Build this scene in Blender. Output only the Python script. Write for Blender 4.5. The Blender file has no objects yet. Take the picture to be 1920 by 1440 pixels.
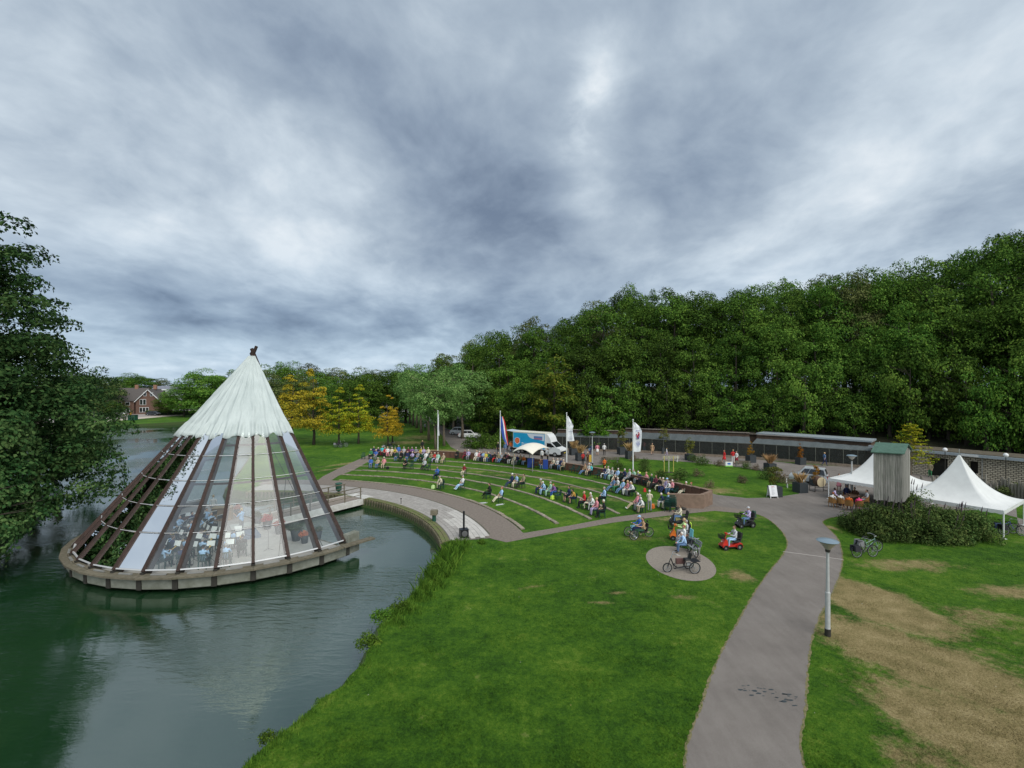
import bpy, bmesh, math, random
import numpy as np
from mathutils import Vector, Matrix, geometry
S = bpy.context.scene
COL = S.collection
random.seed(11)
R = math.radians
PI = math.pi

# ---------------------------------------------------------------- camera, sky, sun, exposure
F, HZ, CX, H = 890.0, 720.0, 960.0, 10.5          # focal length and horizon in photo pixels, camera height in metres
cam_d = bpy.data.cameras.new('camera'); cam = bpy.data.objects.new('camera', cam_d); COL.objects.link(cam)
cam_d.sensor_width = 36; cam_d.lens = 36 * F / 1920; cam_d.clip_start = .1; cam_d.clip_end = 5000
cam.location = (0, 0, H); cam.rotation_euler = (R(90), 0, 0)
S.camera = cam
S.view_settings.view_transform = 'Standard'; S.view_settings.look = 'None'
S.view_settings.exposure = 1.08; S.view_settings.gamma = 1; S.view_settings.use_curve_mapping = False
SUN_EL, SUN_AZ = 47, 150                          # veiled sun high behind the camera
world = bpy.data.worlds.new('World'); S.world = world; world.use_nodes = True

class NT:
    """small helper to wire nodes"""
    def __init__(s, tree): s.t = tree; s.n = tree.nodes; s.l = tree.links
    def new(s, kind, **kw):
        nd = s.n.new(kind)
        for k, v in kw.items():
            if k == 'ins':
                for i, x in v.items():
                    if isinstance(x, bpy.types.NodeSocket): s.l.new(x, nd.inputs[i])
                    else: nd.inputs[i].default_value = x
            else: setattr(nd, k, v)
        return nd
    def math(s, op, a, b=0.0, c=None, clamp=False):
        d = {0: a, 1: b}
        if c is not None: d[2] = c
        return s.new('ShaderNodeMath', operation=op, use_clamp=clamp, ins=d).outputs[0]
    def vmath(s, op, a, b=(0, 0, 0)):
        nd = s.new('ShaderNodeVectorMath', operation=op, ins={0: a, 1: b})
        return nd.outputs[1] if op in ('DOT_PRODUCT', 'DISTANCE', 'LENGTH') else nd.outputs[0]
    def noise(s, vec, scale, detail=4, rough=.5, dist=0):
        nd = s.new('ShaderNodeTexNoise', ins={'Scale': scale, 'Detail': detail, 'Roughness': rough, 'Distortion': dist})
        if vec is not None: s.l.new(vec, nd.inputs['Vector'])
        return nd.outputs[0]
    def ramp(s, fac, stops, interp='LINEAR'):
        nd = s.new('ShaderNodeValToRGB'); cr = nd.color_ramp; cr.interpolation = interp
        while len(cr.elements) < len(stops): cr.elements.new(.5)
        for e, (p, c) in zip(cr.elements, stops):
            e.position = p; e.color = (*c, 1) if len(c) == 3 else c
        s.l.new(fac, nd.inputs[0]); return nd.outputs[0]
    def rng(s, v, a, b, c=0.0, d=1.0, smooth=False):
        nd = s.new('ShaderNodeMapRange', ins={0: v, 1: a, 2: b, 3: c, 4: d})
        if smooth: nd.interpolation_type = 'SMOOTHSTEP'
        return nd.outputs[0]
    def mix(s, f, a, b, blend='MIX'):
        nd = s.new('ShaderNodeMix', data_type='RGBA', blend_type=blend)
        for i, x in ((0, f), (6, a), (7, b)):
            if isinstance(x, bpy.types.NodeSocket): s.l.new(x, nd.inputs[i])
            else: nd.inputs[i].default_value = (*x, 1) if isinstance(x, tuple) and len(x) == 3 else x
        return nd.outputs[2]
    def map(s, vec, loc=(0, 0, 0), rot=(0, 0, 0), sc=(1, 1, 1)):
        nd = s.new('ShaderNodeMapping', ins={'Location': loc, 'Rotation': rot, 'Scale': sc})
        s.l.new(vec, nd.inputs[0]); return nd.outputs[0]

def srgb(r, g, b):
    return tuple(((c / 255) / 12.92 if c / 255 <= .04045 else ((c / 255 + .055) / 1.055) ** 2.4) for c in (r, g, b))

def pdir(px, py):
    """direction of a photo pixel as a unit vector in the world (the sky is infinitely far away)"""
    return Vector(((px - CX) / F, 1, (HZ - py) / F)).normalized()

def build_world():
    nt = NT(world.node_tree); nt.n.clear()
    geo = nt.new('ShaderNodeTexCoord').outputs['Generated']
    sep = nt.new('ShaderNodeSeparateXYZ', ins={0: geo})
    z = nt.math('MAXIMUM', sep.outputs[2], 0.0)
    zz = nt.math('ADD', z, .26)
    px = nt.math('DIVIDE', sep.outputs[0], zz); py = nt.math('DIVIDE', sep.outputs[1], zz)
    flat = nt.new('ShaderNodeCombineXYZ', ins={0: px, 1: py, 2: 0.0}).outputs[0]
    # long soft cloud streets running towards the far left, lumpy masses over them
    st = nt.map(flat, (3.1, 1.7, 0), (0, 0, R(24)), (1.25, 1.05, 1))
    warp = nt.new('ShaderNodeTexNoise', ins={'Vector': st, 'Scale': .7, 'Detail': 3.0}).outputs['Color']
    wv = nt.vmath('MULTIPLY_ADD', warp, (.55, .55, 0))
    nt.n[-1].inputs[2].default_value = (0, 0, 0); nt.l.new(st, nt.n[-1].inputs[2])
    n1 = nt.noise(wv, .95, 5, .52)
    n2 = nt.noise(nt.vmath('ADD', wv, (7, 3, 1)), 2.5, 9, .55, .1)
    n3 = nt.noise(nt.map(wv, (1, 2, 0), (0, 0, .5), (1, .85, 1)), 6.5, 6, .6, .1)
    v = nt.math('ADD', nt.math('MULTIPLY', n1, .46), nt.math('ADD', nt.math('MULTIPLY', n2, .42), nt.math('MULTIPLY', n3, .12)))
    v = nt.rng(v, .36, .64, .24, .93)
    # the large masses of this particular sky, each a soft lobe around a direction
    def lobe(x, y, w, wy=None, tilt=0):
        c = pdir(x, y)
        d = nt.vmath('SUBTRACT', geo, tuple(c))
        r = Vector((0, 0, 1)).cross(c).normalized(); u = c.cross(r).normalized()
        ca, sa = math.cos(R(tilt)), math.sin(R(tilt))
        a = r * ca + u * sa; b = u * ca - r * sa
        da = nt.math('DIVIDE', nt.vmath('DOT_PRODUCT', d, tuple(a)), w); db = nt.math('DIVIDE', nt.vmath('DOT_PRODUCT', d, tuple(b)), wy or w)
        q = nt.math('ADD', nt.math('MULTIPLY', da, da), nt.math('MULTIPLY', db, db))
        return nt.math('POWER', 2.718, nt.math('MULTIPLY', q, -1.0))
    warpg = v
    for (x, y, w, wy, tilt, amt) in ((720, 240, .42, .15, 30, -.27), (1290, 330, .30, .13, -12, -.27), (1550, 190, .35, .12, -25, -.14), (1106, 190, .040, .12, 8, 'n'), (1118, 300, .045, .10, 8, .16),
                                     (1120, 320, .09, .16, 0, .14), (330, 130, .35, .16, 20, .14), (520, 360, .28, .10, 25, .08), (1780, 120, .3, .2, 0, .22),
                                     (600, 590, .5, .055, 2, -.36), (250, 610, .25, .05, 3, -.14), (1500, 430, .3, .06, -14, .12), (300, 330, .3, .07, 22, -.12), (1150, 390, .1, .04, 10, .14),
                                     (100, 560, .3, .1, 0, .1), (880, 480, .3, .06, 0, .05), (250, 680, .35, .035, 0, .34), (600, 655, .2, .03, 0, .22)):
        v = nt.math('ADD', v, nt.math('MULTIPLY', lobe(x, y, w, wy, tilt), nt.rng(n2, .40, .62, .05, .50) if amt == 'n' else amt))
    col = nt.ramp(v, [(0.0, srgb(106, 121, 142)), (.25, srgb(138, 153, 171)), (.5, srgb(166, 180, 194)), (.75, srgb(197, 209, 219)), (1.0, srgb(226, 233, 238)), (1.0, srgb(230, 236, 240))])
    # towards the horizon the cloud base turns bluer
    hz = nt.rng(z, .0, .30, 1, 0, True)
    col = nt.mix(nt.math('MULTIPLY', hz, .55), col, nt.mix(1.0, col, srgb(196, 222, 246), 'MULTIPLY'))
    scaled = nt.vmath('SCALE', col); nt.n[-1].inputs['Scale'].default_value = .52
    bg_c = nt.new('ShaderNodeBackground', ins={0: scaled, 1: 1.0})
    sky = nt.new('ShaderNodeTexSky', sky_type='NISHITA', sun_disc=False, sun_elevation=R(SUN_EL), sun_rotation=R(SUN_AZ))
    bg_s = nt.new('ShaderNodeBackground', ins={0: sky.outputs[0], 1: .08})
    mixs = nt.new('ShaderNodeMixShader', ins={0: .94, 1: bg_s.outputs[0], 2: bg_c.outputs[0]})
    out = nt.new('ShaderNodeOutputWorld'); nt.l.new(mixs.outputs[0], out.inputs[0])
build_world()
sl = bpy.data.lights.new('sun', 'SUN'); sl.energy = 1.5; sl.angle = R(54); sl.color = (1, .97, .92)
sun = bpy.data.objects.new('sun', sl); COL.objects.link(sun)
sun.rotation_euler = (R(90 - SUN_EL), 0, R(180 - SUN_AZ))

# ---------------------------------------------------------------- materials
MATS = {}
def mat(name, color=(.5, .5, .5), rough=.7, metal=0, var=0, scale=3, bump=0, bscale=None, col2=None, stretch=(1, 1, 1), spec=.4, rand=0, detail=5):
    """procedural material: base colour with noise variation, optional second colour, optional fine relief"""
    if name in MATS: return MATS[name]
    m = bpy.data.materials.new(name); m.use_nodes = True; nt = NT(m.node_tree); b = nt.n['Principled BSDF']
    b.inputs['Roughness'].default_value = rough; b.inputs['Metallic'].default_value = metal
    b.inputs['Specular IOR Level'].default_value = spec
    co = nt.map(nt.new('ShaderNodeTexCoord').outputs['Object'], sc=stretch)
    c = (*color, 1)
    if var or col2 is not None:
        n = nt.noise(co, scale, detail, .6)
        c2 = col2 or tuple(x * (1 - var) for x in color); c1 = color if col2 else tuple(min(1, x * (1 + var)) for x in color)
        c = nt.ramp(n, [(.3, c2), (.7, c1)])
    if rand:
        oi = nt.new('ShaderNodeObjectInfo').outputs['Random']
        f = nt.rng(oi, 0, 1, 1 - rand, 1 + rand)
        base = c if isinstance(c, bpy.types.NodeSocket) else nt.new('ShaderNodeRGB').outputs[0]
        if base is not c: base.default_value = c
        hsv = nt.new('ShaderNodeHueSaturation', ins={'Value': f, 'Color': base}); c = hsv.outputs[0]
    if isinstance(c, tuple): b.inputs['Base Color'].default_value = c
    else: nt.l.new(c, b.inputs['Base Color'])
    if bump:
        bn = nt.new('ShaderNodeBump', ins={'Strength': bump, 'Distance': .02, 'Height': nt.noise(co, bscale or scale * 4, 5, .6)})
        nt.l.new(bn.outputs[0], b.inputs['Normal'])
    MATS[name] = m; return m

def leafmat(name, stops, rand=.25, scale=.35, trans=.18, rough=.85):
    """foliage: colour varies from clump to clump, leaf to leaf and tree to tree"""
    if name in MATS: return MATS[name]
    m = bpy.data.materials.new(name); m.use_nodes = True; nt = NT(m.node_tree); b = nt.n['Principled BSDF']; out = nt.n['Material Output']
    co = nt.new('ShaderNodeTexCoord').outputs['Object']
    n = nt.noise(co, scale, 3, .6); rnd = nt.new('ShaderNodeNewGeometry').outputs['Random Per Island']
    oi = nt.new('ShaderNodeObjectInfo').outputs['Random']
    f = nt.math('ADD', nt.math('MULTIPLY', n, .75), nt.math('MULTIPLY', rnd, .35))
    f = nt.math('ADD', f, nt.rng(oi, 0, 1, -.09, .09))
    c = nt.ramp(f, stops)
    hsv = nt.new('ShaderNodeHueSaturation', ins={'Hue': nt.rng(oi, 0, 1, .478, .512), 'Value': nt.rng(nt.math('FRACT', nt.math('MULTIPLY', oi, 7.3)), 0, 1, 1 - rand, 1 + rand), 'Color': c})
    nt.l.new(hsv.outputs[0], b.inputs['Base Color']); b.inputs['Roughness'].default_value = rough; b.inputs['Specular IOR Level'].default_value = .08
    tr = nt.new('ShaderNodeBsdfTranslucent'); nt.l.new(hsv.outputs[0], tr.inputs[0])
    mx = nt.new('ShaderNodeMixShader', ins={0: trans, 1: b.outputs[0], 2: tr.outputs[0]}); nt.l.new(mx.outputs[0], out.inputs[0])
    MATS[name] = m; return m

# ---------------------------------------------------------------- mesh building
class MB:
    def __init__(s): s.v = []; s.f = []; s.m = []
    def add(s, vs, fs, m=0):
        o = len(s.v); s.v += [tuple(v) for v in vs]; s.f += [tuple(i + o for i in f) for f in fs]; s.m += [m] * len(fs); return s
    def box(s, c, d, rz=0, m=0, taper=1.0):
        hx, hy, hz = d[0] / 2, d[1] / 2, d[2] / 2; ca, sa = math.cos(rz), math.sin(rz); vs = []
        for z, t in ((-hz, 1), (hz, taper)):
            for x, y in ((-hx, -hy), (hx, -hy), (hx, hy), (-hx, hy)):
                x *= t; y *= t; vs.append((c[0] + x * ca - y * sa, c[1] + x * sa + y * ca, c[2] + z))
        return s.add(vs, [(3, 2, 1, 0), (4, 5, 6, 7), (0, 1, 5, 4), (1, 2, 6, 5), (2, 3, 7, 6), (3, 0, 4, 7)], m)
    def bar(s, a, b, w, h, up=(0, 0, 1), m=0, w2=None, h2=None):
        a = Vector(a); b = Vector(b); d = (b - a).normalized(); x = d.cross(Vector(up))
        if x.length < 1e-4: x = d.cross(Vector((1, 0, 0)))
        x.normalize(); y = x.cross(d).normalized(); vs = []
        for p, ww, hh in ((a, w, h), (b, w2 or w, h2 or h)):
            for i, j in ((-1, -1), (1, -1), (1, 1), (-1, 1)): vs.append(p + x * i * ww / 2 + y * j * hh / 2)
        return s.add(vs, [(3, 2, 1, 0), (4, 5, 6, 7), (0, 1, 5, 4), (1, 2, 6, 5), (2, 3, 7, 6), (3, 0, 4, 7)], m)
    def tube(s, pts, r, n=6, m=0, cap=True):
        pts = [Vector(p) for p in pts]; rs = r if isinstance(r, (list, tuple)) else [r] * len(pts); vs = []; fs = []
        px = None
        for i, p in enumerate(pts):
            d = (pts[min(i + 1, len(pts) - 1)] - pts[max(i - 1, 0)]).normalized()
            if px is None: px = d.orthogonal().normalized()
            px = (px - d * px.dot(d)); px = px.normalized() if px.length > 1e-6 else d.orthogonal().normalized()
            py = d.cross(px)
            for k in range(n):
                a = 2 * PI * k / n; vs.append(p + (px * math.cos(a) + py * math.sin(a)) * rs[i])
        for i in range(len(pts) - 1):
            for k in range(n): fs.append((i * n + k, i * n + (k + 1) % n, (i + 1) * n + (k + 1) % n, (i + 1) * n + k))
        if cap: fs.append(tuple(range(n - 1, -1, -1))); fs.append(tuple((len(pts) - 1) * n + k for k in range(n)))
        return s.add(vs, fs, m)
    def lathe(s, prof, n=16, c=(0, 0, 0), m=0, cap=True):
        vs = []; fs = []
        for r, z in prof:
            for k in range(n): a = 2 * PI * k / n; vs.append((c[0] + r * math.cos(a), c[1] + r * math.sin(a), c[2] + z))
        for i in range(len(prof) - 1):
            for k in range(n): fs.append((i * n + k, i * n + (k + 1) % n, (i + 1) * n + (k + 1) % n, (i + 1) * n + k))
        if cap: fs.append(tuple(range(n - 1, -1, -1))); fs.append(tuple((len(prof) - 1) * n + k for k in range(n)))
        return s.add(vs, fs, m)
    def ball(s, c, r, n=8, k=6, m=0):
        r = r if isinstance(r, (tuple, list)) else (r, r, r)
        prof = [(math.sin(PI * i / k), -math.cos(PI * i / k)) for i in range(k + 1)]; prof[0] = (.001, -1); prof[-1] = (.001, 1)
        o = len(s.v); s.lathe(prof, n, m=m, cap=False)
        for i in range(o, len(s.v)): v = s.v[i]; s.v[i] = (c[0] + v[0] * r[0], c[1] + v[1] * r[1], c[2] + v[2] * r[2])
        return s
    def ring(s, c, r, w, t, axis='x', n=20, m=0):
        """torus-like hoop: radius r, tube radius w (radial) / t (axial)"""
        vs = []; fs = []
        for i in range(n):
            a = 2 * PI * i / n
            for j in range(4):
                b = PI / 2 * j + PI / 4; rr = r + w * math.cos(b) * 1.4; ax = t * math.sin(b) * 1.4
                p = (ax, rr * math.cos(a), rr * math.sin(a)) if axis == 'x' else ((rr * math.cos(a), ax, rr * math.sin(a)) if axis == 'y' else (rr * math.cos(a), rr * math.sin(a), ax))
                vs.append((c[0] + p[0], c[1] + p[1], c[2] + p[2]))
            for j in range(4): fs.append((i * 4 + j, i * 4 + (j + 1) % 4, ((i + 1) % n) * 4 + (j + 1) % 4, ((i + 1) % n) * 4 + j))
        return s.add(vs, fs, m)
    def prism(s, poly, z0, z1, m=0, bottom=True):
        """vertical prism over a 2D outline (counter-clockwise)"""
        n = len(poly); A = sum(poly[i][0] * poly[(i + 1) % n][1] - poly[(i + 1) % n][0] * poly[i][1] for i in range(n))
        if A < 0: poly = poly[::-1]
        vs = [(x, y, z0) for x, y in poly] + [(x, y, z1) for x, y in poly]
        fs = [tuple(range(n, 2 * n))] + [(i, (i + 1) % n, n + (i + 1) % n, n + i) for i in range(n)]
        if bottom: fs.append(tuple(range(n - 1, -1, -1)))
        return s.add(vs, fs, m)
    def side(s, prof, x0, x1, m=0):
        """prism along x over a (y, z) outline"""
        n = len(prof); vs = [(x0, y, z) for y, z in prof] + [(x1, y, z) for y, z in prof]
        fs = [tuple(range(n - 1, -1, -1)), tuple(range(n, 2 * n))] + [(i, (i + 1) % n, n + (i + 1) % n, n + i) for i in range(n)]
        return s.add(vs, fs, m)
    def mesh(s, name, mats, smooth=False):
        me = bpy.data.meshes.new(name); me.from_pydata(s.v, [], s.f)
        for m in (mats if isinstance(mats, (list, tuple)) else [mats]): me.materials.append(m)
        me.polygons.foreach_set('material_index', s.m)
        if smooth: me.polygons.foreach_set('use_smooth', [True] * len(s.f))
        me.update(); return me
    def build(s, name, mats, parent=None, loc=None, rz=0, smooth=False, label=None, cat=None, group=None, kind=None):
        o = bpy.data.objects.new(name, s.mesh(name, mats, smooth)); COL.objects.link(o)
        return place(o, parent, loc, rz, label, cat, group, kind)

def place(o, parent=None, loc=None, rz=0, label=None, cat=None, group=None, kind=None):
    if parent is not None: o.parent = parent
    if loc is not None: o.location = loc
    if rz: o.rotation_euler = (0, 0, rz)
    if label: o['label'] = label
    if cat: o['category'] = cat
    if group: o['group'] = group
    if kind: o['kind'] = kind
    return o
def link_mesh(name, me, parent=None, loc=None, rz=0, **kw):
    o = bpy.data.objects.new(name, me); COL.objects.link(o); return place(o, parent, loc, rz, **kw)
def thing(name, label, cat, loc=(0, 0, 0), rz=0, group=None):
    o = bpy.data.objects.new(name, None); COL.objects.link(o); o.empty_display_size = .3
    return place(o, None, loc, rz, label, cat, group)
def kids(o): return [c for c in COL.objects if c.parent == o]
def dup(root, kidmap, loc, rz, label, group=None, scale=None):
    """a copy of a thing and of each of its parts and sub-parts; kidmap is the cached tree"""
    r = root.copy(); COL.objects.link(r); r.location = loc; r.rotation_euler = (0, 0, rz)
    if scale: r.scale = scale
    r['label'] = label
    if group: r['group'] = group
    for ch, subs in kidmap:
        c = ch.copy(); COL.objects.link(c); c.parent = r
        for g in subs: d = g.copy(); COL.objects.link(d); d.parent = c
    return r
def tree_of(root):
    ks = [o for o in bpy.data.objects if o.parent == root]
    return [(k, [o for o in bpy.data.objects if o.parent == k]) for k in ks]

def G(x, y, z=0.0):
    """world point at height z seen at photo pixel (x, y)"""
    d = F * (H - z) / (y - HZ); return Vector(((x - CX) / F * d, d, z))
def at(x, d, z=0.0): return Vector(((x - CX) / F * d, d, z))
def facing(p, q): return math.atan2(q[0] - p[0], -(q[1] - p[1]))      # rotation that turns local -Y towards q
# ---------------------------------------------------------------- ground, water, paths
AC = Vector((-23.75, 26.5))                       # centre of the amphitheatre arcs
RQ, RP, R1, STEP = 19.9, 23.2, 25.55, 2.95
def arc(r, a0, a1, n): return [(AC.x + r * math.cos(R(a0 + (a1 - a0) * i / n)), AC.y + r * math.sin(R(a0 + (a1 - a0) * i / n))) for i in range(n + 1)]
TC = Vector((-19.35, 35.45))                      # centre of the tent on the water
near_bank = [(-26, -9), (-19, 0), (-13.2, 7)] + [tuple(G(x, y).xy) for x, y in ((448, 1440), (505, 1395), (566, 1347), (612, 1306), (662, 1262), (688, 1222), (708, 1196), (722, 1168), (748, 1142), (776, 1118), (798, 1098), (812, 1078), (822, 1058), (836, 1034), (850, 1020))]
def wob(pts):
    out = []
    for i in range(len(pts) - 1):
        a, b = Vector(pts[i]), Vector(pts[i + 1]); n = max(1, int((b - a).length / .6))
        for k in range(n):
            p = a.lerp(b, k / n); d = (b - a).normalized(); q = Vector((-d.y, d.x)); w = .10 * math.sin(p.x * 5.1 + p.y * 3.3) + .08 * math.sin(p.y * 9.7)
            out.append((p.x + q.x * w, p.y + q.y * w))
    out.append(tuple(pts[-1])); return out
near_bank = wob(near_bank)
quay = arc(RQ, 14.5, 96, 44)
far = [(-28.5, 47.4), (-33, 58), (-44, 82), (-57, 108), (-72, 128), (-91, 134), (-100, 122), (-106, 113), (-125, 100), (-130, 80), (-90, 62), (-60, 52), (-46, 46), (-38.5, 38), (-35, 30), (-32.5, 22), (-31.5, 12), (-32, 2), (-38, -9)]
lake = near_bank + quay + far
WATER_Z = -.7

def grass_material():
    m = bpy.data.materials.new('mown_grass'); m.use_nodes = True; nt = NT(m.node_tree); b = nt.n['Principled BSDF']
    co = nt.new('ShaderNodeTexCoord').outputs['Object']
    big = nt.noise(co, .16, 4, .6); mid = nt.noise(co, 1.1, 6, .65); fine = nt.noise(nt.map(co, sc=(1, 1, 1)), 14, 6, .7)
    clump = nt.noise(co, 4.2, 5, .75)
    f = nt.math('ADD', nt.math('MULTIPLY', big, .26), nt.math('ADD', nt.math('MULTIPLY', mid, .24), nt.math('ADD', nt.math('MULTIPLY', fine, .22), nt.math('MULTIPLY', clump, .28))))
    green = nt.ramp(f, [(.39, (.013, .038, .004)), (.46, (.030, .086, .006)), (.53, (.062, .140, .009)), (.61, (.135, .20, .024))])
    dry = nt.ramp(nt.math('ADD', nt.math('MULTIPLY', mid, .5), nt.math('MULTIPLY', fine, .5)), [(.35, (.10, .095, .03)), (.5, (.24, .19, .085)), (.65, (.36, .29, .15))])
    # where the lawn has dried out: patches that belong to the ground
    acc = None
    for (p, rx, ry, rot, amt) in DRY:
        q = nt.vmath('SUBTRACT', co, (p[0], p[1], 0)); q = nt.map(q, rot=(0, 0, -rot))
        q = nt.vmath('MULTIPLY', q, (1 / rx, 1 / ry, 0)); d = nt.vmath('LENGTH', q)
        g = nt.rng(d, 0, 1.25, amt, 0, True)
        acc = g if acc is None else nt.math('MAXIMUM', acc, g)
    edge = nt.math('ADD', nt.math('MULTIPLY', nt.noise(co, .9, 6, .7), 1.15), nt.math('MULTIPLY', nt.noise(co, 4.5, 5, .75), .85))
    mask = nt.rng(nt.math('ADD', acc, nt.math('SUBTRACT', edge, 1.02)), .20, .66, 0, 1, True)
    worn = nt.rng(nt.math('ADD', nt.noise(co, .55, 6, .68), nt.math('MULTIPLY', nt.noise(co, 6, 5, .7), .25)), .74, .92, 0, .7, True)
    mask = nt.math('MAXIMUM', mask, nt.math('MULTIPLY', worn, .7))
    c = nt.mix(mask, green, dry)
    nt.l.new(c, b.inputs['Base Color']); b.inputs['Roughness'].default_value = .9; b.inputs['Specular IOR Level'].default_value = .15
    bn = nt.new('ShaderNodeBump', ins={'Strength': .7, 'Distance': .05, 'Height': nt.math('ADD', fine, nt.noise(co, 45, 3, .7))})
    nt.l.new(bn.outputs[0], b.inputs['Normal']); MATS['mown_grass'] = m
    return m
def gd(x, y): p = G(x, y); return (p.x, p.y)
DRY = [(gd(1640, 1130), 2.7, 4.8, .25, 1.2), (gd(1730, 1240), 2.8, 5.4, .5, 1.2), (gd(1850, 1380), 3.0, 4.2, .6, 1.15), (gd(1720, 1420), 1.6, 1.2, 0, .6), (gd(1840, 1160), 3.2, 2.0, 0, .55), (gd(1700, 1060), 5, 1.6, .0, .58), (gd(1900, 1110), 4, 1.4, 0, .62), (gd(1800, 1240), 6, 5, 0, .38), (gd(1900, 1300), 3, 2, 0, .4),
       (gd(1280, 975), 4.5, 2.2, .1, .5), (gd(1200, 1010), 3.0, 1.2, 0, .42), (gd(1385, 1080), 1.3, 1.4, 0, .6), (gd(1400, 970), 3, 1.2, 0, .35), (gd(1160, 1112), 1.1, .35, 0, .5), (gd(1000, 1100), 1.4, .35, .3, .45), (gd(1080, 1010), 3, .7, 0, .3), (gd(1290, 1120), 1.6, .5, 0, .4),
       (gd(1130, 1130), 1.0, .28, 0, .55), (gd(1340, 920), 5, 3.2, 0, .5), (gd(1240, 885), 4, 2, 0, .3), (gd(1600, 985), 1.5, 2.0, 0, .5), (gd(1560, 990), .6, 1.6, 0, .6),
       (gd(980, 893), 9, 1.1, -.25, .46), (gd(1090, 915), 7, 1.0, -.35, .5), (gd(900, 885), 9, 1.0, -.2, .4), (gd(1180, 940), 5, 1.3, -.5, .42), (gd(1000, 915), 5, .9, -.3, .35), (gd(840, 880), 8, .8, -.1, .38),
       (gd(660, 868), 7, 1.3, .8, .55), (gd(760, 830), 9, 5, 0, .55), (gd(820, 845), 8, 3, 0, .6), (gd(790, 820), 8, 8, 0, .5), (gd(620, 880), 6, .7, .9, .5)]
M_GRASS = grass_material()

def polymesh(name, poly, z, m, kind='structure', holes=(), label=None, parent=None, cat=None):
    """flat sheet from an outline with optional holes (constrained triangulation)"""
    vs = []; es = []
    for lp in [poly, *holes]:
        o = len(vs); vs += [Vector(p) for p in lp]; es += [(o + i, o + (i + 1) % len(lp)) for i in range(len(lp))]
    ov, oe, of, *_ = geometry.delaunay_2d_cdt(vs, es, [], 0, 1e-5)
    def inside(p, lp):
        c = False; j = len(lp) - 1
        for i in range(len(lp)):
            a, b = lp[i], lp[j]
            if (a[1] > p[1]) != (b[1] > p[1]) and p[0] < (b[0] - a[0]) * (p[1] - a[1]) / (b[1] - a[1]) + a[0]: c = not c
            j = i
        return c
    fs = []
    for f in of:
        c = sum((ov[i] for i in f), Vector((0, 0))) / len(f)
        if inside(c, poly) and not any(inside(c, h) for h in holes):
            a, b, d = ov[f[0]], ov[f[1]], ov[f[2]]
            fs.append(tuple(f) if (b - a).cross(d - a) > 0 else tuple(f)[::-1])
    mb = MB(); mb.add([(v.x, v.y, z) for v in ov], fs)
    return mb.build(name, m, parent, kind=kind, label=label, cat=cat)

ground = polymesh('ground', [(-900, -60), (900, -60), (900, 1500), (-900, 1500)], 0, M_GRASS, holes=[lake])
# the bank: the lawn's edge rolls down below the water
bank = MB()
lp = lake; n = len(lp); A = sum(lp[i][0] * lp[(i + 1) % n][1] - lp[(i + 1) % n][0] * lp[i][1] for i in range(n)); sg = 1 if A > 0 else -1
rows = []
for (off, z) in ((0, 0), (.12, -.10), (.3, -.55), (.55, -1.2), (1.2, -2.2)):
    row = []
    for i in range(n):
        a, b = Vector(lp[i - 1]), Vector(lp[(i + 1) % n]); d = (b - a).normalized(); q = Vector((-d.y, d.x)) * sg
        q = q * off; row.append((lp[i][0] + q.x, lp[i][1] + q.y, z))
    rows.append(row)
fs = []
for r_ in range(len(rows) - 1):
    for i in range(n): j = (i + 1) % n; fs.append((r_ * n + i, r_ * n + j, (r_ + 1) * n + j, (r_ + 1) * n + i))
bank.add([v for r_ in rows for v in r_], fs if sg < 0 else [f[::-1] for f in fs])
M_SOIL = mat('bank_soil', (.045, .05, .02), .95, var=.5, scale=3, bump=.6, col2=(.03, .075, .012))
bank.build('bank', M_SOIL, kind='structure')

def water_material():
    m = bpy.data.materials.new('lake_water'); m.use_nodes = True; nt = NT(m.node_tree); b = nt.n['Principled BSDF']
    co = nt.new('ShaderNodeTexCoord').outputs['Object']
    n = nt.noise(co, .12, 3, .5)
    c = nt.ramp(n, [(.3, (.006, .030, .010)), (.7, (.012, .040, .016))])
    nt.l.new(c, b.inputs['Base Color']); b.inputs['Roughness'].default_value = .04; b.inputs['IOR'].default_value = 2.5
    b.inputs['Specular IOR Level'].default_value = .62
    # wind ripples: long crests running up to the right, broken up; calmer in places
    w1 = nt.map(co, rot=(0, 0, R(-38)), sc=(.55, 2.1, 1))
    a = nt.noise(w1, 1.5, 3, .5, .5); a2 = nt.noise(nt.map(co, rot=(0, 0, R(-30)), sc=(.8, 2.6, 1)), 4.2, 3, .55, .3)
    fine = nt.noise(nt.map(co, rot=(0, 0, R(-45)), sc=(1, 2, 1)), 12, 3, .5)
    amp = nt.rng(nt.noise(co, .10, 2, .5), .42, .60, .12, 1.6, True)
    hgt = nt.math('ADD', nt.math('MULTIPLY', a, 1.0), nt.math('ADD', nt.math('MULTIPLY', a2, .34), nt.math('MULTIPLY', fine, .07)))
    bn = nt.new('ShaderNodeBump', ins={'Strength': nt.math('MULTIPLY', amp, .55), 'Distance': .085, 'Height': hgt}); nt.l.new(bn.outputs[0], b.inputs['Normal'])
    return m
wm = MB(); wm.add([(-160, -40, WATER_Z), (4, -40, WATER_Z), (4, 150, WATER_Z), (-160, 150, WATER_Z)], [(0, 1, 2, 3)])
wm.build('water', water_material(), kind='structure')

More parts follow.
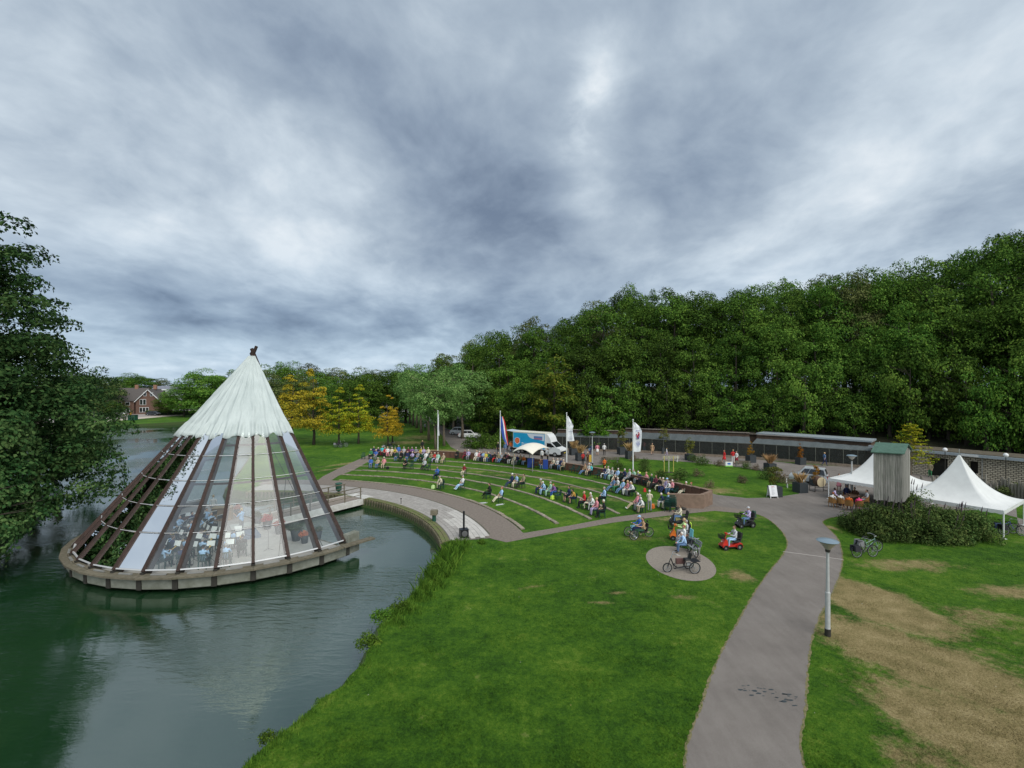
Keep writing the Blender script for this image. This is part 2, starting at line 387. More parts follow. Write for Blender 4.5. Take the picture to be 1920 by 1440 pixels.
# paths
def asphalt():
    m = bpy.data.materials.new('path_asphalt'); m.use_nodes = True; nt = NT(m.node_tree); b = nt.n['Principled BSDF']; co = nt.new('ShaderNodeTexCoord').outputs['Object']
    big = nt.noise(co, .35, 5, .65); grain = nt.noise(co, 60, 3, .8); spk = nt.noise(co, 170, 2, .5); st = nt.noise(nt.map(co, rot=(0, 0, .3), sc=(3.5, .5, 1)), .8, 4, .6)
    f = nt.math('ADD', nt.math('MULTIPLY', big, .4), nt.math('ADD', nt.math('MULTIPLY', grain, .4), nt.math('MULTIPLY', st, .2)))
    c = nt.ramp(f, [(.30, (.095, .083, .074)), (.5, (.165, .146, .130)), (.68, (.235, .212, .190))])
    c = nt.mix(nt.rng(spk, .60, .72, 0, .7), c, (.34, .31, .28))
    nt.l.new(c, b.inputs['Base Color']); b.inputs['Roughness'].default_value = .93; b.inputs['Specular IOR Level'].default_value = .25
    bn = nt.new('ShaderNodeBump', ins={'Strength': .5, 'Distance': .01, 'Height': nt.math('ADD', grain, spk)}); nt.l.new(bn.outputs[0], b.inputs['Normal']); MATS['path_asphalt'] = m; return m
M_ASPH = asphalt()
M_BRICKP = mat('brick_paving', (.175, .145, .12), .9, var=.22, scale=6, bump=.4, bscale=30)
M_FLAG = mat('paver_stone', (.31, .29, .265), .85, var=.14, scale=5, bump=.25, rand=.10)
M_FLAGL = mat('pale_paver_stone', (.44, .42, .385), .85, var=.10, scale=5, bump=.25, rand=.07)
M_KERB = mat('kerb_stone', (.33, .28, .22), .9, col2=(.15, .13, .09), scale=3.5, bump=.5, rand=.18)
M_CONC = mat('pale_concrete', (.42, .41, .38), .85, var=.16, scale=2.5, bump=.2)
def px(*pts): return [gd(x, y) for x, y in pts]
def smooth2(pts, n=5):
    out = []
    for i in range(len(pts) - 1):
        p0 = Vector(pts[max(i - 1, 0)]); p1 = Vector(pts[i]); p2 = Vector(pts[i + 1]); p3 = Vector(pts[min(i + 2, len(pts) - 1)])
        for k in range(n):
            t = k / n; out.append(tuple(.5 * ((2 * p1) + (p2 - p0) * t + (2 * p0 - 5 * p1 + 4 * p2 - p3) * t * t + (3 * p1 - p0 - 3 * p2 + p3) * t ** 3)))
    out.append(tuple(pts[-1])); return out
left_edge = smooth2([(2.2, 4), (3.9, 9)] + px((1283, 1440), (1312, 1330), (1345, 1240), (1392, 1150), (1432, 1085), (1468, 1040), (1476, 1016), (1462, 992), (1434, 970), (1400, 960), (1352, 958)))
right_edge = smooth2([(5.6, 4), (7.2, 9)] + px((1508, 1440), (1511, 1330), (1519, 1220), (1536, 1160), (1566, 1100), (1580, 1052), (1572, 1012), (1552, 990), (1543, 978), (1562, 970), (1600, 966)))
path_poly = left_edge + px((1330, 951), (1318, 944), (1308, 924), (1298, 914)) + px((1345, 928), (1400, 934), (1450, 933), (1497, 926), (1535, 918), (1500, 908), (1479, 898), (1443, 885), (1388, 876), (1332, 870), (1273, 865), (1220, 862), (1159, 857), (1130, 856), (1110, 871)) \
    + px((1085, 873), (1010, 860), (930, 850), (905, 850), (866, 842), (842, 828), (815, 800), (795, 779), (788, 768), (781, 768), (795, 792), (808, 815), (800, 815)) 
path_poly = left_edge + px((1330, 951), (1318, 944), (1308, 924), (1298, 914), (1345, 928), (1400, 934), (1450, 933), (1497, 926), (1510, 916), (1497, 906), (1479, 898), (1443, 885), (1388, 876), (1332, 870), (1273, 865), (1220, 862), (1159, 857), (1142, 861), (1128, 872),
    (1085, 874), (1060, 868), (1005, 860), (930, 853), (868, 850), (845, 838), (830, 818), (812, 797), (797, 780), (786, 768), (793, 768), (806, 782), (824, 797), (848, 808), (870, 822), (905, 826), (1000, 826), (1050, 838), (1159, 845), (1260, 847), (1305, 851), (1405, 860), (1488, 869), (1635, 878), (1760, 884)) + [(58, 54), (62, 47), (56, 44)] + px((1905, 948), (1910, 1000), (1960, 1010), (1960, 985), (1850, 955), (1700, 962)) + right_edge[::-1]
path_poly = [p for i, p in enumerate(path_poly) if (Vector(p) - Vector(path_poly[i - 1])).length > .02]
path = polymesh('path', path_poly, .006, M_ASPH)
M_EDGE = mat('worn_edge', (.23, .18, .10), .95, col2=(.07, .09, .02), scale=5, bump=.5)
for nm_, ed in (('worn_edge', left_edge[:-6]), ('worn_edge', right_edge)):
    rr_ = random.Random(len(ed)); a_ = [Vector(p) for p in ed]; vs_ = []
    pts_ = []
    for i in range(len(a_) - 1):
        k_ = max(1, int((a_[i + 1] - a_[i]).length / .12)); pts_ += [a_[i].lerp(a_[i + 1], j / k_) for j in range(k_)]
    for i, q in enumerate(pts_[:-1]):
        d_ = (pts_[i + 1] - q).normalized(); n_ = Vector((-d_.y, d_.x)); w1, w2 = rr_.uniform(.0, .07), rr_.uniform(.0, .07); vs_ += [(q.x + n_.x * w1, q.y + n_.y * w1, .011), (q.x - n_.x * w2, q.y - n_.y * w2, .011)]
    mb = MB(); mb.add(vs_, [(2 * i, 2 * i + 1, 2 * i + 3, 2 * i + 2) for i in range(len(vs_) // 2 - 1)]); mb.build(nm_, M_EDGE, kind='structure')
# brick path round the terraces and the ring path in front of them
side_path = polymesh('side_path', px((900, 1003), (924, 1011), (950, 1017), (1050, 998), (1150, 980), (1260, 966), (1340, 958), (1385, 962), (1392, 955), (1352, 950), (1318, 950), (1252, 957), (1150, 970), (1060, 987), (986, 999), (955, 1000)), .010, M_BRICKP)
back_path = polymesh('back_path', px((590, 905), (606, 893), (640, 876), (676, 860), (694, 852), (700, 856), (690, 866), (662, 882), (635, 892), (618, 903)), .010, M_BRICKP)
ringp = arc(RP, 15, 97, 40) + arc(R1 - .05, 15, 97, 40)[::-1]
ring_path = polymesh('ring_path', ringp, .014, M_BRICKP)
# oval pad under the tricycle
cpad = G(1277, 1055); pad = []
for k in range(40):
    a = 2 * PI * k / 40; u, v = 66 * math.cos(a), 30 * math.sin(a); pad.append(gd(1277 + u, 1057 + v + u * .20))
oval_pad = polymesh('oval_pad', pad, .012, mat('pad_brick', (.22, .19, .155), .9, var=.2, scale=9, bump=.5, bscale=40))
j1 = MB(); a_, b_ = G(1468, 1034, .012), G(1580, 1049, .012); j1.bar(a_, b_, .07, .01)
j1.build('path_joint', mat('joint', (.36, .33, .30), .9), kind='structure')
# tar spots on the path
tar = MB()
rr = random.Random(4)
for k in range(34):
    x = 1375 + rr.random() * 118; y = 1287 + (x - 1375) * .22 + rr.uniform(-10, 12); p = G(x, y); w = rr.uniform(.03, .12); a0 = rr.random() * 3
    pts = [(p.x + w * math.cos(t) * rr.uniform(.6, 1.2), p.y + w * .45 * math.sin(t) * rr.uniform(.6, 1.2)) for t in [2 * PI * i / 7 for i in range(7)]]
    tar.add([(q[0], q[1], .0095) for q in pts], [tuple(range(7))])
tar.build('tar_spots', mat('tar', (.03, .04, .045), .5), kind='structure')

# pavers of the waterside plaza: every stone its own piece, nearest ones as objects
plaza = MB(); plaza_poly = arc(RQ + .05, 14.6, 96, 44) + arc(RP - .02, 14.6, 96, 44)[::-1]
plaza_o = polymesh('plaza', plaza_poly, .006, mat('paving_joint', (.12, .11, .09), .95))
rr = random.Random(5); stones = []
rad = RQ + .45; rings = []
while rad < RP - .2: rings.append(rad); rad += .34
for ri, r0 in enumerate(rings):
    dl = .52 / r0; a = R(15.2) + (ri % 2) * dl / 2
    while a < R(95):
        pale = (a < R(33) and r0 > RQ + 1.2 - (a - R(15)) * 0.5 + (.9 if a > R(28) else 0))
        stones.append((r0, a, dl, pale, rr.uniform(0, .006))); a += dl
def stone_pts(r0, a, dl):
    g = .010; return [(AC.x + rr_ * math.cos(t), AC.y + rr_ * math.sin(t)) for rr_, t in ((r0 + g, a + g / r0), (r0 + .34 - g, a + g / r0), (r0 + .34 - g, a + dl - g / r0), (r0 + g, a + dl - g / r0))]
stones.sort(key=lambda s: s[1])
def sd(s): return math.hypot(AC.x + s[0] * math.cos(s[1]), AC.y + s[0] * math.sin(s[1]))
stones.sort(key=sd)
mesh_cache = {}
for s in stones[:300]:
    r0, a, dl, pale, dz = s; key = (round(r0, 3), pale)
    if key not in mesh_cache:
        p = stone_pts(r0, 0, dl); mb = MB(); mb.prism([(x - AC.x, y - AC.y) for x, y in p], .004, .022, bottom=False); mesh_cache[key] = mb.mesh('paver', M_FLAGL if pale else M_FLAG)
    link_mesh('paver', mesh_cache[key], plaza_o, (AC.x, AC.y, dz), a)
mb = MB()
for s in stones[300:]: mb.prism(stone_pts(*s[:3]), .004, .022 + s[4], m=1 if s[3] else 0, bottom=False)
mb.build('paving', [M_FLAG, M_FLAGL], plaza_o, kind='stuff')

# terrace edges: rings of long stones
A_END = [(18.5, 79), (19.5, 82.5), (20, 83.5), (21, 84), (22.5, 85), (29, 84)]
ring_r = [R1, R1 + 2.9, R1 + 5.85, R1 + 8.8, R1 + 11.8, R1 + 15.0]
names = ['lowest terrace beside the ring path', 'second terrace from the water', 'third terrace from the water', 'fourth terrace from the water', 'fifth terrace from the water', 'topmost terrace below the brown wall']
for ti, (r0, (a0, a1)) in enumerate(zip(ring_r, A_END)):
    t = thing('terrace_edge', 'curved row of pale edging stones along the %s' % names[ti], 'stone edging', (AC.x, AC.y, 0), group='stone terrace edges of the amphitheatre')
    dl = .98 / r0; mb = MB(); w = .30
    p = [((r0 + q) * math.cos(s_ * dl / 2 * .975), (r0 + q) * math.sin(s_ * dl / 2 * .975)) for q, s_ in ((0, -1), (w, -1), (w, 1), (0, 1))]
    mb.prism(p, 0, .075, bottom=False); me = mb.mesh('kerb_stone', M_KERB); a = R(a0)
    while a < R(a1):
        link_mesh('kerb_stone', me, t, (rr.uniform(-.02, .02), rr.uniform(-.02, .02), rr.uniform(-.03, .02)), a + rr.uniform(-.0015, .0015)); a += dl

# quay: timber posts and planks holding the plaza edge, mossy coping
qw = thing('quay_wall', 'curved timber quay wall with mossy coping below the paved plaza', 'quay wall', (AC.x, AC.y, 0))
M_POST = mat('quay_timber', (.16, .14, .09), .9, col2=(.05, .06, .03), scale=6, bump=.5, rand=.15)
M_MOSS = mat('mossy_coping', (.10, .145, .03), .95, col2=(.15, .125, .07), scale=3, bump=.6)
mb = MB(); mb.box((RQ - .20, 0, -.52), (.18, .17, 1.0)); me = mb.mesh('quay_post', M_POST); a = R(15)
while a < R(96):
    link_mesh('quay_post', me, qw, (0, 0, rr.uniform(-.02, .02)), a); a += .36 / RQ
mb = MB()
for i in range(60):
    a0, a1 = R(14.5 + 81.5 * i / 60), R(14.5 + 81.5 * (i + 1) / 60 - .03)
    mb.prism([((RQ + q) * math.cos(t), (RQ + q) * math.sin(t)) for q, t in ((-.03, a0), (.0, a0), (.0, a1), (-.03, a1))], -1.3, -.08)
mb.build('plank_wall', mat('quay_plank', (.07, .06, .035), .95, var=.4, scale=5), qw)
mb = MB()
for i in range(80):
    a0, a1 = R(14.5 + 81.5 * i / 80), R(14.5 + 81.5 * (i + 1) / 80)
    for r0, r1, z1 in ((-.16, .10, .03), (.12, .36, .045)):
        mb.prism([((RQ + q) * math.cos(t), (RQ + q) * math.sin(t)) for q, t in ((r0, a0), (r1, a0), (r1, a1), (r0, a1))], -.06, z1 + rr.uniform(-.012, .012))
mb.build('coping', M_MOSS, qw)
# timber edging below the far lawn, behind the tent
ew = thing('bank_edging', 'low timber edging along the lawn bank seen behind the glass tent', 'bank edging')
mb = MB(); mb.box((0, 0, -.5), (.14, .14, 1.05)); me = mb.mesh('edging_post', M_POST)
pth = [(-25.9, 46.5), (-28.5, 47.4), (-33, 58), (-40, 73.7)]
for i in range(3):
    a, b = Vector(pth[i]), Vector(pth[i + 1]); k = int((b - a).length / .5)
    for j in range(k): p = a.lerp(b, j / k) ; link_mesh('edging_post', me, ew, (p.x - .1, p.y, rr.uniform(-.03, .03)))
# brown retaining wall behind the top terrace
RW = 43.6
M_WALL = mat('brown_wall', (.16, .075, .05), .85, col2=(.10, .05, .036), scale=2.2, bump=.4, stretch=(1, 1, .5))
M_WALLE = mat('wall_end', (.24, .165, .12), .9, col2=(.16, .11, .08), scale=2.5, bump=.4)
w = thing('retaining_wall', 'long curved brown retaining wall behind the top row of chairs', 'wall', (AC.x, AC.y, 0))
A0, A1, NW = 20.0, 85.6, 46
for k in range(NW):
    a0, a1 = R(A0 + (A1 - A0) * k / NW), R(A0 + (A1 - A0) * (k + 1) / NW - .05); WH = .84 + .32 * max(0, 1 - k / 7)
    mb = MB(); mb.prism([((RW + q) * math.cos(t), (RW + q) * math.sin(t)) for q, t in ((0, a0), (.34, a0), (.34, a1), (0, a1))], -.02, WH)
    mb.build('wall_panel', M_WALL, w)
    mb = MB(); mb.prism([((RW + q) * math.cos(t), (RW + q) * math.sin(t)) for q, t in ((-.03, a0), (.37, a0), (.37, a1), (-.03, a1))], WH + .003, WH + .05)
    mb.build('wall_cap', M_WALLE, w)
# the wall's return at its right end
e0, e1 = G(1253, 951), G(1319, 953)
d = (e1 - e0).normalized(); mb = MB(); mb.bar(e0 - AC.to_3d() + Vector((0, 0, .58)), e1 - AC.to_3d() + Vector((0, 0, .58)), .32, 1.18); mb.build('wall_return', M_WALLE, w)
e2 = Vector((AC.x + (RW + .17) * math.cos(R(A0)), AC.y + (RW + .17) * math.sin(R(A0)), .58))
mb = MB(); mb.bar(Vector((e1.x, e1.y, .57)) - AC.to_3d() + Vector((-.1, .17, 0)), e2 - AC.to_3d(), .30, 1.15); mb.build('wall_return', M_WALLE, w)

# hill under the wood
def hill_h(x, y):
    ln = (y - (78 - .62 * max(0, x - 0)) if x > 0 else y - (90 + .35 * -x)) * (.85 if x > 0 else .9)
    t = max(0, min(1, (ln - 4) / 45)); base = 9 * t * t * (3 - 2 * t)
    return base * max(0, min(1, (x + 18) / 30))
xs = [-20 + i * 4 for i in range(75)]; ys = [14 + i * 4 for i in range(70)]; mb = MB()
mb.add([(x, y, hill_h(x, y) - .25) for y in ys for x in xs], [f for f in [(j * 75 + i, j * 75 + i + 1, (j + 1) * 75 + i + 1, (j + 1) * 75 + i) for j in range(69) for i in range(74)] if max(hill_h(xs[k % 75], ys[k // 75]) for k in f) > .05])
mb.build('hill', mat('forest_floor', (.035, .035, .015), .95, var=.4, scale=1, bump=.5), kind='structure', smooth=True)

# far road
far_road = polymesh('far_road', [tuple(G(x, y).xy) for x, y in ((60, 800), (200, 789), (345, 777), (420, 770), (420, 766), (330, 768), (225, 773), (60, 782))], .02, mat('far_asphalt', (.30, .27, .25), .9, var=.1))
far_walk = polymesh('far_footpath', [tuple(G(x, y).xy) for x, y in ((60, 802), (200, 791), (345, 778.5), (345, 776), (200, 787.5), (60, 798))], .05, mat('pale_paving', (.48, .42, .35), .9, var=.1))
# ---------------------------------------------------------------- the glass tent on the water
M_RAFT = mat('dark_timber', (.048, .026, .020), .75, col2=(.024, .015, .011), scale=5, bump=.4, stretch=(1, 1, .3), rand=.12)
M_WOODW = mat('weathered_timber', (.17, .145, .105), .9, col2=(.085, .08, .05), scale=4, bump=.5, rand=.1)
M_HULL = mat('hull_panel', (.24, .25, .21), .85, col2=(.13, .135, .10), scale=2.2, bump=.3, rand=.08)
M_DARK = mat('dark_frame', (.03, .028, .022), .85, var=.3)
M_ALU = mat('aluminium_strip', (.50, .51, .51), .5, .2)
M_STEEL = mat('galvanised_steel', (.33, .33, .31), .5, .5, var=.15)
def glass_material():
    m = bpy.data.materials.new('tent_glass'); m.use_nodes = True; nt = NT(m.node_tree); nt.n.clear()
    fr = nt.new('ShaderNodeFresnel', ins={'IOR': 1.5}).outputs[0]
    tr = nt.new('ShaderNodeBsdfTransparent', ins={0: (.90, .95, .93, 1)})
    co = nt.new('ShaderNodeTexCoord').outputs['Object']
    dirt = nt.rng(nt.noise(nt.map(co, sc=(1, 1, .4)), 1.1, 4, .6), .3, .75, .02, .10)
    df = nt.new('ShaderNodeBsdfDiffuse', ins={0: (.62, .68, .70, 1)})
    a = nt.new('ShaderNodeMixShader', ins={0: dirt, 1: tr.outputs[0], 2: df.outputs[0]})
    gl = nt.new('ShaderNodeBsdfGlossy', ins={'Roughness': .02, 'Color': (1, 1, 1, 1)})
    b = nt.new('ShaderNodeMixShader', ins={0: nt.math('MULTIPLY', fr, 1.0, clamp=True), 1: a.outputs[0], 2: gl.outputs[0]})
    o = nt.new('ShaderNodeOutputMaterial'); nt.l.new(b.outputs[0], o.inputs[0]); return m
M_GLASS = glass_material()
T0, DT, NR, RB, ZB, ZA = -29.8, -10.5, 19, 9.9, .33, 12.7
tent = thing('stage_tent', 'tepee shaped glass stage tent with pale canvas top floating on the lake', 'stage tent', (TC.x, TC.y, 0))
def cone(t, ang, off=0.0):
    """point on the cone: t from 0 at the foot to 1 at the apex, off measured outward"""
    r = RB * (1 - t) + off; return Vector((r * math.cos(R(ang)), r * math.sin(R(ang)), ZB + (ZA - ZB) * t + off * .6))
rr = random.Random(7)
for k in range(NR):
    a = T0 + DT * k; mb = MB(); rad = Vector((math.cos(R(a)), math.sin(R(a)), 0))
    top = .935 if k not in (0, 3) else 1.015
    mb.bar(cone(0, a, -.13), cone(top, a, -.06), .17, .60, up=rad, h2=.22)
    mb.build('rafter', M_RAFT, tent)
mb = MB(); mb.bar((.42, .0, ZA - .8), (-.10, 0, ZA + .45), .15, .2); mb.bar((-.02, 0, ZA - .1), (.30, -.05, ZA + .62), .13, .18)
mb.build('apex_poles', M_RAFT, tent)
LV = [.008, .137, .24, .343, .452, .548]
for k in range(NR - 1):
    a0, a1 = T0 + DT * k, T0 + DT * (k + 1)
    for j in range(5):
        t0, t1 = LV[j] + .003, LV[j + 1] - .003
        e = .35; q = [cone(t0, a0 - e, .03), cone(t0, a1 + e, .03), cone(t1, a1 + e * 1.5, .03), cone(t1, a0 - e * 1.5, .03)]
        if j == 4: q = [cone(t0, a0 - e, .03), cone(t0, a1 + e, .03), cone(.56, a1 + e, .03), cone(.56, a0 - e, .03)]
        mb = MB(); mb.add(q, [(0, 1, 2, 3)]); mb.build('glass_pane', M_GLASS, tent)
        if True:
            mb = MB(); mb.bar(cone(LV[j], a0 - .3, .05), cone(LV[j], a1 + .3, .05), .03 if j else .07, .035 if j else .07, up=(math.cos(R(a0)), math.sin(R(a0)), .5)); mb.build('glazing_bar', M_ALU, tent)
    for t in (.338, .512):
        mb = MB(); mb.bar(cone(t, a0, -.30), cone(t, a1, -.30), .10, .12); mb.build('ring_beam', M_RAFT, tent)
    # foot block, base rail and kick board
    mb = MB(); mb.bar(cone(-.012, a0, -.25), cone(-.012, a1, -.25), .06, .22); mb.build('base_rail', M_DARK, tent)
for k in range(NR):
    a = T0 + DT * k; p = cone(-.005, a, -.15); mb = MB(); mb.box((p.x, p.y, .22), (.5, .2, .3), R(a)); mb.build('foot_block', M_DARK, tent)
# bracing rods by the open side
for (t0, k0, t1, k1) in ((.55, 2, .02, 0.6), (.34, 1.3, .02, 2.2), (.5, 17, .03, 15.5)):
    mb = MB(); mb.tube([cone(t0, T0 + DT * k0, -.35), cone(t1, T0 + DT * k1, -.6)], .018, 5); mb.build('bracing_rod', M_DARK, tent)
# canvas top: folded cloth over the upper rafters, scalloped hem
vs = []; fs = []; NA, NZ = 300, 34; AE = DT * (NR - 1)
for j in range(NZ + 1):
    t = .545 + (.985 - .545) * j / NZ
    for i in range(NA + 1):
        a = T0 + AE * i / NA; ph = i / NA * (NR - 1); s_ = abs(math.sin(PI * ph))
        sag = -.10 * s_ * (1 - (t - .545) / .44) ** .7
        wr = .012 * math.sin(ph * 17 + 3 * math.sin(j * .5 + ph)) + .018 * math.sin(ph * 8.1 + j * .35) + .008 * math.sin(j * 1.3 + ph * 9)
        off = .13 + sag + wr * (.5 + .8 * (1 - t)) + (.05 * math.cos(ph * 2 * PI * 2) if t < .6 else 0)
        tt = t - (.012 * (1 - s_) if j == 0 else 0) + (.0 if j else .008 * math.sin(ph * 5))
        vs.append(cone(tt, a, off))
for j in range(NZ):
    for i in range(NA): p = j * (NA + 1) + i; fs.append((p, p + NA + 1, p + NA + 2, p + 1))
mb = MB(); mb.add(vs, fs)
M_CANV = mat('tent_canvas', (.50, .55, .53), .8, col2=(.40, .45, .435), scale=1.3, bump=.25, bscale=9, stretch=(1, 1, .35))
cv = mb.build('canvas', M_CANV, tent, smooth=True)
sd_ = cv.modifiers.new('thickness', 'SOLIDIFY'); sd_.thickness = .02
# platform: floor, rim boards, hull panels and ribs
def segpts(r0, r1, a0, a1): return [(r * math.cos(R(a)), r * math.sin(R(a))) for r, a in ((r0, a0), (r1, a0), (r1, a1), (r0, a1))]
M_FLOOR = mat('stage_floor', (.36, .335, .31), .7, var=.14, scale=1.5, bump=.1)
mb = MB(); fl = [(9.85 * math.cos(R(a)), 9.85 * math.sin(R(a))) for a in [T0 + AE * i / 60 for i in range(61)]]
mb.prism(fl, -.35, .0); mb.build('stage_floor', M_FLOOR, tent)
mb = MB(); mb.prism([(x * .93, y * .93) for x, y in fl], -2.5, -.36); mb.build('float', M_DARK, tent)
for k in range(NR - 1):
    a0, a1 = T0 + DT * k, T0 + DT * (k + 1)
    mb = MB(); mb.prism(segpts(10.12, 10.50, a0 - .05, a1 + .05), .17, .27 + rr.uniform(-.006, .006)); mb.build('rim_board', M_WOODW, tent)
    mb = MB(); mb.prism(segpts(9.86, 10.10, a0 - .05, a1 + .05), .17, .275 + rr.uniform(-.006, .006)); mb.build('rim_board', M_WOODW, tent)
    mb = MB(); n_ = 8; ro, ri, rl = 10.22, 10.16, 9.9
    q = [(r_ * math.cos(R(a)), r_ * math.sin(R(a)), z) for a in (a0 - .8, a1 + .8) for r_, z in ((rl, .17), (ro, .168), (ro - .04, -.44), (9.95, -.56), (9.4, -.57))]
    mb.add(q, [(0, 1, 6, 5), (1, 2, 7, 6), (2, 3, 8, 7), (3, 4, 9, 8), (4, 0, 5, 9), (4, 3, 2, 1, 0), (5, 6, 7, 8, 9)]); mb.build('hull_panel', M_HULL, tent)
    mb = MB(); mb.prism(segpts(9.92, 10.25 if k else 10.20, a0 - .75, a0 + .75), -.47, .165); mb.build('hull_rib', M_DARK, tent)
    am = (a0 + a1) / 2
    mb = MB(); mb.prism(segpts(10.0, 10.12, am - 2.3, am + 2.3), .276, .33); mb.build('vent_strip', M_STEEL, tent)
mb = MB(); mb.prism(segpts(9.75, 10.2, T0, T0 + 5.5), -.42, .82); mb.build('hull_end', M_HULL, tent)
mb = MB(); p0, p1 = cone(0, T0 - 3, .42), cone(0, T0 + 9, .9); mb.bar((p0.x, p0.y, .26), (p1.x, p1.y, .26), .5, .09); mb.build('rim_board', M_WOODW, tent)
# fascia along the straight open side
mb = MB(); a_, b_ = fl[0], fl[-1]; mb.bar((*a_, -.2), (*b_, -.2), .14, .42); mb.build('fascia', M_WOODW, tent)

# footbridge
br0, br1 = Vector((-19.6, 36.7, .02)), Vector((-14.6, 44.0, .02))
d = (br1 - br0).normalized(); nrm = Vector((d.y, -d.x, 0)); L = (br1 - br0).length
fb = thing('footbridge', 'pale concrete footbridge with timber handrails joining the stage to the plaza', 'footbridge')
mb = MB(); mb.bar(br0 - Vector((0, 0, .12)), br1 - Vector((0, 0, .12)), 2.2, .22); mb.build('deck', mat('deck_boards', (.30, .25, .21), .9, col2=(.20, .17, .14), scale=7, bump=.4), fb)
for s_ in (-1, 1):
    mb = MB(); o_ = nrm * 1.2 * s_; mb.bar(br0 + o_ - Vector((0, 0, .22)), br1 + o_ - Vector((0, 0, .22)), .2, .52); mb.build('side_beam', mat('white_concrete', (.58, .57, .54), .8, col2=(.38, .37, .33), scale=2.4, bump=.2), fb)
    n_ = 6
    for i in range(n_):
        p = br0.lerp(br1, (i + .15) / (n_ - .7)) + o_; mb = MB(); mb.box((p.x, p.y, .55), (.08, .08, 1.1)); mb.build('rail_post', M_WOODW, fb)
    for h in (.42, .74, 1.1):
        mb = MB(); a_, b_ = br0 + o_, br0.lerp(br1, .99) + o_; mb.bar((a_.x, a_.y, h), (b_.x, b_.y, h), .07 if h > 1 else .04, .06 if h > 1 else .04); mb.build('handrail', M_WOODW, fb)
mb = MB(); mb.bar(br1 + Vector((0, 0, .02)), br1 + d * 1.0 + Vector((0, 0, .02)), 2.7, .06); mb.build('landing', MATS['white_concrete'], fb)
# ---------------------------------------------------------------- people
PAL = dict(white=(.72, .72, .70), cream=(.62, .56, .42), beige=(.48, .38, .26), tan=(.38, .25, .14), brown=(.12, .06, .035), red=(.55, .03, .03), darkred=(.22, .02, .03), maroon=(.14, .03, .05), pink=(.72, .28, .32), hotpink=(.8, .06, .22), orange=(.75, .18, .03),
           yellow=(.65, .55, .06), neon=(.62, .85, .10), lime=(.60, .80, .35), mint=(.38, .60, .48), green=(.05, .22, .09), darkgreen=(.02, .07, .04), turquoise=(.08, .5, .55), lightblue=(.35, .52, .75), blue=(.05, .14, .45), navy=(.02, .03, .09), denim=(.10, .18, .32),
           purple=(.22, .10, .30), lilac=(.45, .38, .58), grey=(.25, .26, .28), lightgrey=(.45, .46, .48), black=(.012, .012, .014), mustard=(.45, .25, .05), khaki=(.28, .24, .15))
def cloth(c): return mat('cloth_' + c, PAL[c], .85, var=.10, scale=9, bump=.2, bscale=25)
SKIN = mat('skin', (.50, .30, .21), .6, spec=.3); SKIND = mat('skin_dark', (.10, .05, .035), .6)
HAIR = dict(white=(.62, .60, .56), grey=(.32, .31, .30), blond=(.48, .34, .17), brown=(.08, .045, .025), black=(.012, .01, .01), red=(.30, .09, .04), bald=(.5, .31, .22))
def hairm(h): return mat('hair_' + h, HAIR[h], .7, var=.15, scale=20)
SHOE = mat('shoe_dark', (.02, .02, .02), .6); SHOEW = mat('shoe_white', (.65, .65, .65), .6)
SIT = dict(pel=(0, .12, .53), bel=(0, .15, .70), che=(0, .17, .90), nec=(0, .15, 1.09), hd=(0, .12, 1.25))
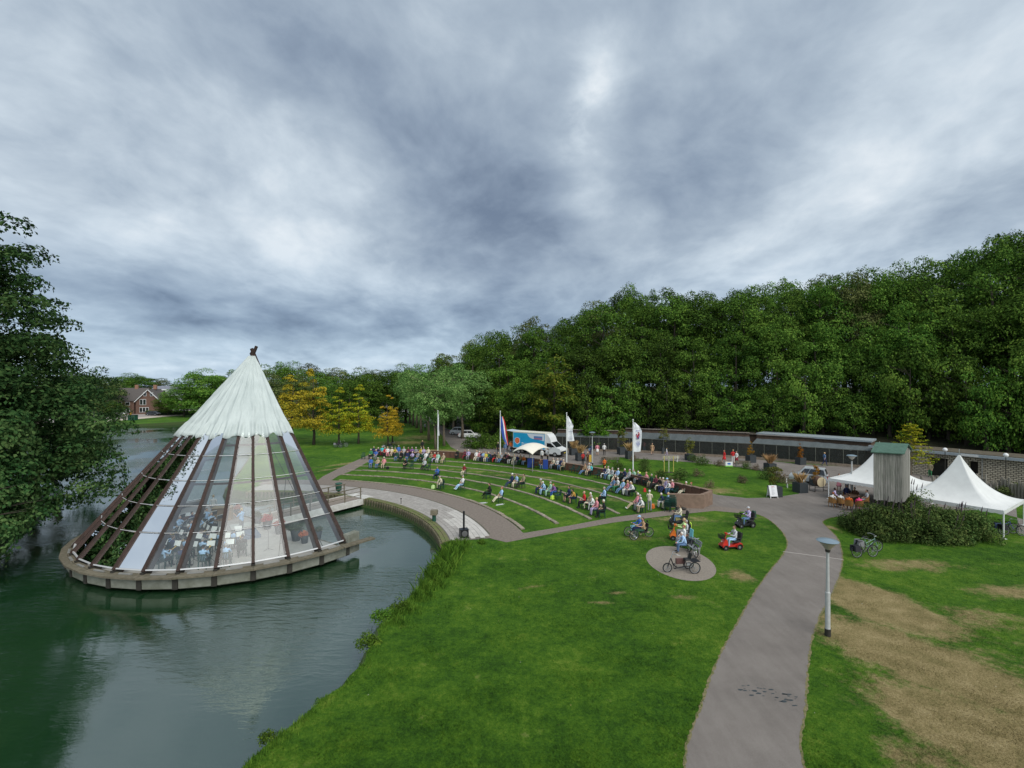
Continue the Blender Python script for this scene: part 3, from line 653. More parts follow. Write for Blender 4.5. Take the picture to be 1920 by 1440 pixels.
def pose(kind):
    """joint positions for one pose, facing -Y; returns joints and bones (a, b, tag)"""
    J = {}
    def sym(n, x, y, z, x2=None, y2=None, z2=None):
        J[n + 'L'] = (-x, y, z); J[n + 'R'] = (x if x2 is None else x2, y if y2 is None else y2, z if z2 is None else z2)
    if kind.startswith('sit') or kind in ('ride', 'play'):
        J.update(SIT); sym('sho', .18, .16, 1.03); sym('hip', .10, .10, .52); sym('kne', .12, -.30, .53); sym('ank', .11, -.34, .10); sym('toe', .13, -.50, .045)
        sym('elb', .25, .10, .78); sym('wri', .14, -.12, .68); sym('han', .08, -.18, .66)
        if kind == 'sit_lean':
            sym('kne', .12, -.34, .48); sym('ank', .11, -.66, .13); sym('toe', .14, -.76, .20); J['nec'] = (0, .22, 1.07); J['hd'] = (0, .20, 1.23); sym('sho', .18, .22, 1.01); J['che'] = (0, .21, .88); sym('wri', .12, -.05, .66); sym('han', .06, -.12, .65)
        if kind == 'sit_cross':
            J['kneR'] = (.05, -.34, .62); J['ankR'] = (-.10, -.44, .30); J['toeR'] = (-.14, -.58, .26); sym('elb', .24, .02, .76); J['wriL'] = (.02, -.10, .80); J['hanL'] = (.08, -.11, .82); J['wriR'] = (-.02, -.06, .76); J['hanR'] = (-.09, -.07, .77)
        if kind == 'sit_fwd':
            J['che'] = (0, .04, .86); J['nec'] = (0, -.04, 1.02); J['hd'] = (0, -.10, 1.16); sym('sho', .18, -.01, .96); sym('elb', .22, -.14, .70); sym('wri', .07, -.34, .62); sym('han', .04, -.40, .61); J['bel'] = (0, .10, .69)
        if kind in ('ride', 'play'):
            sym('elb', .25, -.02, .80); sym('wri', .17, -.28, .84); sym('han', .15, -.36, .86)
            if kind == 'play': sym('wri', .10, -.24, .90); sym('han', .06, -.30, .93)
    else:
        J.update(pel=(0, 0, .94), bel=(0, -.01, 1.10), che=(0, .0, 1.30), nec=(0, .01, 1.50), hd=(0, -.02, 1.65)); sym('sho', .19, .01, 1.43); sym('hip', .10, 0, .90); sym('kne', .11, -.02, .49); sym('ank', .11, .02, .09); sym('toe', .13, -.15, .04)
        sym('elb', .25, .04, 1.16); sym('wri', .24, -.06, .93); sym('han', .23, -.09, .84)
        if kind == 'walk':
            J['kneL'] = (-.10, -.16, .52); J['ankL'] = (-.10, -.24, .12); J['toeL'] = (-.11, -.40, .07); J['kneR'] = (.10, .06, .50); J['ankR'] = (.10, .30, .16); J['toeR'] = (.11, .18, .04)
            J['wriL'] = (-.26, .16, .96); J['hanL'] = (-.26, .18, .88); J['wriR'] = (.25, -.22, .98); J['hanR'] = (.24, -.28, .91)
        if kind == 'conduct':
            sym('elb', .30, -.10, 1.24); sym('wri', .26, -.32, 1.38); sym('han', .24, -.40, 1.42)
        if kind == 'fold':
            sym('elb', .24, -.04, 1.16); J['wriL'] = (.0, -.17, 1.22); J['hanL'] = (.09, -.17, 1.24); J['wriR'] = (-.0, -.20, 1.17); J['hanR'] = (-.09, -.20, 1.18)
        if kind == 'crouch':
            J.update(pel=(0, .15, .42), bel=(0, .08, .56), che=(0, -.02, .76), nec=(0, -.10, .93), hd=(0, -.16, 1.07)); sym('sho', .18, -.07, .88); sym('hip', .10, .12, .40); sym('kne', .15, -.22, .50); sym('ank', .12, -.02, .10); sym('toe', .14, -.18, .04); sym('elb', .24, -.24, .66); sym('wri', .14, -.42, .62); sym('han', .12, -.50, .60)
    return J
RAD = dict(pel=.145, bel=.135, che=.15, nec=.052, hd=.05, sho=.062, elb=.043, wri=.028, han=.034, hip=.095, kne=.062, ank=.042, toe=.036)
def bones(short, skirt):
    B = [('pel', 'bel', 1), ('bel', 'che', 1), ('che', 'nec', 1), ('nec', 'hd', 0)]
    for s in 'LR':
        B += [('che', 'sho' + s, 1), ('sho' + s, 'elb' + s, 1), ('elb' + s, 'wri' + s, 0 if short else 1), ('wri' + s, 'han' + s, 0), ('pel', 'hip' + s, 2), ('hip' + s, 'kne' + s, 2), ('kne' + s, 'ank' + s, 0 if skirt else 2), ('ank' + s, 'toe' + s, 3)]
    return B
HEADS = {}
def person_mesh(kind, short=False, skirt=False, long_hair=False):
    key = 'person_%s%d%d%d' % (kind, short, skirt, long_hair)
    if key in MATS: return MATS[key]
    J = pose(kind); B = bones(short, skirt); names = list(J)
    # five fingers at each hand, slightly curled
    J2 = dict(J); B2 = list(B); RR = {n: RAD[n[:3] if n[:3] in RAD else n] for n in names}
    RR['hd'] = .05
    for s in 'LR':
        w, h = Vector(J['wri' + s]), Vector(J['han' + s]); d = (h - w).normalized(); side = d.cross(Vector((0, 0, 1)));
        side = side.normalized() if side.length > .1 else Vector((1, 0, 0)); dn = side.cross(d).normalized()
        for i, (o, ln) in enumerate(((-.026, .052), (-.009, .062), (.009, .058), (.026, .044))):
            nm = 'f%d%s' % (i, s); J2[nm + 'a'] = tuple(h + side * o + d * .035); J2[nm + 'b'] = tuple(h + side * o * 1.15 + d * (.035 + ln * .7) - abs(dn.z) * Vector((0, 0, ln * .5)))
            B2 += [('han' + s, nm + 'a', 0), (nm + 'a', nm + 'b', 0)]; RR[nm + 'a'] = .011; RR[nm + 'b'] = .009
        nm = 'th' + s; J2[nm] = tuple(w + (h - w) * .6 + side * (-.045 if s == 'L' else .045) + d * .02); B2.append(('han' + s, nm, 0)); RR[nm] = .011
    nm = list(J2); idx = {n: i for i, n in enumerate(nm)}
    me = bpy.data.meshes.new('sk'); me.from_pydata([J2[n] for n in nm], [(idx[a], idx[b]) for a, b, _ in B2], [])
    o = bpy.data.objects.new('sk', me); COL.objects.link(o); md = o.modifiers.new('s', 'SKIN')
    sv = me.skin_vertices[0].data
    for n in nm:
        r = RR[n]; sv[idx[n]].radius = (r, r)
        if n in ('che', 'bel', 'pel'): sv[idx[n]].radius = (r * 1.12, r * .82)
    sv[idx['pel']].use_root = True
    ss = o.modifiers.new('u', 'SUBSURF'); ss.levels = 1; ss.render_levels = 1
    dg = bpy.context.evaluated_depsgraph_get(); ev = o.evaluated_get(dg); m2 = bpy.data.meshes.new_from_object(ev)
    vs = [v.co.copy() for v in m2.vertices]; mb = MB(); polys = [tuple(p.vertices) for p in m2.polygons]
    segs = [(Vector(J2[a]), Vector(J2[b]), t) for a, b, t in B2]; mi = []
    for p in polys:
        c = sum((vs[i] for i in p), Vector()) / len(p); best = 9; tt = 1
        for a, b, t in segs:
            ab = b - a; q = max(0, min(1, (c - a).dot(ab) / ab.length_squared)); dd = (a + ab * q - c).length
            if t == 1: dd -= .03 if (a - Vector(J['che'])).length < .3 or 1 else 0
            if dd < best: best, tt = dd, t
        mi.append(tt)
    mb.add(vs, polys); mb.m = mi
    bpy.data.objects.remove(o); bpy.data.meshes.remove(m2)
    # head with face, ears and hair
    h = Vector(J['hd']); 
    mb.ball(h, (.076, .094, .118), 14, 10, 0)
    mb.box((h.x, h.y - .098, h.z - .012), (.022, .03, .038), m=0, taper=.5)
    for s in (-1, 1):
        mb.ball((h.x + s * .079, h.y + .008, h.z - .008), (.012, .02, .03), 6, 4, 0)
        mb.ball((h.x + s * .031, h.y - .083, h.z + .012), (.013, .010, .008), 6, 4, 5)
    mb.box((h.x, h.y - .086, h.z - .050), (.045, .012, .009), m=6)
    hv = len(mb.v); mb.ball((h.x, h.y + .018, h.z + .028), (.086, .098, .108), 14, 10, 4)
    for i in range(hv, len(mb.v)):                       # hair line: pull the front and the underside in
        v = Vector(mb.v[i]) - h
        if v.y < -.03 and v.z < .075: v.y = -.03 + (v.y + .03) * .15
        if v.z < -.03: v.z = -.03 + (v.z + .03) * (.9 if long_hair and v.y > 0 else .1)
        mb.v[i] = tuple(h + v)
    if long_hair: mb.ball((h.x, h.y + .06, h.z - .07), (.075, .045, .11), 10, 6, 4)
    if skirt and kind not in ('stand', 'walk', 'fold'):
        a, b = Vector(J['kneL']), Vector(J['kneR']); c = (a + b) / 2; p = Vector(J['pel']); mb.bar(p + Vector((0, 0, .02)), c + Vector((0, -.02, .02)), .34, .19, m=2, w2=.40)
    elif skirt:
        mb.lathe([(.23, .55), (.21, .68), (.175, .86), (.15, .98)], 12, m=2)
    if kind == 'play':
        pass
    me = mb.mesh('person_body', [SKIN, cloth('white'), cloth('denim'), SHOE, hairm('grey'), mat('eye', (.03, .02, .02), .3), mat('lips', (.35, .12, .10), .5)], True)
    MATS[key] = me; HEADS[key] = h; HEADS[me.name] = h; return me
def set_slot(o, i, m):
    o.material_slots[i].link = 'OBJECT'; o.material_slots[i].material = m
def add_person(loc, rz, top, bottom, hair, kind, label, group=None, short=False, skirt=False, lh=False, hat=None, dark=False, shoe=None, sc=1.0, seat=.0):
    me = person_mesh(kind, short, skirt, lh)
    o = link_mesh('person', me, None, (loc[0], loc[1], (loc[2] if len(loc) > 2 else 0) + seat), rz, label=label, cat='person', group=group)
    o.scale = (sc, sc, sc)
    set_slot(o, 1, cloth(top)); set_slot(o, 2, cloth(bottom)); set_slot(o, 4, hairm(hair))
    if dark: set_slot(o, 0, SKIND)
    if shoe == 'white': set_slot(o, 3, SHOEW)
    if hat:
        h = HEADS[me.name]; key = 'hat_' + hat
        if key not in MATS:
            mb = MB(); mb.lathe([(.098, 0), (.096, .04), (.075, .085), (.03, .105), (.002, .108)], 14, cap=False); mb.prism([(.06 * math.cos(t) , -.08 - .075 * math.sin(t)) for t in [PI * i / 6 for i in range(7)]], .0, .012)
            MATS[key] = mb.mesh('cap', cloth(hat))
        c = link_mesh('cap', MATS[key], o, (h.x, h.y + .012, h.z + .035))
    return o

# dark green plastic garden chair
M_CH = mat('green_plastic', (.012, .048, .036), .45, var=.15, rand=.25)
def chair_parts():
    P = {}
    mb = MB(); mb.box((0, 0, .43), (.46, .44, .03)); mb.bar((-.21, -.21, .405), (.21, -.21, .405), .02, .05); P['seat'] = mb
    mb = MB()
    for i in range(5): x = -.16 + .08 * i; mb.bar((x, .215, .44), (x * 1.1, .32, .84), .045, .018, up=(0, 1, 0))
    mb.bar((-.22, .315, .86), (.22, .315, .86), .02, .07); P['backrest'] = mb
    return P
CP = chair_parts(); chair_me = {k: m.mesh(k, M_CH) for k, m in CP.items()}
mb = MB(); mb.bar((0, 0, 0), (0, 0, .43), .035, .035, w2=.05, h2=.05); leg_me = mb.mesh('leg', M_CH)
def armmb(s):
    mb = MB(); mb.bar((s * .25, -.2, .42), (s * .26, -.19, .65), .04, .03); mb.bar((s * .26, -.21, .655), (s * .25, .27, .66), .055, .025); return mb
arm_me = [armmb(-1).mesh('armrest', M_CH), armmb(1).mesh('armrest', M_CH)]
mb = MB()
for k in CP.values(): mb.add(k.v, k.f)
for s in (-1, 1): a = armmb(s); mb.add(a.v, a.f)
for x, y in ((-.2, -.19), (.2, -.19), (-.21, .22), (.21, .22)): mb.bar((x, y, 0), (x, y, .43), .045, .045)
whole_chair = mb.mesh('garden_chair', M_CH)
def add_chair(loc, rz, label, group='dark green plastic garden chairs of the audience', parts=True, z=0):
    if not parts: return link_mesh('garden_chair', whole_chair, None, (loc[0], loc[1], z), rz, label=label, cat='chair', group=group)
    t = thing('garden_chair', label, 'chair', (loc[0], loc[1], z), rz, group)
    for k, me in chair_me.items(): link_mesh(k, me, t)
    for x, y in ((-.2, -.19), (.2, -.19), (-.21, .22), (.21, .22)): link_mesh('leg', leg_me, t, (x, y, 0))
    for me in arm_me: link_mesh('armrest', me, t)
    return t

STAGE = (-19.0, 35.5)
AUD = [  # photo x, y of the feet, top, bottom, hair, pose, cluster, extras
 (693,861.5,'green','black','white','sit_up','A'),(700,856,'navy','navy','grey','sit_cross','B'),(703,863,'blue','grey','white','sit_up','A'),(708,856,'navy','black','white','sit_fwd','B'),(715,855.5,'turquoise','darkred','grey','sit_up','B'),
 (726,857,'white','pink','blond','sit_up','B'),(733,857,'cream','beige','white','sit_lean','B'),(755,857,'lightgrey','grey','grey','sit_up','B'),(763,857,'maroon','navy','brown','sit_up','B'),(770.5,857,'purple','black','grey','sit_cross','B'),
 (750,866,'black','black','brown','sit_up','C'),(761.5,866,'navy','denim','grey','sit_up','C'),(770.5,866.5,'lilac','black','white','sit_cross','C'),(780,866.5,'grey','denim','grey','sit_lean','C'),(787,858,'yellow','black','white','sit_up','B'),
 (796,866,'white','lightgrey','grey','sit_lean','C'),(801,858.5,'cream','grey','white','sit_up','B'),(806,867.5,'khaki','green','brown','sit_up','C'),(811.5,868.5,'red','lilac','white','sit_cross','C'),(819,869,'mint','white','grey','sit_up','C'),(828,870,'beige','beige','white','sit_up','C'),
 (719.5,857,'red','black','grey','sit_up','B'),(740,857.5,'yellow','navy','grey','sit_fwd','B'),(777,858,'grey','black','white','sit_up','B'),(793,858.5,'lilac','grey','blond','sit_cross','B'),(741,865.5,'darkgreen','denim','white','sit_up','C'),(788.5,867,'darkgreen','black','brown','sit_fwd','C'),
 (855,862,'black','black','grey','sit_up','D'),(869,863,'maroon','darkred','brown','sit_cross','D'),(876,863.5,'lilac','grey','white','sit_up','D'),
 (891,865,'white','cream','blond','sit_lean','E'),(895.5,865.5,'pink','grey','white','sit_up','E'),(904,866.5,'lightblue','navy','brown','sit_cross','E'),(912,867,'green','denim','white','sit_up','E'),(930.5,868,'khaki','grey','grey','sit_up','E'),(949,870,'maroon','black','white','sit_cross','E'),(966,872.5,'navy','grey','grey','sit_up','E'),(900,866,'navy','black','grey','sit_up','E'),(908,867,'yellow','cream','blond','sit_up','E'),(916,867,'navy','navy','brown','sit_fwd','E'),(925,868,'black','red','brown','sit_cross','E'),(936.5,868.5,'grey','denim','grey','sit_lean','E'),(945,869,'black','black','grey','sit_up','E'),(953,870.5,'black','white','white','sit_fwd','E'),(960,872.5,'cream','cream','blond','sit_up','E'),(972,872,'tan','green','white','sit_up','E'),(980,873,'orange','lightblue','brown','sit_fwd','E'),
 (694,879,'blue','denim','grey','sit_up','F'),(705,879,'beige','denim','white','sit_up','F'),(717,879.5,'pink','beige','white','sit_up','F'),
 (758,880,'black','black','brown','sit_fwd','G'),(792,881.5,'lightgrey','black','grey','sit_lean','G'),
 (1032,880,'cream','grey','grey','sit_up','H'),(1041,881,'white','black','white','sit_up','H'),(1052,884,'beige','khaki','white','sit_cross','H'),
 (1090,891,'tan','denim','brown','sit_lean','I'),(1102,893,'turquoise','black','grey','sit_up','I'),
 (1128,898,'navy','white','blond','sit_cross','J'),(1141,901,'lightgrey','mint','grey','sit_up','J'),(1152,902,'lightblue','cream','white','sit_lean','J'),(1172,905,'lightgrey','grey','grey','sit_lean','J'),(1182,906,'mint','black','brown','sit_cross','J'),(1196,909,'navy','black','grey','sit_fwd','J',dict(hat='neon')),
 (1142,922,'denim','denim','brown','sit_lean','K'),(1150,923,'white','green','white','sit_up','K'),(1160,926.5,'lightblue','denim','blond','sit_lean','K'),(1168,928.5,'pink','white','blond','sit_up','K',dict(lh=True)),(1179,931,'white','black','blond','sit_fwd','K'),
 (1134,899.5,'white','denim','grey','sit_up','J'),(1165,904,'navy','black','white','sit_cross','J'),(1189,907.5,'grey','grey','white','sit_up','J'),(1205,911,'pink','black','blond','sit_up','J'),(1145,915,'black','grey','grey','sit_up','K'),(1174,930,'lilac','grey','white','sit_up','K'),(1236,923,'beige','navy','white','sit_up','L'),(1215,915.5,'darkgreen','khaki','grey','sit_up','L'),(1248,926.5,'white','denim','grey','sit_fwd','L'),(1190,958,'lightblue','grey','grey','sit_up','O'),(1099,892.5,'white','beige','white','sit_up','I'),(1047,882,'navy','denim','grey','sit_up','H'),
 (1222,918,'maroon','black','brown','sit_lean','L'),(1230,921.5,'black','cream','grey','sit_cross','L'),(1242,925,'lilac','navy','grey','sit_lean','L',dict(hat='lightblue')),(1252,927.5,'pink','denim','white','sit_up','L'),(1276,931,'cream','cream','white','sit_lean','M'),(1287,932,'black','white','red','sit_up','M'),
 (1234,952,'navy','white','white','sit_fwd','N'),(1243,955,'lightblue','cream','blond','sit_up','N'),
 (1183,956,'pink','beige','white','sit_lean','O',dict(shoe='white')),(1196,962,'white','beige','white','sit_fwd','O'),
 (1123,944,'lightblue','black','grey','sit_up','P'),
 (952,914,'navy','navy','grey','sit_lean','Q',dict(hat='white')),(961,915,'lightblue','cream','brown','sit_up','Q'),(973,916,'khaki','black','black','sit_lean','Q'),
 (908,936,'black','black','brown','sit_cross','R'),(930,943,'lightblue','cream','red','sit_lean','R'),
 (1005,926,'khaki','navy','grey','sit_up','S',dict(hat='lightgrey')),(1013,928.5,'lightblue','lightblue','white','sit_fwd','S'),(1023,931,'mint','mint','grey','sit_up','S'),(1033,933,'purple','blue','red','sit_fwd','S'),
 (1058,941.5,'navy','black','black','sit_up','T',dict(skirt=True,lh=True)),(1068,944.5,'mustard','navy','black','sit_fwd','T',dict(skirt=True,lh=True)),
 (1085,953,'red','black','bald','sit_up','U'),(1097,956,'beige','cream','white','sit_cross','U',dict(lh=True)),(1103,957,'white','white','grey','sit_fwd','U'),(1108,966.5,'pink','lilac','blond','sit_up','U'),(1120,970.5,'black','black','white','sit_up','U'),
 (815,899.5,'blue','navy','brown','sit_cross','V'),(821,917,'cream','cream','grey','sit_fwd','W'),(859,919,'white','lightblue','grey','sit_lean','X',dict(shoe='white')),(866,893.5,'darkred','cream','white','sit_up','Y'),
]
PL = dict(A='at the far end of the top row', B='against the far wall end', C='one row before the far wall end', D='in the wall trio left of the truck', E='in the wall row before the truck', F='on the third terrace by the side path', G='between empty chairs on the fourth terrace',
 H='by the wall beside the small canopy', I='by the wall next to two empty chairs', J='by the wall below the hindmost white flag', K='in the tight row near the white flag', L='by the wall before its right end', M='in the corner where the wall ends', N='beside the standing woman in cream', O='in the pair by the terrace end',
 P='alone in the row above the red jacket', Q='in the trio on the third terrace', R='in the pair on the lowest terrace', S='in the foursome on the second terrace', T='in the pair beside an empty chair', U='in the group by the lower path', V='alone with crossed legs mid terrace', W='with a cream shawl beside an empty chair', X='alone on the lowest terrace', Y='alone on the upper terrace')
WORD = ['first', 'second', 'third', 'fourth', 'fifth', 'sixth', 'seventh', 'eighth', 'ninth', 'tenth', 'eleventh', 'twelfth']
CN = dict(lime='pale green', neon='neon yellow', lightblue='light blue', darkred='dark red', lightgrey='light grey', hotpink='hot pink', darkgreen='dark green')
def cn(c): return CN.get(c, c)
clusters = {}
for p in AUD: clusters.setdefault(p[6], []).append(p)
seen_lbl = set()
def chair_label(ps, i, cl):
    return 'occupied green chair, %s from the left, %s' % ((WORD + ['thirteenth', 'fourteenth', 'fifteenth', 'sixteenth', 'seventeenth', 'eighteenth', 'nineteenth', 'twentieth'])[i], PL[cl].replace('in the pair ', 'of the pair ')) if len(ps) > 1 else 'occupied green chair %s' % PL[cl]
rr = random.Random(21)
for cl, ps in clusters.items():
    ps.sort(key=lambda p: p[0])
    for i, p in enumerate(ps):
        x, y, top, bot, hair, kind, _ = p[:7]; ex = dict(p[7]) if len(p) > 7 else {}
        loc = G(x, y); rz = facing(loc, STAGE) + R(rr.uniform(-9, 9))
        loc = loc + Vector((-math.sin(rz), math.cos(rz), 0)) * .35
        o1 = 'alone' in PL[cl] or len(ps) == 1
        who = '%s person in %s and %s' % ('bald' if hair == 'bald' else hair + '-haired', cn(top), cn(bot) + (' skirt' if 'skirt' in ex else ''))
        lbl = '%s %s' % (who, PL[cl])
        if lbl in seen_lbl: lbl = lbl + ', more to the right'
        seen_lbl.add(lbl)
        short = ex.pop('short', rr.random() < .3)
        add_person(loc, rz, top, bot, hair, kind, lbl, 'audience seated on the terraces', short=short, sc=rr.uniform(.97, 1.06), **ex)
        near = y > 895
        add_chair((loc.x, loc.y + 0), rz, chair_label(ps, i, cl), parts=near)
EMPTY = [(681,861,'empty green chair at the outer end of the wall row'),(771,880,'empty green chair beside the person in black on the fourth terrace'),(802.5,882.5,'empty green chair beside the person leaning back in light grey'),(1072,886,'empty green chair by the wall, nearer the canopy'),(1082,888,'empty green chair by the wall, second from the canopy'),
 (1161,903,'empty green chair in the wall row before the hindmost flag'),(1212,912,'empty green chair beside the neon cap'),(1265,929,'empty green chair by the wall near its corner'),(1046,937,'empty green chair beside the two dark-haired women'),(813,857,'empty dark chair at the wall behind the yellow top'),(827,918,'empty green chair beside the cream shawl'),(1120,897,'empty green chair beside the pink hat')]
for x, y, l in EMPTY:
    loc = G(x, y); add_chair(loc, facing(loc, STAGE) + R(rr.uniform(-14, 14)), l, parts=y > 880)
for i, (x, y, n_) in enumerate(((1252, 959, 4), (1262, 959, 5))):
    for k in range(n_):
        loc = G(x, y); add_chair((loc.x, loc.y + .03 * k), R(150 + 8 * i), '%s chair up in the %s stack of green chairs by the wall end' % (WORD[k], 'taller' if i else 'lower'), parts=True, z=.13 * k, group='stacked green chairs')
# standing and walking people
STD = [
 (747.5,858,'blue','grey','grey','stand',None,'person in blue polo standing before the wall row',{}),(1218,959,'cream','grey','white','fold',(1230,950),'person in long cream coat standing at the end of the terraces',{}),
 (934,851,'black','black','grey','stand',STAGE,'person in black standing behind the wall left of the Dutch flag',{}),(947,852,'denim','grey','blond','stand',STAGE,'person in blue grey jacket standing behind the wall by the Dutch flag',{}),(951,845,'blue','navy','brown','stand',None,'person in blue standing behind the Dutch flag cloth',{}),(958,848,'orange','denim','brown','walk',None,'person in orange top walking by the back of the truck',{}),
 (1042,848,'khaki','black','blond','stand',None,'person in khaki standing at the motorbike before the truck',{}),(1016,866,'white','black','grey','stand',STAGE,'person in white standing behind the canopy at the wall',{}),(1027,865,'lightgrey','black','brown','stand',None,'person in light grey by the front wheel of the truck',{}),
 (1093,873,'red','black','blond','fold',STAGE,'person in red leaning on the wall beside a brown coat',{}),(1102,873,'brown','brown','blond','fold',STAGE,'person in brown coat leaning on the wall beside a red top',{}),(1133.5,886,'orange','black','black','fold',STAGE,'person in orange red with black hat behind the wall',{'hat': 'black'}),
 (1106,854,'lightblue','darkred','brown','stand',(1110,820),'small child in blue at the aviary mesh',{'sc': .72}),(1109,855,'navy','navy','brown','stand',(1110,820),'person in navy beside the small child at the aviary',{}),(1120,854,'pink','white','brown','stand',(1120,820),'person in pink top and white skirt watching the aviary',{'skirt': True, 'lh': True}),(1133,854,'white','black','grey','stand',(1133,820),'person in white shirt and black trousers watching the aviary',{}),
 (1208,848,'pink','lightblue','brown','fold',(1208,820),'person in pink top and light jeans behind the hindmost flag',{}),(1219,848,'beige','tan','grey','stand',(1219,820),'older person in beige beside the tan dress',{}),(1223,853,'tan','tan','brown','walk',(1222,870),'person in short tan dress walking by the tall planter',{'skirt': True, 'short': True}),(1250,855,'white','lilac','blond','walk',(1270,855),'small child in white walking by the tall planter',{'sc': .65}),
 (1292,857,'khaki','navy','blond','crouch',(1278,857),'person in khaki crouching beside a black pushchair',{}),
 (1358,869,'red','red','red','walk',(1330,869),'person in red dress walking past the aviary',{'skirt': True, 'lh': True}),(1374.5,868,'red','white','blond','stand',(1400,820),'person in red top and white trousers by the aviary',{}),(1381,871,'white','darkred','brown','walk',(1360,872),'person in white top and dark red skirt by the aviary',{'skirt': True}),
 (1546,874,'denim','navy','blond','walk',(1560,874),'person in blue shirt walking beyond the silver van',{'short': True}),(1573,922,'white','pink','brown','fold',(1590,930),'person in white top and pink skirt behind the canopy tent',{'skirt': True, 'lh': True}),(1588,922,'darkred','grey','grey','fold',(1573,925),'person in dark red beside the pink skirt behind the tent',{}),
 (797,808,'grey','black','brown','walk',(797,840),'person in grey walking on the avenue under the trees',{}),(792,847,'black','black','blond','stand',STAGE,'person in black looking over the wall by the trees',{}),
 (1744,895,'khaki','green','brown','stand',(1700,900),'person with an orange backpack by the stone building',{}),
]
for x, y, top, bot, hair, kind, tgt, lbl, ex in STD:
    loc = G(x, y); tg = Vector(tgt) if tgt is STAGE else (G(*tgt).xy if tgt else Vector((loc.x + rr.uniform(-1, 1), loc.y + rr.uniform(-1, 1))))
    add_person(loc, facing(loc, tg), top, bot, hair, kind, lbl, 'people standing and walking in the park', **ex)

# the band on the stage
CON = G(453, 1006); pod = MB(); pod.box((0, 0, .1), (1.5, 1.9, .2)); pod.build('podium', mat('podium_blue', (.10, .14, .20), .8, var=.1), None, (CON.x + .25, CON.y + .1, 0), R(38), label='low blue grey podium under the conductor', cat='podium')
add_person((CON.x, CON.y, .2), R(-100), 'lightblue', 'grey', 'blond', 'conduct', 'conductor in light blue top standing on the low podium', None, short=True)
M_PAPER = mat('sheet_music', (.75, .75, .73), .7); M_BRASS = mat('brass', (.55, .36, .10), .3, .9)
def stand_mesh():
    mb = MB(); mb.tube([(0, 0, .25), (0, 0, 1.0)], .012, 5)
    for k in range(3): a = 2 * PI * k / 3; mb.tube([(0, 0, .3), (.24 * math.cos(a), .24 * math.sin(a), .01)], .01, 4)
    mb.bar((-.25, .0, 1.02), (.25, .0, 1.02), .03, .06); mb.bar((0, .02, .98), (0, -.10, 1.26), .48, .012, up=(0, 1, 0)); return mb.mesh('frame', M_DARK)
st_me = stand_mesh(); mb = MB(); mb.bar((0, .045, 1.02), (0, -.07, 1.30), .44, .006, up=(0, 1, 0)); sheet_me = mb.mesh('sheet', M_PAPER)
def horn_mesh():
    mb = MB(); mb.lathe([(.012, 0), (.014, .18), (.02, .26), (.05, .34), (.075, .36)], 10, cap=False); mb.tube([(0, 0, .02), (.06, 0, .05), (.06, 0, .22), (0, 0, .25)], .012, 6); return mb.mesh('trumpet', M_BRASS, True)
horn_me = horn_mesh()
rows_ = [(2.9, 158, 292, 8), (4.3, 150, 300, 12), (5.7, 168, 292, 12)]
n_mus = 0; rr = random.Random(9); hr = ['grey', 'brown', 'white', 'blond', 'black', 'grey', 'brown']
RWN = ['inner', 'middle', 'outer']
for ri, (r0, a0, a1, n) in enumerate(rows_):
    for i in range(n):
        a = R(a0 + (a1 - a0) * i / (n - 1)); x, y = CON.x + r0 * math.cos(a), CON.y + r0 * math.sin(a)
        if math.hypot(x - TC.x, y - TC.y) > 8.7: continue
        rz = facing((x, y), CON) + R(rr.uniform(-8, 8)); hh = hr[(i * 3 + ri) % 7]; top = ('black', 'lightblue', 'navy')[(i + ri) % 3] if i % 2 else 'lightblue'
        who = '%s-haired musician in %s, %s of the %s row round the conductor' % (hh, cn(top), WORD[i], RWN[ri])
        add_person((x, y, 0), rz, top, 'black', hh, 'play', who, 'musicians seated on the stage')
        add_chair((x, y), rz, 'black stage chair of the %s musician in the %s row' % (WORD[i], RWN[ri]), group='chairs of the band', parts=False)
        fx, fy = math.sin(rz), -math.cos(rz)
        t = thing('music_stand', 'black music stand with white sheets before the %s musician of the %s row' % (WORD[i], RWN[ri]), 'music stand', (x + fx * .75, y + fy * .75, 0), rz + PI + R(180), 'music stands of the band')
        link_mesh('stand_frame', st_me, t); link_mesh('sheet', sheet_me, t)
        if (i + ri) % 2 == 0:
            o = link_mesh('trumpet', horn_me, None, (x + fx * .34, y + fy * .34, .86), rz, label='brass instrument held by the %s musician of the %s row' % (WORD[i], RWN[ri]), cat='instrument', group='brass instruments'); o.rotation_euler = (R(62), 0, rz)
        n_mus += 1
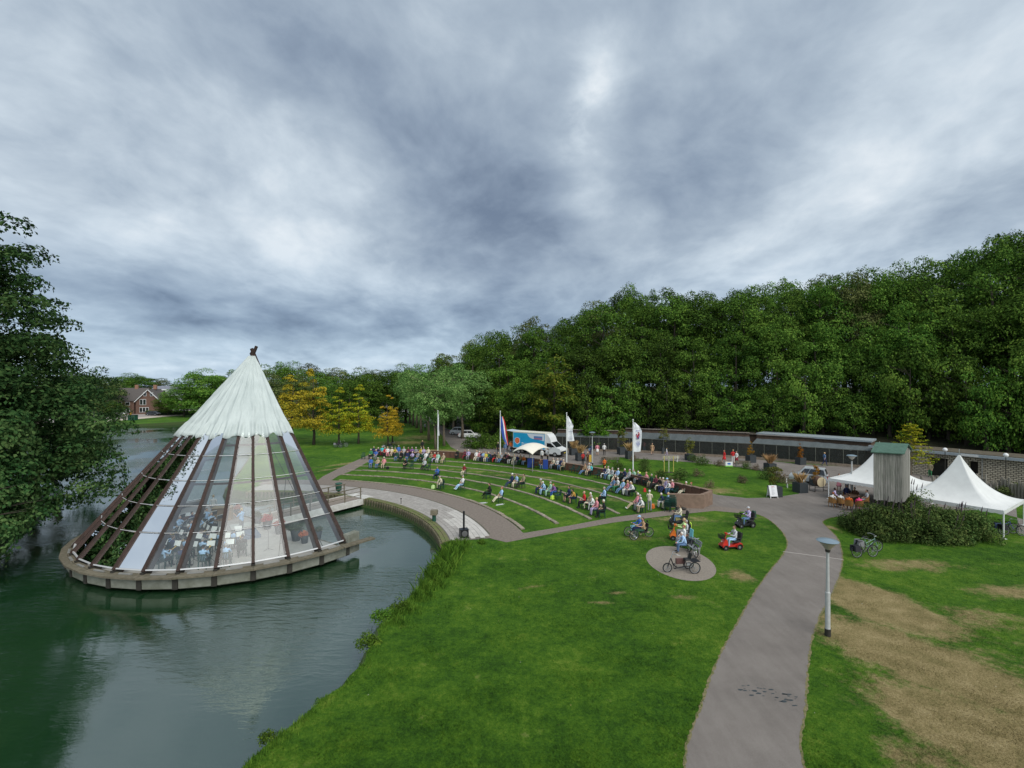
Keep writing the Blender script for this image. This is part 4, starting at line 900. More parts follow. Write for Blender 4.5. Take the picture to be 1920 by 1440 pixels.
# ---------------------------------------------------------------- trees and shrubs
def np_mesh(name, V, FA, mats, mi=None):
    me = bpy.data.meshes.new(name); n = len(V); m = len(FA); k = FA.shape[1]
    me.vertices.add(n); me.vertices.foreach_set('co', V.astype(np.float32).ravel())
    me.loops.add(m * k); me.loops.foreach_set('vertex_index', FA.astype(np.int32).ravel())
    me.polygons.add(m); me.polygons.foreach_set('loop_start', np.arange(0, m * k, k, dtype=np.int32)); me.polygons.foreach_set('loop_total', np.full(m, k, dtype=np.int32))
    for x in (mats if isinstance(mats, list) else [mats]): me.materials.append(x)
    if mi is not None: me.polygons.foreach_set('material_index', mi)
    me.update(calc_edges=True); return me
def leaves(C, N, size, rng, aspect=.62, droop=.25):
    """kite shaped leaf sprays at points C facing N with jitter"""
    n = len(C); N = N + rng.normal(0, .55, (n, 3)); N[:, 2] += .25; N /= np.linalg.norm(N, axis=1)[:, None]
    T = rng.normal(0, 1, (n, 3)); T[:, 2] -= droop; T -= (T * N).sum(1)[:, None] * N; T /= np.linalg.norm(T, axis=1)[:, None]; B = np.cross(N, T)
    s = (size * rng.uniform(.6, 1.35, n))[:, None]
    V = np.stack([C - T * s * .5, C + B * s * aspect * .5 + T * s * .05 + N * s * .08, C + T * s * .5 - N * s * .10, C - B * s * aspect * .5 + T * s * .05 + N * s * .08], 1).reshape(-1, 3)
    return V, np.arange(n * 4).reshape(n, 4)
def crown_mesh(name, seed, rx, rz, m, nclump=60, per=150, size=.34, cr=(.9, 1.9), shape='round', low=-1.0, flat=.75, fill=.25):
    """crown of foliage clumps spread through an uneven volume; origin at the crown's centre"""
    rng = np.random.default_rng(seed); cs = []; 
    while len(cs) < nclump:
        p = rng.uniform(-1, 1, 3); r = np.linalg.norm(p)
        if shape == 'cone':
            h = (p[2] + 1) / 2; lim = (1 - h) ** .75 * .95 + .08; q = math.hypot(p[0], p[1]) / lim
            if q > 1 or (q < .55 and rng.random() > fill): continue
            cs.append((p[0] * rx, p[1] * rx, p[2] * rz)); continue
        if r > 1 or p[2] < low: continue
        if r < .62 and rng.random() > fill: continue
        a = math.atan2(p[1], p[0]); w = 1 + .16 * math.sin(2 * a + seed) + .12 * math.sin(5 * a + seed * 2) + .1 * math.sin(3 * p[2] * 3 + seed)
        cs.append((p[0] * rx * w, p[1] * rx * w, p[2] * rz * (1 + .08 * math.sin(3 * a))))
    C = []; N = []
    for c in cs:
        c = np.array(c); r = rng.uniform(*cr); k = int(per * (r / cr[1]) ** 1.6) + 8
        if shape == 'cone': r *= 1.15 - .6 * (c[2] / rz + 1) / 2
        d = rng.normal(0, 1, (k, 3)); d /= np.linalg.norm(d, axis=1)[:, None]; d[:, 2] = np.where(d[:, 2] < -.35, -d[:, 2], d[:, 2])
        rad = r * rng.uniform(.62, 1.08, k) ** .6; wob = 1 + .22 * np.sin(d[:, 0] * 7 + c[0]) * np.sin(d[:, 1] * 6 + c[1])
        P = c + d * (rad * wob)[:, None] * np.array([1, 1, flat]); C.append(P); N.append(d + .35 * (c / (np.linalg.norm(c) + .1)))
    C = np.concatenate(C); N = np.concatenate(N); V, FA = leaves(C, N, size, rng)
    return np_mesh(name, V, FA, m)
M_BARK = mat('bark', (.085, .07, .05), .95, col2=(.04, .034, .026), scale=6, bump=.6, stretch=(1, 1, .3), rand=.2)
M_BARKL = mat('bark_pale', (.20, .16, .115), .9, col2=(.11, .09, .065), scale=6, bump=.5, stretch=(1, 1, .3), rand=.15)
def trunk_mesh(name, seed, h, r, rx, crown_z, m, nb=7):
    rr = random.Random(seed); mb = MB(); pts = [(0, 0, -.3)]; x = y = 0
    for i in range(1, 7): x += rr.uniform(-.12, .12) * h / 10; y += rr.uniform(-.12, .12) * h / 10; pts.append((x, y, h * i / 6))
    mb.tube(pts, [r * 1.5, r * 1.05, r * .9, r * .75, r * .55, r * .35, r * .12], 8)
    for k in range(nb):
        t = rr.uniform(crown_z * .75, .9); i = t * 6; p = Vector(pts[int(i)]).lerp(Vector(pts[min(6, int(i) + 1)]), i % 1); a = 2 * PI * k / nb + rr.uniform(-.4, .4); L = rx * rr.uniform(.55, .9)
        q = p + Vector((math.cos(a) * L * .5, math.sin(a) * L * .5, L * .30)); e = p + Vector((math.cos(a) * L, math.sin(a) * L, L * .55)); mb.tube([p, q, e], [r * .38 * (1.1 - t * .6), r * .22, r * .05], 5, cap=False)
        for j in (-1, 1):
            b = a + j * .7; mb.tube([q, q + Vector((math.cos(b) * L * .4, math.sin(b) * L * .4, L * .2))], [r * .14, r * .03], 4, cap=False)
    return mb.mesh(name, m, True)
GREEN_D = [(0.3, (0.0149, 0.0365, 0.0072)), (0.45, (0.0298, 0.0739, 0.012)), (0.6, (0.0753, 0.1623, 0.0231)), (0.78, (0.1337, 0.226, 0.0316)), (1, (0.2035, 0.295, 0.043))]
GREEN_M = [(0.3, (0.0203, 0.0502, 0.0079)), (0.48, (0.0427, 0.103, 0.0145)), (0.64, (0.1069, 0.2098, 0.0306)), (0.8, (0.1752, 0.2724, 0.0436)), (1, (0.2594, 0.3452, 0.0601))]
ROBIN = [(0.3, (0.039, 0.099, 0.021)), (0.48, (0.087, 0.189, 0.0465)), (0.64, (0.153, 0.279, 0.075)), (0.8, (0.234, 0.36, 0.108)), (1, (0.324, 0.45, 0.144))]
OLIVE = [(0.3, (0.0403, 0.0585, 0.0182)), (0.48, (0.0819, 0.1131, 0.0364)), (0.64, (0.1365, 0.1729, 0.0546)), (0.85, (0.2184, 0.2275, 0.0819))]
ORANGE = [(0.28, (0.0845, 0.0972, 0.013)), (0.45, (0.2366, 0.2138, 0.0208)), (0.6, (0.4394, 0.311, 0.0247)), (0.78, (0.676, 0.4276, 0.0299)), (1, (0.845, 0.583, 0.0507))]
RUST = [(0.28, (0.0742, 0.119, 0.0168)), (0.45, (0.189, 0.196, 0.021)), (0.6, (0.357, 0.2887, 0.0252)), (0.78, (0.525, 0.3937, 0.0336)), (1, (0.63, 0.4725, 0.042))]
YELGR = [(0.28, (0.0575, 0.1063, 0.0125)), (0.45, (0.1625, 0.2438, 0.0163)), (0.6, (0.325, 0.3575, 0.0225)), (0.78, (0.5525, 0.4387, 0.0287)), (1, (0.6825, 0.52, 0.0413))]
L_OAK = leafmat('oak_leaves', GREEN_D); L_MID = leafmat('mixed_leaves', GREEN_M); L_ROB = leafmat('pale_green_leaves', ROBIN, .12); L_OLV = leafmat('olive_leaves', OLIVE)
L_ORG = leafmat('orange_leaves', ORANGE, .10, scale=.8); L_RST = leafmat('rusty_leaves', RUST, .10, scale=.8); L_YEL = leafmat('yellow_green_leaves', YELGR, .10, scale=.8)
BIGV = []                                   # large wood trees: (crown mesh, trunk mesh), height 20, crown radius ~5.5
for i, (lm, sd0) in enumerate(((L_OAK, 1), (L_OAK, 2), (L_MID, 3), (L_OAK, 4), (L_MID, 5), (L_OLV, 6))):
    BIGV.append((crown_mesh('crown', sd0, 4.9, 8.4, lm, 96, 290, .33, (.95, 2.2), fill=.15), trunk_mesh('trunk', sd0, 17, .34, 5, .45, M_BARK)))
LOWV = [(crown_mesh('crown', 30 + i, 3.6, 4.3, (L_OAK, L_MID)[i % 2], 52, 150, .30, (.8, 1.5), low=-1), trunk_mesh('trunk', 30 + i, 7, .16, 3, .3, M_BARK)) for i in range(3)]
def tree(pair, loc, h, rx, label, group=None, h0=20.0, r0=5.5, cz=.60, name='broadleaf_tree', cat='tree', rz=None):
    """a tree of height h and crown radius rx from a crown/trunk pair made at height h0 and radius r0"""
    t = thing(name, label, cat, loc, rz if rz is not None else rr.uniform(0, 6.28), group)
    c = link_mesh('crown', pair[0], t, (0, 0, h * cz)); c.scale = (rx / r0, rx / r0, h / h0)
    k = link_mesh('trunk', pair[1], t); k.scale = (h / h0, h / h0, h / h0); return t
# skyline of the wood in the photograph
SKY = [(700, 690), (760, 680), (820, 668), (860, 645), (900, 632), (960, 602), (1010, 600), (1045, 606), (1080, 585), (1150, 545), (1200, 538), (1250, 538), (1300, 541), (1370, 552), (1380, 540), (1440, 528), (1480, 520), (1520, 520), (1560, 512), (1630, 505), (1700, 492), (1760, 478), (1800, 466), (1850, 448), (1885, 432), (1920, 420), (2000, 400), (2200, 370)]
def sky_y(x):
    for (a, b), (c, d) in zip(SKY, SKY[1:]):
        if a <= x <= c: return b + (d - b) * (x - a) / (c - a)
    return SKY[0][1] if x < SKY[0][0] else SKY[-1][1]
def front(x): return float(np.interp(x, [830, 880, 950, 1050, 1200, 1400, 1650, 1900, 2200], [104, 96, 89, 86, 82, 75, 68, 57, 48]))
rr = random.Random(77); nt_ = 0
HGT = ['tall', 'broad', 'dense', 'leafy', 'full-crowned']
def wood_label(x, row):
    ref = 'behind the truck' if x < 1080 else 'behind the bright green bush' if x < 1150 else 'behind the white flags' if x < 1240 else 'behind the mesh aviary' if x < 1420 else 'behind the flat white roof' if x < 1620 else 'behind the stone building'
    return ref
count = {}
for row, (dd, frac) in enumerate(((2, .42), (6, .72), (13, .97), (21, 1.03), (31, 1.03))):
    x = (900, 852, 838, 832, 836)[row]
    while x < 2150:
        d = front(x) + dd + rr.uniform(-1.5, 1.5); p = at(x, d); gz = hill_h(p.x, p.y)
        top = H + (HZ - sky_y(x)) / F * d; hh = (top - gz) * (frac if row else rr.uniform(.28, .5)) * rr.uniform(.93, 1.0 if row > 1 else 1.06)
        if row >= 3: hh = min(hh, (H + (HZ - sky_y(x) + rr.uniform(-6, 4)) / F * d) - gz)
        ref = wood_label(x, row); key = (ref, row); count[key] = count.get(key, 0) + 1
        lbl = '%s tree %s, %s from the left in the %s row' % (HGT[row], ref, (WORD + ['thirteenth', 'fourteenth', 'fifteenth', 'sixteenth', 'seventeenth', 'eighteenth'])[min(17, count[key] - 1)], ['front', 'second', 'third', 'fourth', 'rear'][row])
        if row == 0:
            tree(LOWV[nt_ % 3], (p.x, p.y, gz - .3), max(5.5, hh), rr.uniform(2.8, 3.9), lbl, 'understorey trees at the edge of the wood', 8.2, 3.9, .50)
            x += (3.9 if x < 1400 else 2.6) / d * F * rr.uniform(.8, 1.2)
        else:
            v = BIGV[rr.choice([0, 1, 2, 3, 4, 0, 1, 3, 5] if x > 1000 else [2, 4, 5, 0, 4])]
            rx = rr.uniform(4.2, 5.8) * (.9 if row == 1 else 1); tree(v, (p.x, p.y, gz - .3), max(9, hh), rx, lbl, 'trees of the wood', 20.0, 5.6, .56 if row > 1 else .52)
            x += rx * 1.55 / d * F * rr.uniform(.8, 1.15)
        nt_ += 1
# chestnut-like tree turning yellow and the round bright bush before the wood
p = at(1040, 83); tree((crown_mesh('crown', 51, 4.6, 6.4, leafmat('chestnut_leaves', [(.28, (.02, .05, .008)), (.45, (.045, .10, .012)), (.6, (.11, .16, .018)), (.8, (.22, .22, .03)), (1, (.3, .27, .04))], .05, scale=.5), 64, 170, .42, (.9, 1.7)), BIGV[0][1]), (p.x, p.y, 0), 15.5, 5.0, 'tall round tree with yellowing leaves at the edge of the wood above the canopy', None, 17.5, 5.2, .56)
def bush_mesh(name, seed, rx, ry, rz, m, n=30, per=120, size=.14, cr=(.35, .7)):
    rng = np.random.default_rng(seed); C = []; N = []
    for _ in range(n):
        p = rng.normal(0, 1, 3); p /= np.linalg.norm(p); p[2] = abs(p[2]); c = p * np.array([rx, ry, rz]) * rng.uniform(.45, .85); r = rng.uniform(*cr)
        d = rng.normal(0, 1, (per, 3)); d /= np.linalg.norm(d, axis=1)[:, None]; P = c + d * r * rng.uniform(.6, 1.1, (per, 1)); k = P[:, 2] > .03; C.append(P[k]); N.append(d[k])
    V, FA = leaves(np.concatenate(C), np.concatenate(N), size, rng, .45); return np_mesh(name, V, FA, m)
L_BRT = leafmat('bright_leaves', [(.28, (.02, .075, .008)), (.45, (.045, .16, .014)), (.6, (.08, .23, .02)), (.8, (.13, .30, .03)), (1, (.2, .36, .05))], .05, scale=.9)
mb = MB(); rr2 = random.Random(3)
for k in range(9): a = 2 * PI * k / 9; mb.tube([(0, 0, 0), (math.cos(a) * .8, math.sin(a) * .8, 2.2), (math.cos(a) * 1.7, math.sin(a) * 1.7, 4.2)], [.07, .05, .015], 5)
stem_me = mb.mesh('stem', M_BARK)
t = thing('bamboo_bush', 'bright green feathery bush behind the aviary between the two right-hand flags', 'bush', at(1113, 77, .2)); link_mesh('foliage', bush_mesh('foliage', 61, 3.0, 2.4, 5.2, L_BRT, 60, 130, .30, (.5, 1.1)), t); link_mesh('stem', stem_me, t)
t = thing('hedge_bush', 'low green bush sprawling under the avenue trees behind the bicycles', 'bush', at(908, 78)); link_mesh('foliage', bush_mesh('foliage', 62, 4.6, 2.6, 2.6, L_MID, 50, 130, .24, (.5, 1.0)), t); link_mesh('stem', stem_me, t).scale = (.8, .8, .5)
t = thing('hedge_bush', 'rounded green bush behind the truck and the dutch flag', 'bush', at(955, 82)); link_mesh('foliage', bush_mesh('foliage', 63, 4.2, 2.2, 3.6, L_MID, 46, 130, .24, (.5, 1.0)), t); link_mesh('stem', stem_me, t).scale = (.8, .8, .6)

# avenue trees left of the wood: pale green, base and crown read from the photograph
ROBV = [(crown_mesh('crown', 40 + i, 4.3, 4.5, L_ROB, 60, 170, .30, (.9, 1.7), flat=.7), trunk_mesh('trunk', 40 + i, 12, .20, 4.4, .42, M_BARKL, 8)) for i in range(3)]
AV = [(833, 836, 692, 4.6, 'pale green avenue tree with a straight brown trunk nearest the white flag'), (804, 826, 680, 4.8, 'leaning avenue tree just behind the one by the left flag'), (817, 842, 705, 3.6, 'small avenue tree directly behind the left white flag'), (790, 812, 680, 4.8, 'avenue tree third in the line from the flag'),
      (781, 803, 680, 4.6, 'avenue tree fourth in the line from the flag'), (774, 798, 682, 4.6, 'avenue tree fifth in the line from the flag'), (769, 794, 684, 4.6, 'farthest visible tree of the pale green avenue'), (867, 822, 678, 5.0, 'pale green tree whose trunk stands by the parked cars'), (850, 815, 672, 5.0, 'pale green tree behind the parked white cars'), (885, 808, 660, 5.0, 'pale green tree behind the parked cars at the edge of the wood'), (762, 782, 688, 5.0, 'hazy green tree where the avenue ends')]
for i, (x, yb, yt, rx, lbl) in enumerate(AV):
    p = G(x, yb); d = p.y; hh = H + (HZ - yt) / F * d; tree(ROBV[i % 3], (p.x, p.y, 0), hh, rx, lbl, 'pale green trees along the avenue', 14, 4.9, .60)
# autumn trees on the lawn
def cone_pair(seed, m): return (crown_mesh('crown', seed, 2.9, 4.6, m, 70, 130, .24, (.55, 1.15), shape='cone', flat=.5, fill=.4), trunk_mesh('trunk', seed, 9.5, .16, 2.6, .35, M_BARK, 9))
CO = [cone_pair(71, L_ORG), cone_pair(72, L_RST), cone_pair(73, L_YEL)]
LT = [(588, 834, 688, 3.7, 1, 'tall rusty orange conical tree nearest the tent'), (548, 826, 700, 4.4, 1, 'broad rusty tree half hidden by the tent canvas'), (635, 834, 727, 3.1, 2, 'yellow green conical tree with a bicycle at its trunk'), (672, 832, 722, 3.1, 2, 'yellow green conical tree second from the right on the lawn'),
      (728, 836, 742, 2.3, 0, 'small bright orange tree alone near the terraces'), (736, 831, 746, 2.0, 0, 'slim orange tree touching the small bright one'), (525, 800, 735, 5, 1, 'rusty tree low behind the tent canvas')]
for x, yb, yt, rx, v, lbl in LT:
    p = G(x, yb); d = p.y; hh = H + (HZ - yt) / F * d; tree(CO[v], (p.x, p.y, 0), hh, rx, lbl, 'autumn coloured trees on the lawn', 11.0, 3.3, .61, name='autumn_tree')
# tree line beyond the lawn and beyond the lake
BT = [(512, 672, 150, 6.5), (545, 676, 145, 6.5), (578, 678, 150, 6), (605, 690, 140, 6), (630, 686, 142, 6), (655, 688, 146, 6), (682, 687, 138, 6), (708, 690, 140, 6), (735, 686, 134, 5.5), (498, 690, 120, 5), (620, 700, 118, 5), (690, 700, 120, 5), (560, 700, 125, 6), (655, 704, 112, 4), (470, 690, 160, 7), (430, 688, 168, 7), (760, 680, 128, 5)]
for i, (x, yt, d, rx) in enumerate(BT):
    p = at(x, d); hh = H + (HZ - yt) / F * d; tree(BIGV[(4, 2, 5, 0, 5)[i % 5]], (p.x, p.y, -.5), hh, rx, '%s tree in the distant line between the tent and the avenue' % (WORD[i] if i < 12 else ('thirteenth', 'fourteenth', 'fifteenth', 'sixteenth', 'seventeenth')[i - 12]), 'distant trees beyond the lawn', 20.0, 5.6, .52)
LB = [(375, 690, 150, 7.5, 'rounded green tree on the far bank close left of the tent'), (345, 712, 152, 6.5, 'paler spreading tree on the far bank beside the brick house'), (405, 700, 165, 7, 'dark tree behind the far bank by the tent canvas'), (300, 708, 230, 9, 'distant tree rising behind the brick house'), (265, 702, 225, 9, 'dark distant tree above the ridge of the brick house'), (240, 699, 228, 9, 'dark distant tree top left of the brick house'), (325, 716, 235, 8, 'low distant tree right of the brick house'),
      (215, 716, 175, 7, 'green tree left of the brick house on the far road'), (190, 706, 160, 8, 'broad tree on the far bank partly behind the big lakeside tree'), (160, 700, 165, 8, 'far bank tree behind the big lakeside tree'), (120, 695, 170, 8, 'far bank tree hidden deep behind the lakeside tree'), (315, 735, 158, 4.5, 'low pale tree beside the hedge of the brick house'), (212, 750, 150, 3.2, 'bushy tree overhanging the far road')]
for i, (x, yt, d, rx, lbl) in enumerate(LB):
    p = at(x, d); hh = H + (HZ - yt) / F * d; tree(BIGV[(2, 4, 0, 5, 3)[i % 5]], (p.x, p.y, -.3), hh, rx, lbl, 'trees on the far bank of the lake', 20.0, 5.6, .52)
# the big lakeside trees at the left edge
L_LAKE = leafmat('lakeside_leaves', [(.28, (.008, .028, .008)), (.45, (.022, .062, .018)), (.60, (.045, .098, .028)), (.8, (.10, .16, .05)), (1, (.15, .20, .07))], .10, scale=.45)
def big_crown(seed, rx, rz, n=150, per=330, size=.24): return crown_mesh('crown', seed, rx, rz, L_LAKE, n, per, size, (.75, 1.6), flat=.65, fill=.45)
bt = trunk_mesh('trunk', 5, 15, .42, 6, .4, M_BARK, 10)
def lake_tree(loc, rx, z0, z1, seed, lbl, s=1.0, n=150, per=330):
    t = thing('lakeside_tree', lbl, 'tree', loc, 0, 'large trees leaning over the lake'); c = link_mesh('crown', big_crown(seed, rx * .92, (z1 - z0) / 2 * .95, n, per), t, (0, 0, (z0 + z1) / 2)); k = link_mesh('trunk', bt, t); k.scale = (1, 1, (z1 - 2) / 15)
lake_tree((-34.9, 30.3, -.2), 7.2, -.3, 12.6, 81, 'big dark green tree leaning over the water beside the glass tent', n=240, per=360)
lake_tree((-36.4, 29.8, -.2), 6.4, 7.0, 22.0, 82, 'tallest lakeside tree, rising at the edge of the view', n=300, per=380)
lake_tree((-43.5, 43, -.2), 6.4, 1.5, 13.5, 83, 'lakeside tree behind the big one, its branch tips over the far bank', n=110, per=220)
lake_tree((-31.6, 27.0, -.3), 3.4, -.9, 7.0, 84, 'low leafy tree hanging down to the water at the edge of the view', n=90, per=330)
lake_tree((-52.0, 54, -.2), 7.5, 1.5, 14.0, 85, 'lakeside tree farthest back towards the road', n=90, per=200)
# young tree beside the stone building
t = thing('young_tree', 'slender yellow green larch-like tree between the two white tents', 'tree', at(1708, 49, 0)); 
rng = np.random.default_rng(5); C = []; N = []
for i in range(46):
    z = 2.2 + 4.2 * i / 46; a = i * 2.4; L = 2.2 * (1 - (z - 2.0) / 4.9) + .25
    for s_ in np.linspace(.15, 1, 16):
        for _ in range(5): C.append((math.cos(a) * L * s_ + rng.normal(0, .10), math.sin(a) * L * s_ + rng.normal(0, .10), z + .12 * s_ * L + rng.normal(0, .05))); N.append((0, 0, 1))
V, FA = leaves(np.array(C), np.array(N), .2, rng, .4); link_mesh('crown', np_mesh('crown', V, FA, L_YEL), t)
mb = MB(); mb.tube([(0, 0, 0), (.05, 0, 3), (0, 0, 6.7)], [.09, .06, .01], 6)
for i in range(0, 46): z = 2.2 + 4.2 * i / 46; a = i * 2.4; L = 2.2 * (1 - (z - 2.0) / 4.9) + .2; mb.tube([(0, 0, z - .1), (math.cos(a) * L, math.sin(a) * L, z + .1 * L)], [.02, .006], 4, cap=False)
link_mesh('trunk', mb.mesh('trunk', M_BARKL), t)
# large flowering shrub in front of the wooden tower
L_SHR = leafmat('shrub_leaves', [(.26, (.018, .042, .012)), (.42, (.042, .085, .022)), (.6, (.078, .13, .034)), (.8, (.15, .19, .055)), (1, (.26, .24, .09))], .08, scale=1.1)
def shrub(loc, rx, ry, rz, seed, lbl, n=80, per=260, spikes=8):
    t = thing('butterfly_bush', lbl, 'bush', loc, 0, 'large shrubs beside the path'); link_mesh('foliage', bush_mesh('foliage', seed, rx, ry, rz, L_SHR, n, per, .15, (.35, .75)), t)
    r3 = random.Random(seed); mb = MB(); sp = MB()
    for k in range(spikes):
        a = r3.uniform(0, 6.28); q = r3.uniform(.1, .8); x, y = rx * q * math.cos(a), ry * q * math.sin(a); z = rz * math.sqrt(max(.1, 1 - q * q)) * .95
        mb.tube([(x * .3, y * .3, 0), (x, y, z * .8), (x * 1.08, y * 1.08, z + .25)], [.03, .02, .008], 4)
        e = Vector((x * 1.08, y * 1.08, z + .2)); sp.tube([e, e + Vector((.05, .02, .2)), e + Vector((.12, .03, .42))], [.035, .03, .005], 5)
    link_mesh('stem', mb.mesh('stem', M_BARK), t); link_mesh('flower_spikes', sp.mesh('flower_spikes', mat('spent_flower', (.05, .035, .04), .9, var=.4, scale=20)), t, kind='stuff')
shrub(at(1655, 33.0), 2.5, 2.0, 2.2, 91, 'dark green shrub below the wooden tower, with bicycles beside it')
shrub(at(1735, 32.3), 2.6, 2.0, 2.5, 92, 'dense flowering shrub before the nearer white tent')
shrub(at(1805, 32.2), 2.0, 1.8, 2.0, 93, 'flowering shrub nearest the corner post of the white tent')
shrub(at(1610, 34.6), 1.3, 1.1, 1.2, 94, 'small yellowish shrub at the path end of the shrubbery', 30, 140, 2)
shrub(at(1700, 36.0), 2.2, 1.6, 2.9, 95, 'tall shrub right behind the wooden tower', 40, 150, 12)
# grasses and weeds along the water's edge
M_REED = leafmat('bank_plants', [(.25, (.02, .05, .008)), (.45, (.05, .12, .014)), (.6, (.09, .18, .02)), (.8, (.14, .24, .03)), (1, (.22, .28, .06))], 0, scale=1.0)
rng = np.random.default_rng(12)
def blades(P, hgt, wid, rng, lean=.35):
    n = len(P); a = rng.uniform(0, 6.28, n); D = np.stack([np.cos(a), np.sin(a), np.zeros(n)], 1); S_ = np.stack([-np.sin(a), np.cos(a), np.zeros(n)], 1); h = (hgt * rng.uniform(.5, 1.3, n))[:, None]; w = (wid * rng.uniform(.7, 1.3, n))[:, None]; ln = rng.uniform(0, lean * 2, n)[:, None]
    Z = np.array([0, 0, 1.0]); V = np.stack([P - S_ * w, P + S_ * w, P + Z * h * .6 + D * h * ln * .4 + S_ * w * .6, P + Z * h + D * h * ln], 1).reshape(-1, 3); return V, np.arange(n * 4).reshape(n, 4)
pts = []; hg = []
nb_ = [Vector(p) for p in near_bank]
for i in range(len(nb_) - 1):
    a, b = nb_[i], nb_[i + 1]; L = (b - a).length; c = (a + b) / 2
    if c.y < 9: continue
    d = (b - a).normalized(); q = Vector((d.y, -d.x)); rough = .5 + .5 * math.sin(c.y * .9 + 1.2); tall = .10 + .42 * max(0, min(1, (c.y - 21) / 6)) * (1 if c.y < 30.5 else .9) + .22 * max(0, rough - .6)
    dens = int(L * (260 + 500 * (c.y > 21)))
    for _ in range(dens):
        t_ = rng.random(); o_ = rng.normal(0, .22) if c.y < 21 else rng.normal(.25, .42); p = a + (b - a) * t_ + q * o_
        z = 0 if o_ > 0 else max(-.65, o_ * 1.6); pts.append((p.x, p.y, z - .02)); hg.append(tall * (.6 + .5 * math.sin(p.x * 3.1 + p.y * 2.3) ** 2))
P = np.array(pts); V, FA = blades(P, np.array(hg), .014, rng)
o = link_mesh('bank_grass', np_mesh('bank_grass', V, FA, M_REED), kind='stuff'); o['label'] = 'long grass and weeds growing along the near bank'; o['category'] = 'grass'
# weed clumps leaning over the water
wm_ = [bush_mesh('foliage', 101 + i, .45, .45, .5, M_REED, 14, 90, .09, (.15, .3)) for i in range(2)]
for i, (x, y, s_, lbl) in enumerate(((722, 1158, 1.25, 'dark green nettle clump jutting from the bank below the long grass'), (690, 1208, 1.1, 'second nettle clump on the bank, with a small gap of water beside it'), (745, 1140, 1.1, 'weed clump on the bank at the start of the long grass'), (505, 1380, .7, 'weed clump at the bank nearest the bottom edge'), (600, 1314, .45, 'low weed clump on the lower bank'), (812, 1072, 1.2, 'leafy clump among the long grass by the plaza end'), (850, 1020, 1.0, 'leafy clump where the quay meets the grass'), (905, 1018, .9, 'tuft of long grass by the black speaker box'))):
    p = G(x, y); o = link_mesh('weed_clump', wm_[i % 2], None, (p.x, p.y, -.15), i * 1.3, label=lbl, cat='plant', group='weed clumps along the bank'); o.scale = (s_, s_, s_ * .9)
# lawn turf near the camera: tufts of blades scattered by a small geometry node tree
def tuft(seed, n=46, r=.16, h=.035):
    rg = np.random.default_rng(seed); P = np.stack([rg.normal(0, r * .6, n), rg.normal(0, r * .6, n), np.zeros(n)], 1); V, FA = blades(P, np.full(n, h), .0045, rg, .8); return np_mesh('grass_tuft', V, FA, M_TURF)
M_TURF = leafmat('turf_blades', [(.25, (.018, .055, .006)), (.45, (.035, .10, .010)), (.6, (.055, .14, .014)), (.8, (.09, .18, .022)), (1, (.15, .2, .05))], .22, scale=.7, trans=.15)
# ---------------------------------------------------------------- lawn blades near the camera
rng = np.random.default_rng(33)
def in_poly(X, Y, poly):
    c = np.zeros(len(X), bool); j = len(poly) - 1
    for i in range(len(poly)):
        xi, yi = poly[i]; xj, yj = poly[j]
        if yi != yj: c ^= ((yi > Y) != (yj > Y)) & (X < (xj - xi) * (Y - yi) / (yj - yi) + xi)
        j = i
    return c
N0 = 640000; Y = 11.5 + 27 * rng.random(N0) ** 1.45; X = (rng.random(N0) * 2 - 1) * (Y * 1.12 + 1)
inl = in_poly(X, Y, lake); keep = ~inl & ~in_poly(X, Y, path_poly) & ~in_poly(X, Y, pad) & (np.hypot(X - AC.x, Y - AC.y) > RW + .8) | (~inl & (Y < 31) & (X < 9) & ~in_poly(X, Y, path_poly) & (np.hypot(X - AC.x, Y - AC.y) > R1 + 7.5) & (X * .8 - (Y - 30.5) > -1))
keep = ~inl & ~in_poly(X + rng.normal(0, .03, N0), Y, path_poly) & ~in_poly(X, Y, pad) & (Y < 30.8 + .27 * np.maximum(0, X + 2))
X, Y = X[keep], Y[keep]; hgt = .026 + .055 * (np.sin(X * 1.3 + 2 + np.sin(Y * 2.1)) * np.sin(Y * 1.7 + X * .6) * .5 + .5) ** 1.6 * rng.random(len(X)); hgt *= np.where(X > 9.5, .75, 1)
V, FA = blades(np.stack([X, Y, np.zeros(len(X))], 1), hgt, .0065, rng, .9)
o = link_mesh('lawn_grass', np_mesh('lawn_grass', V, FA, M_GRASS), kind='stuff'); o['label'] = 'short green grass of the lawn on both sides of the path'; o['category'] = 'grass'
# daisies, leaves and litter on the lawn: tiny pale specks
V = []; mb = MB(); r4 = random.Random(8)
for k in range(170):
    y = 14 + 17 * r4.random(); x = r4.uniform(-6, 26); 
    if in_poly(np.array([x]), np.array([y]), path_poly)[0] or in_poly(np.array([x]), np.array([y]), lake)[0]: continue
    s_ = r4.uniform(.008, .03); a = r4.random() * 3; z = .045; mb.add([(x + s_ * math.cos(a), y + s_ * math.sin(a), z), (x - s_ * math.sin(a) * .6, y + s_ * math.cos(a) * .6, z + .01), (x - s_ * math.cos(a), y - s_ * math.sin(a), z)], [(0, 1, 2)], m=k % 2)
o = mb.build('fallen_leaves', [mat('pale_leaf', (.55, .55, .45), .8), mat('brown_leaf', (.25, .15, .07), .8)], kind='stuff')

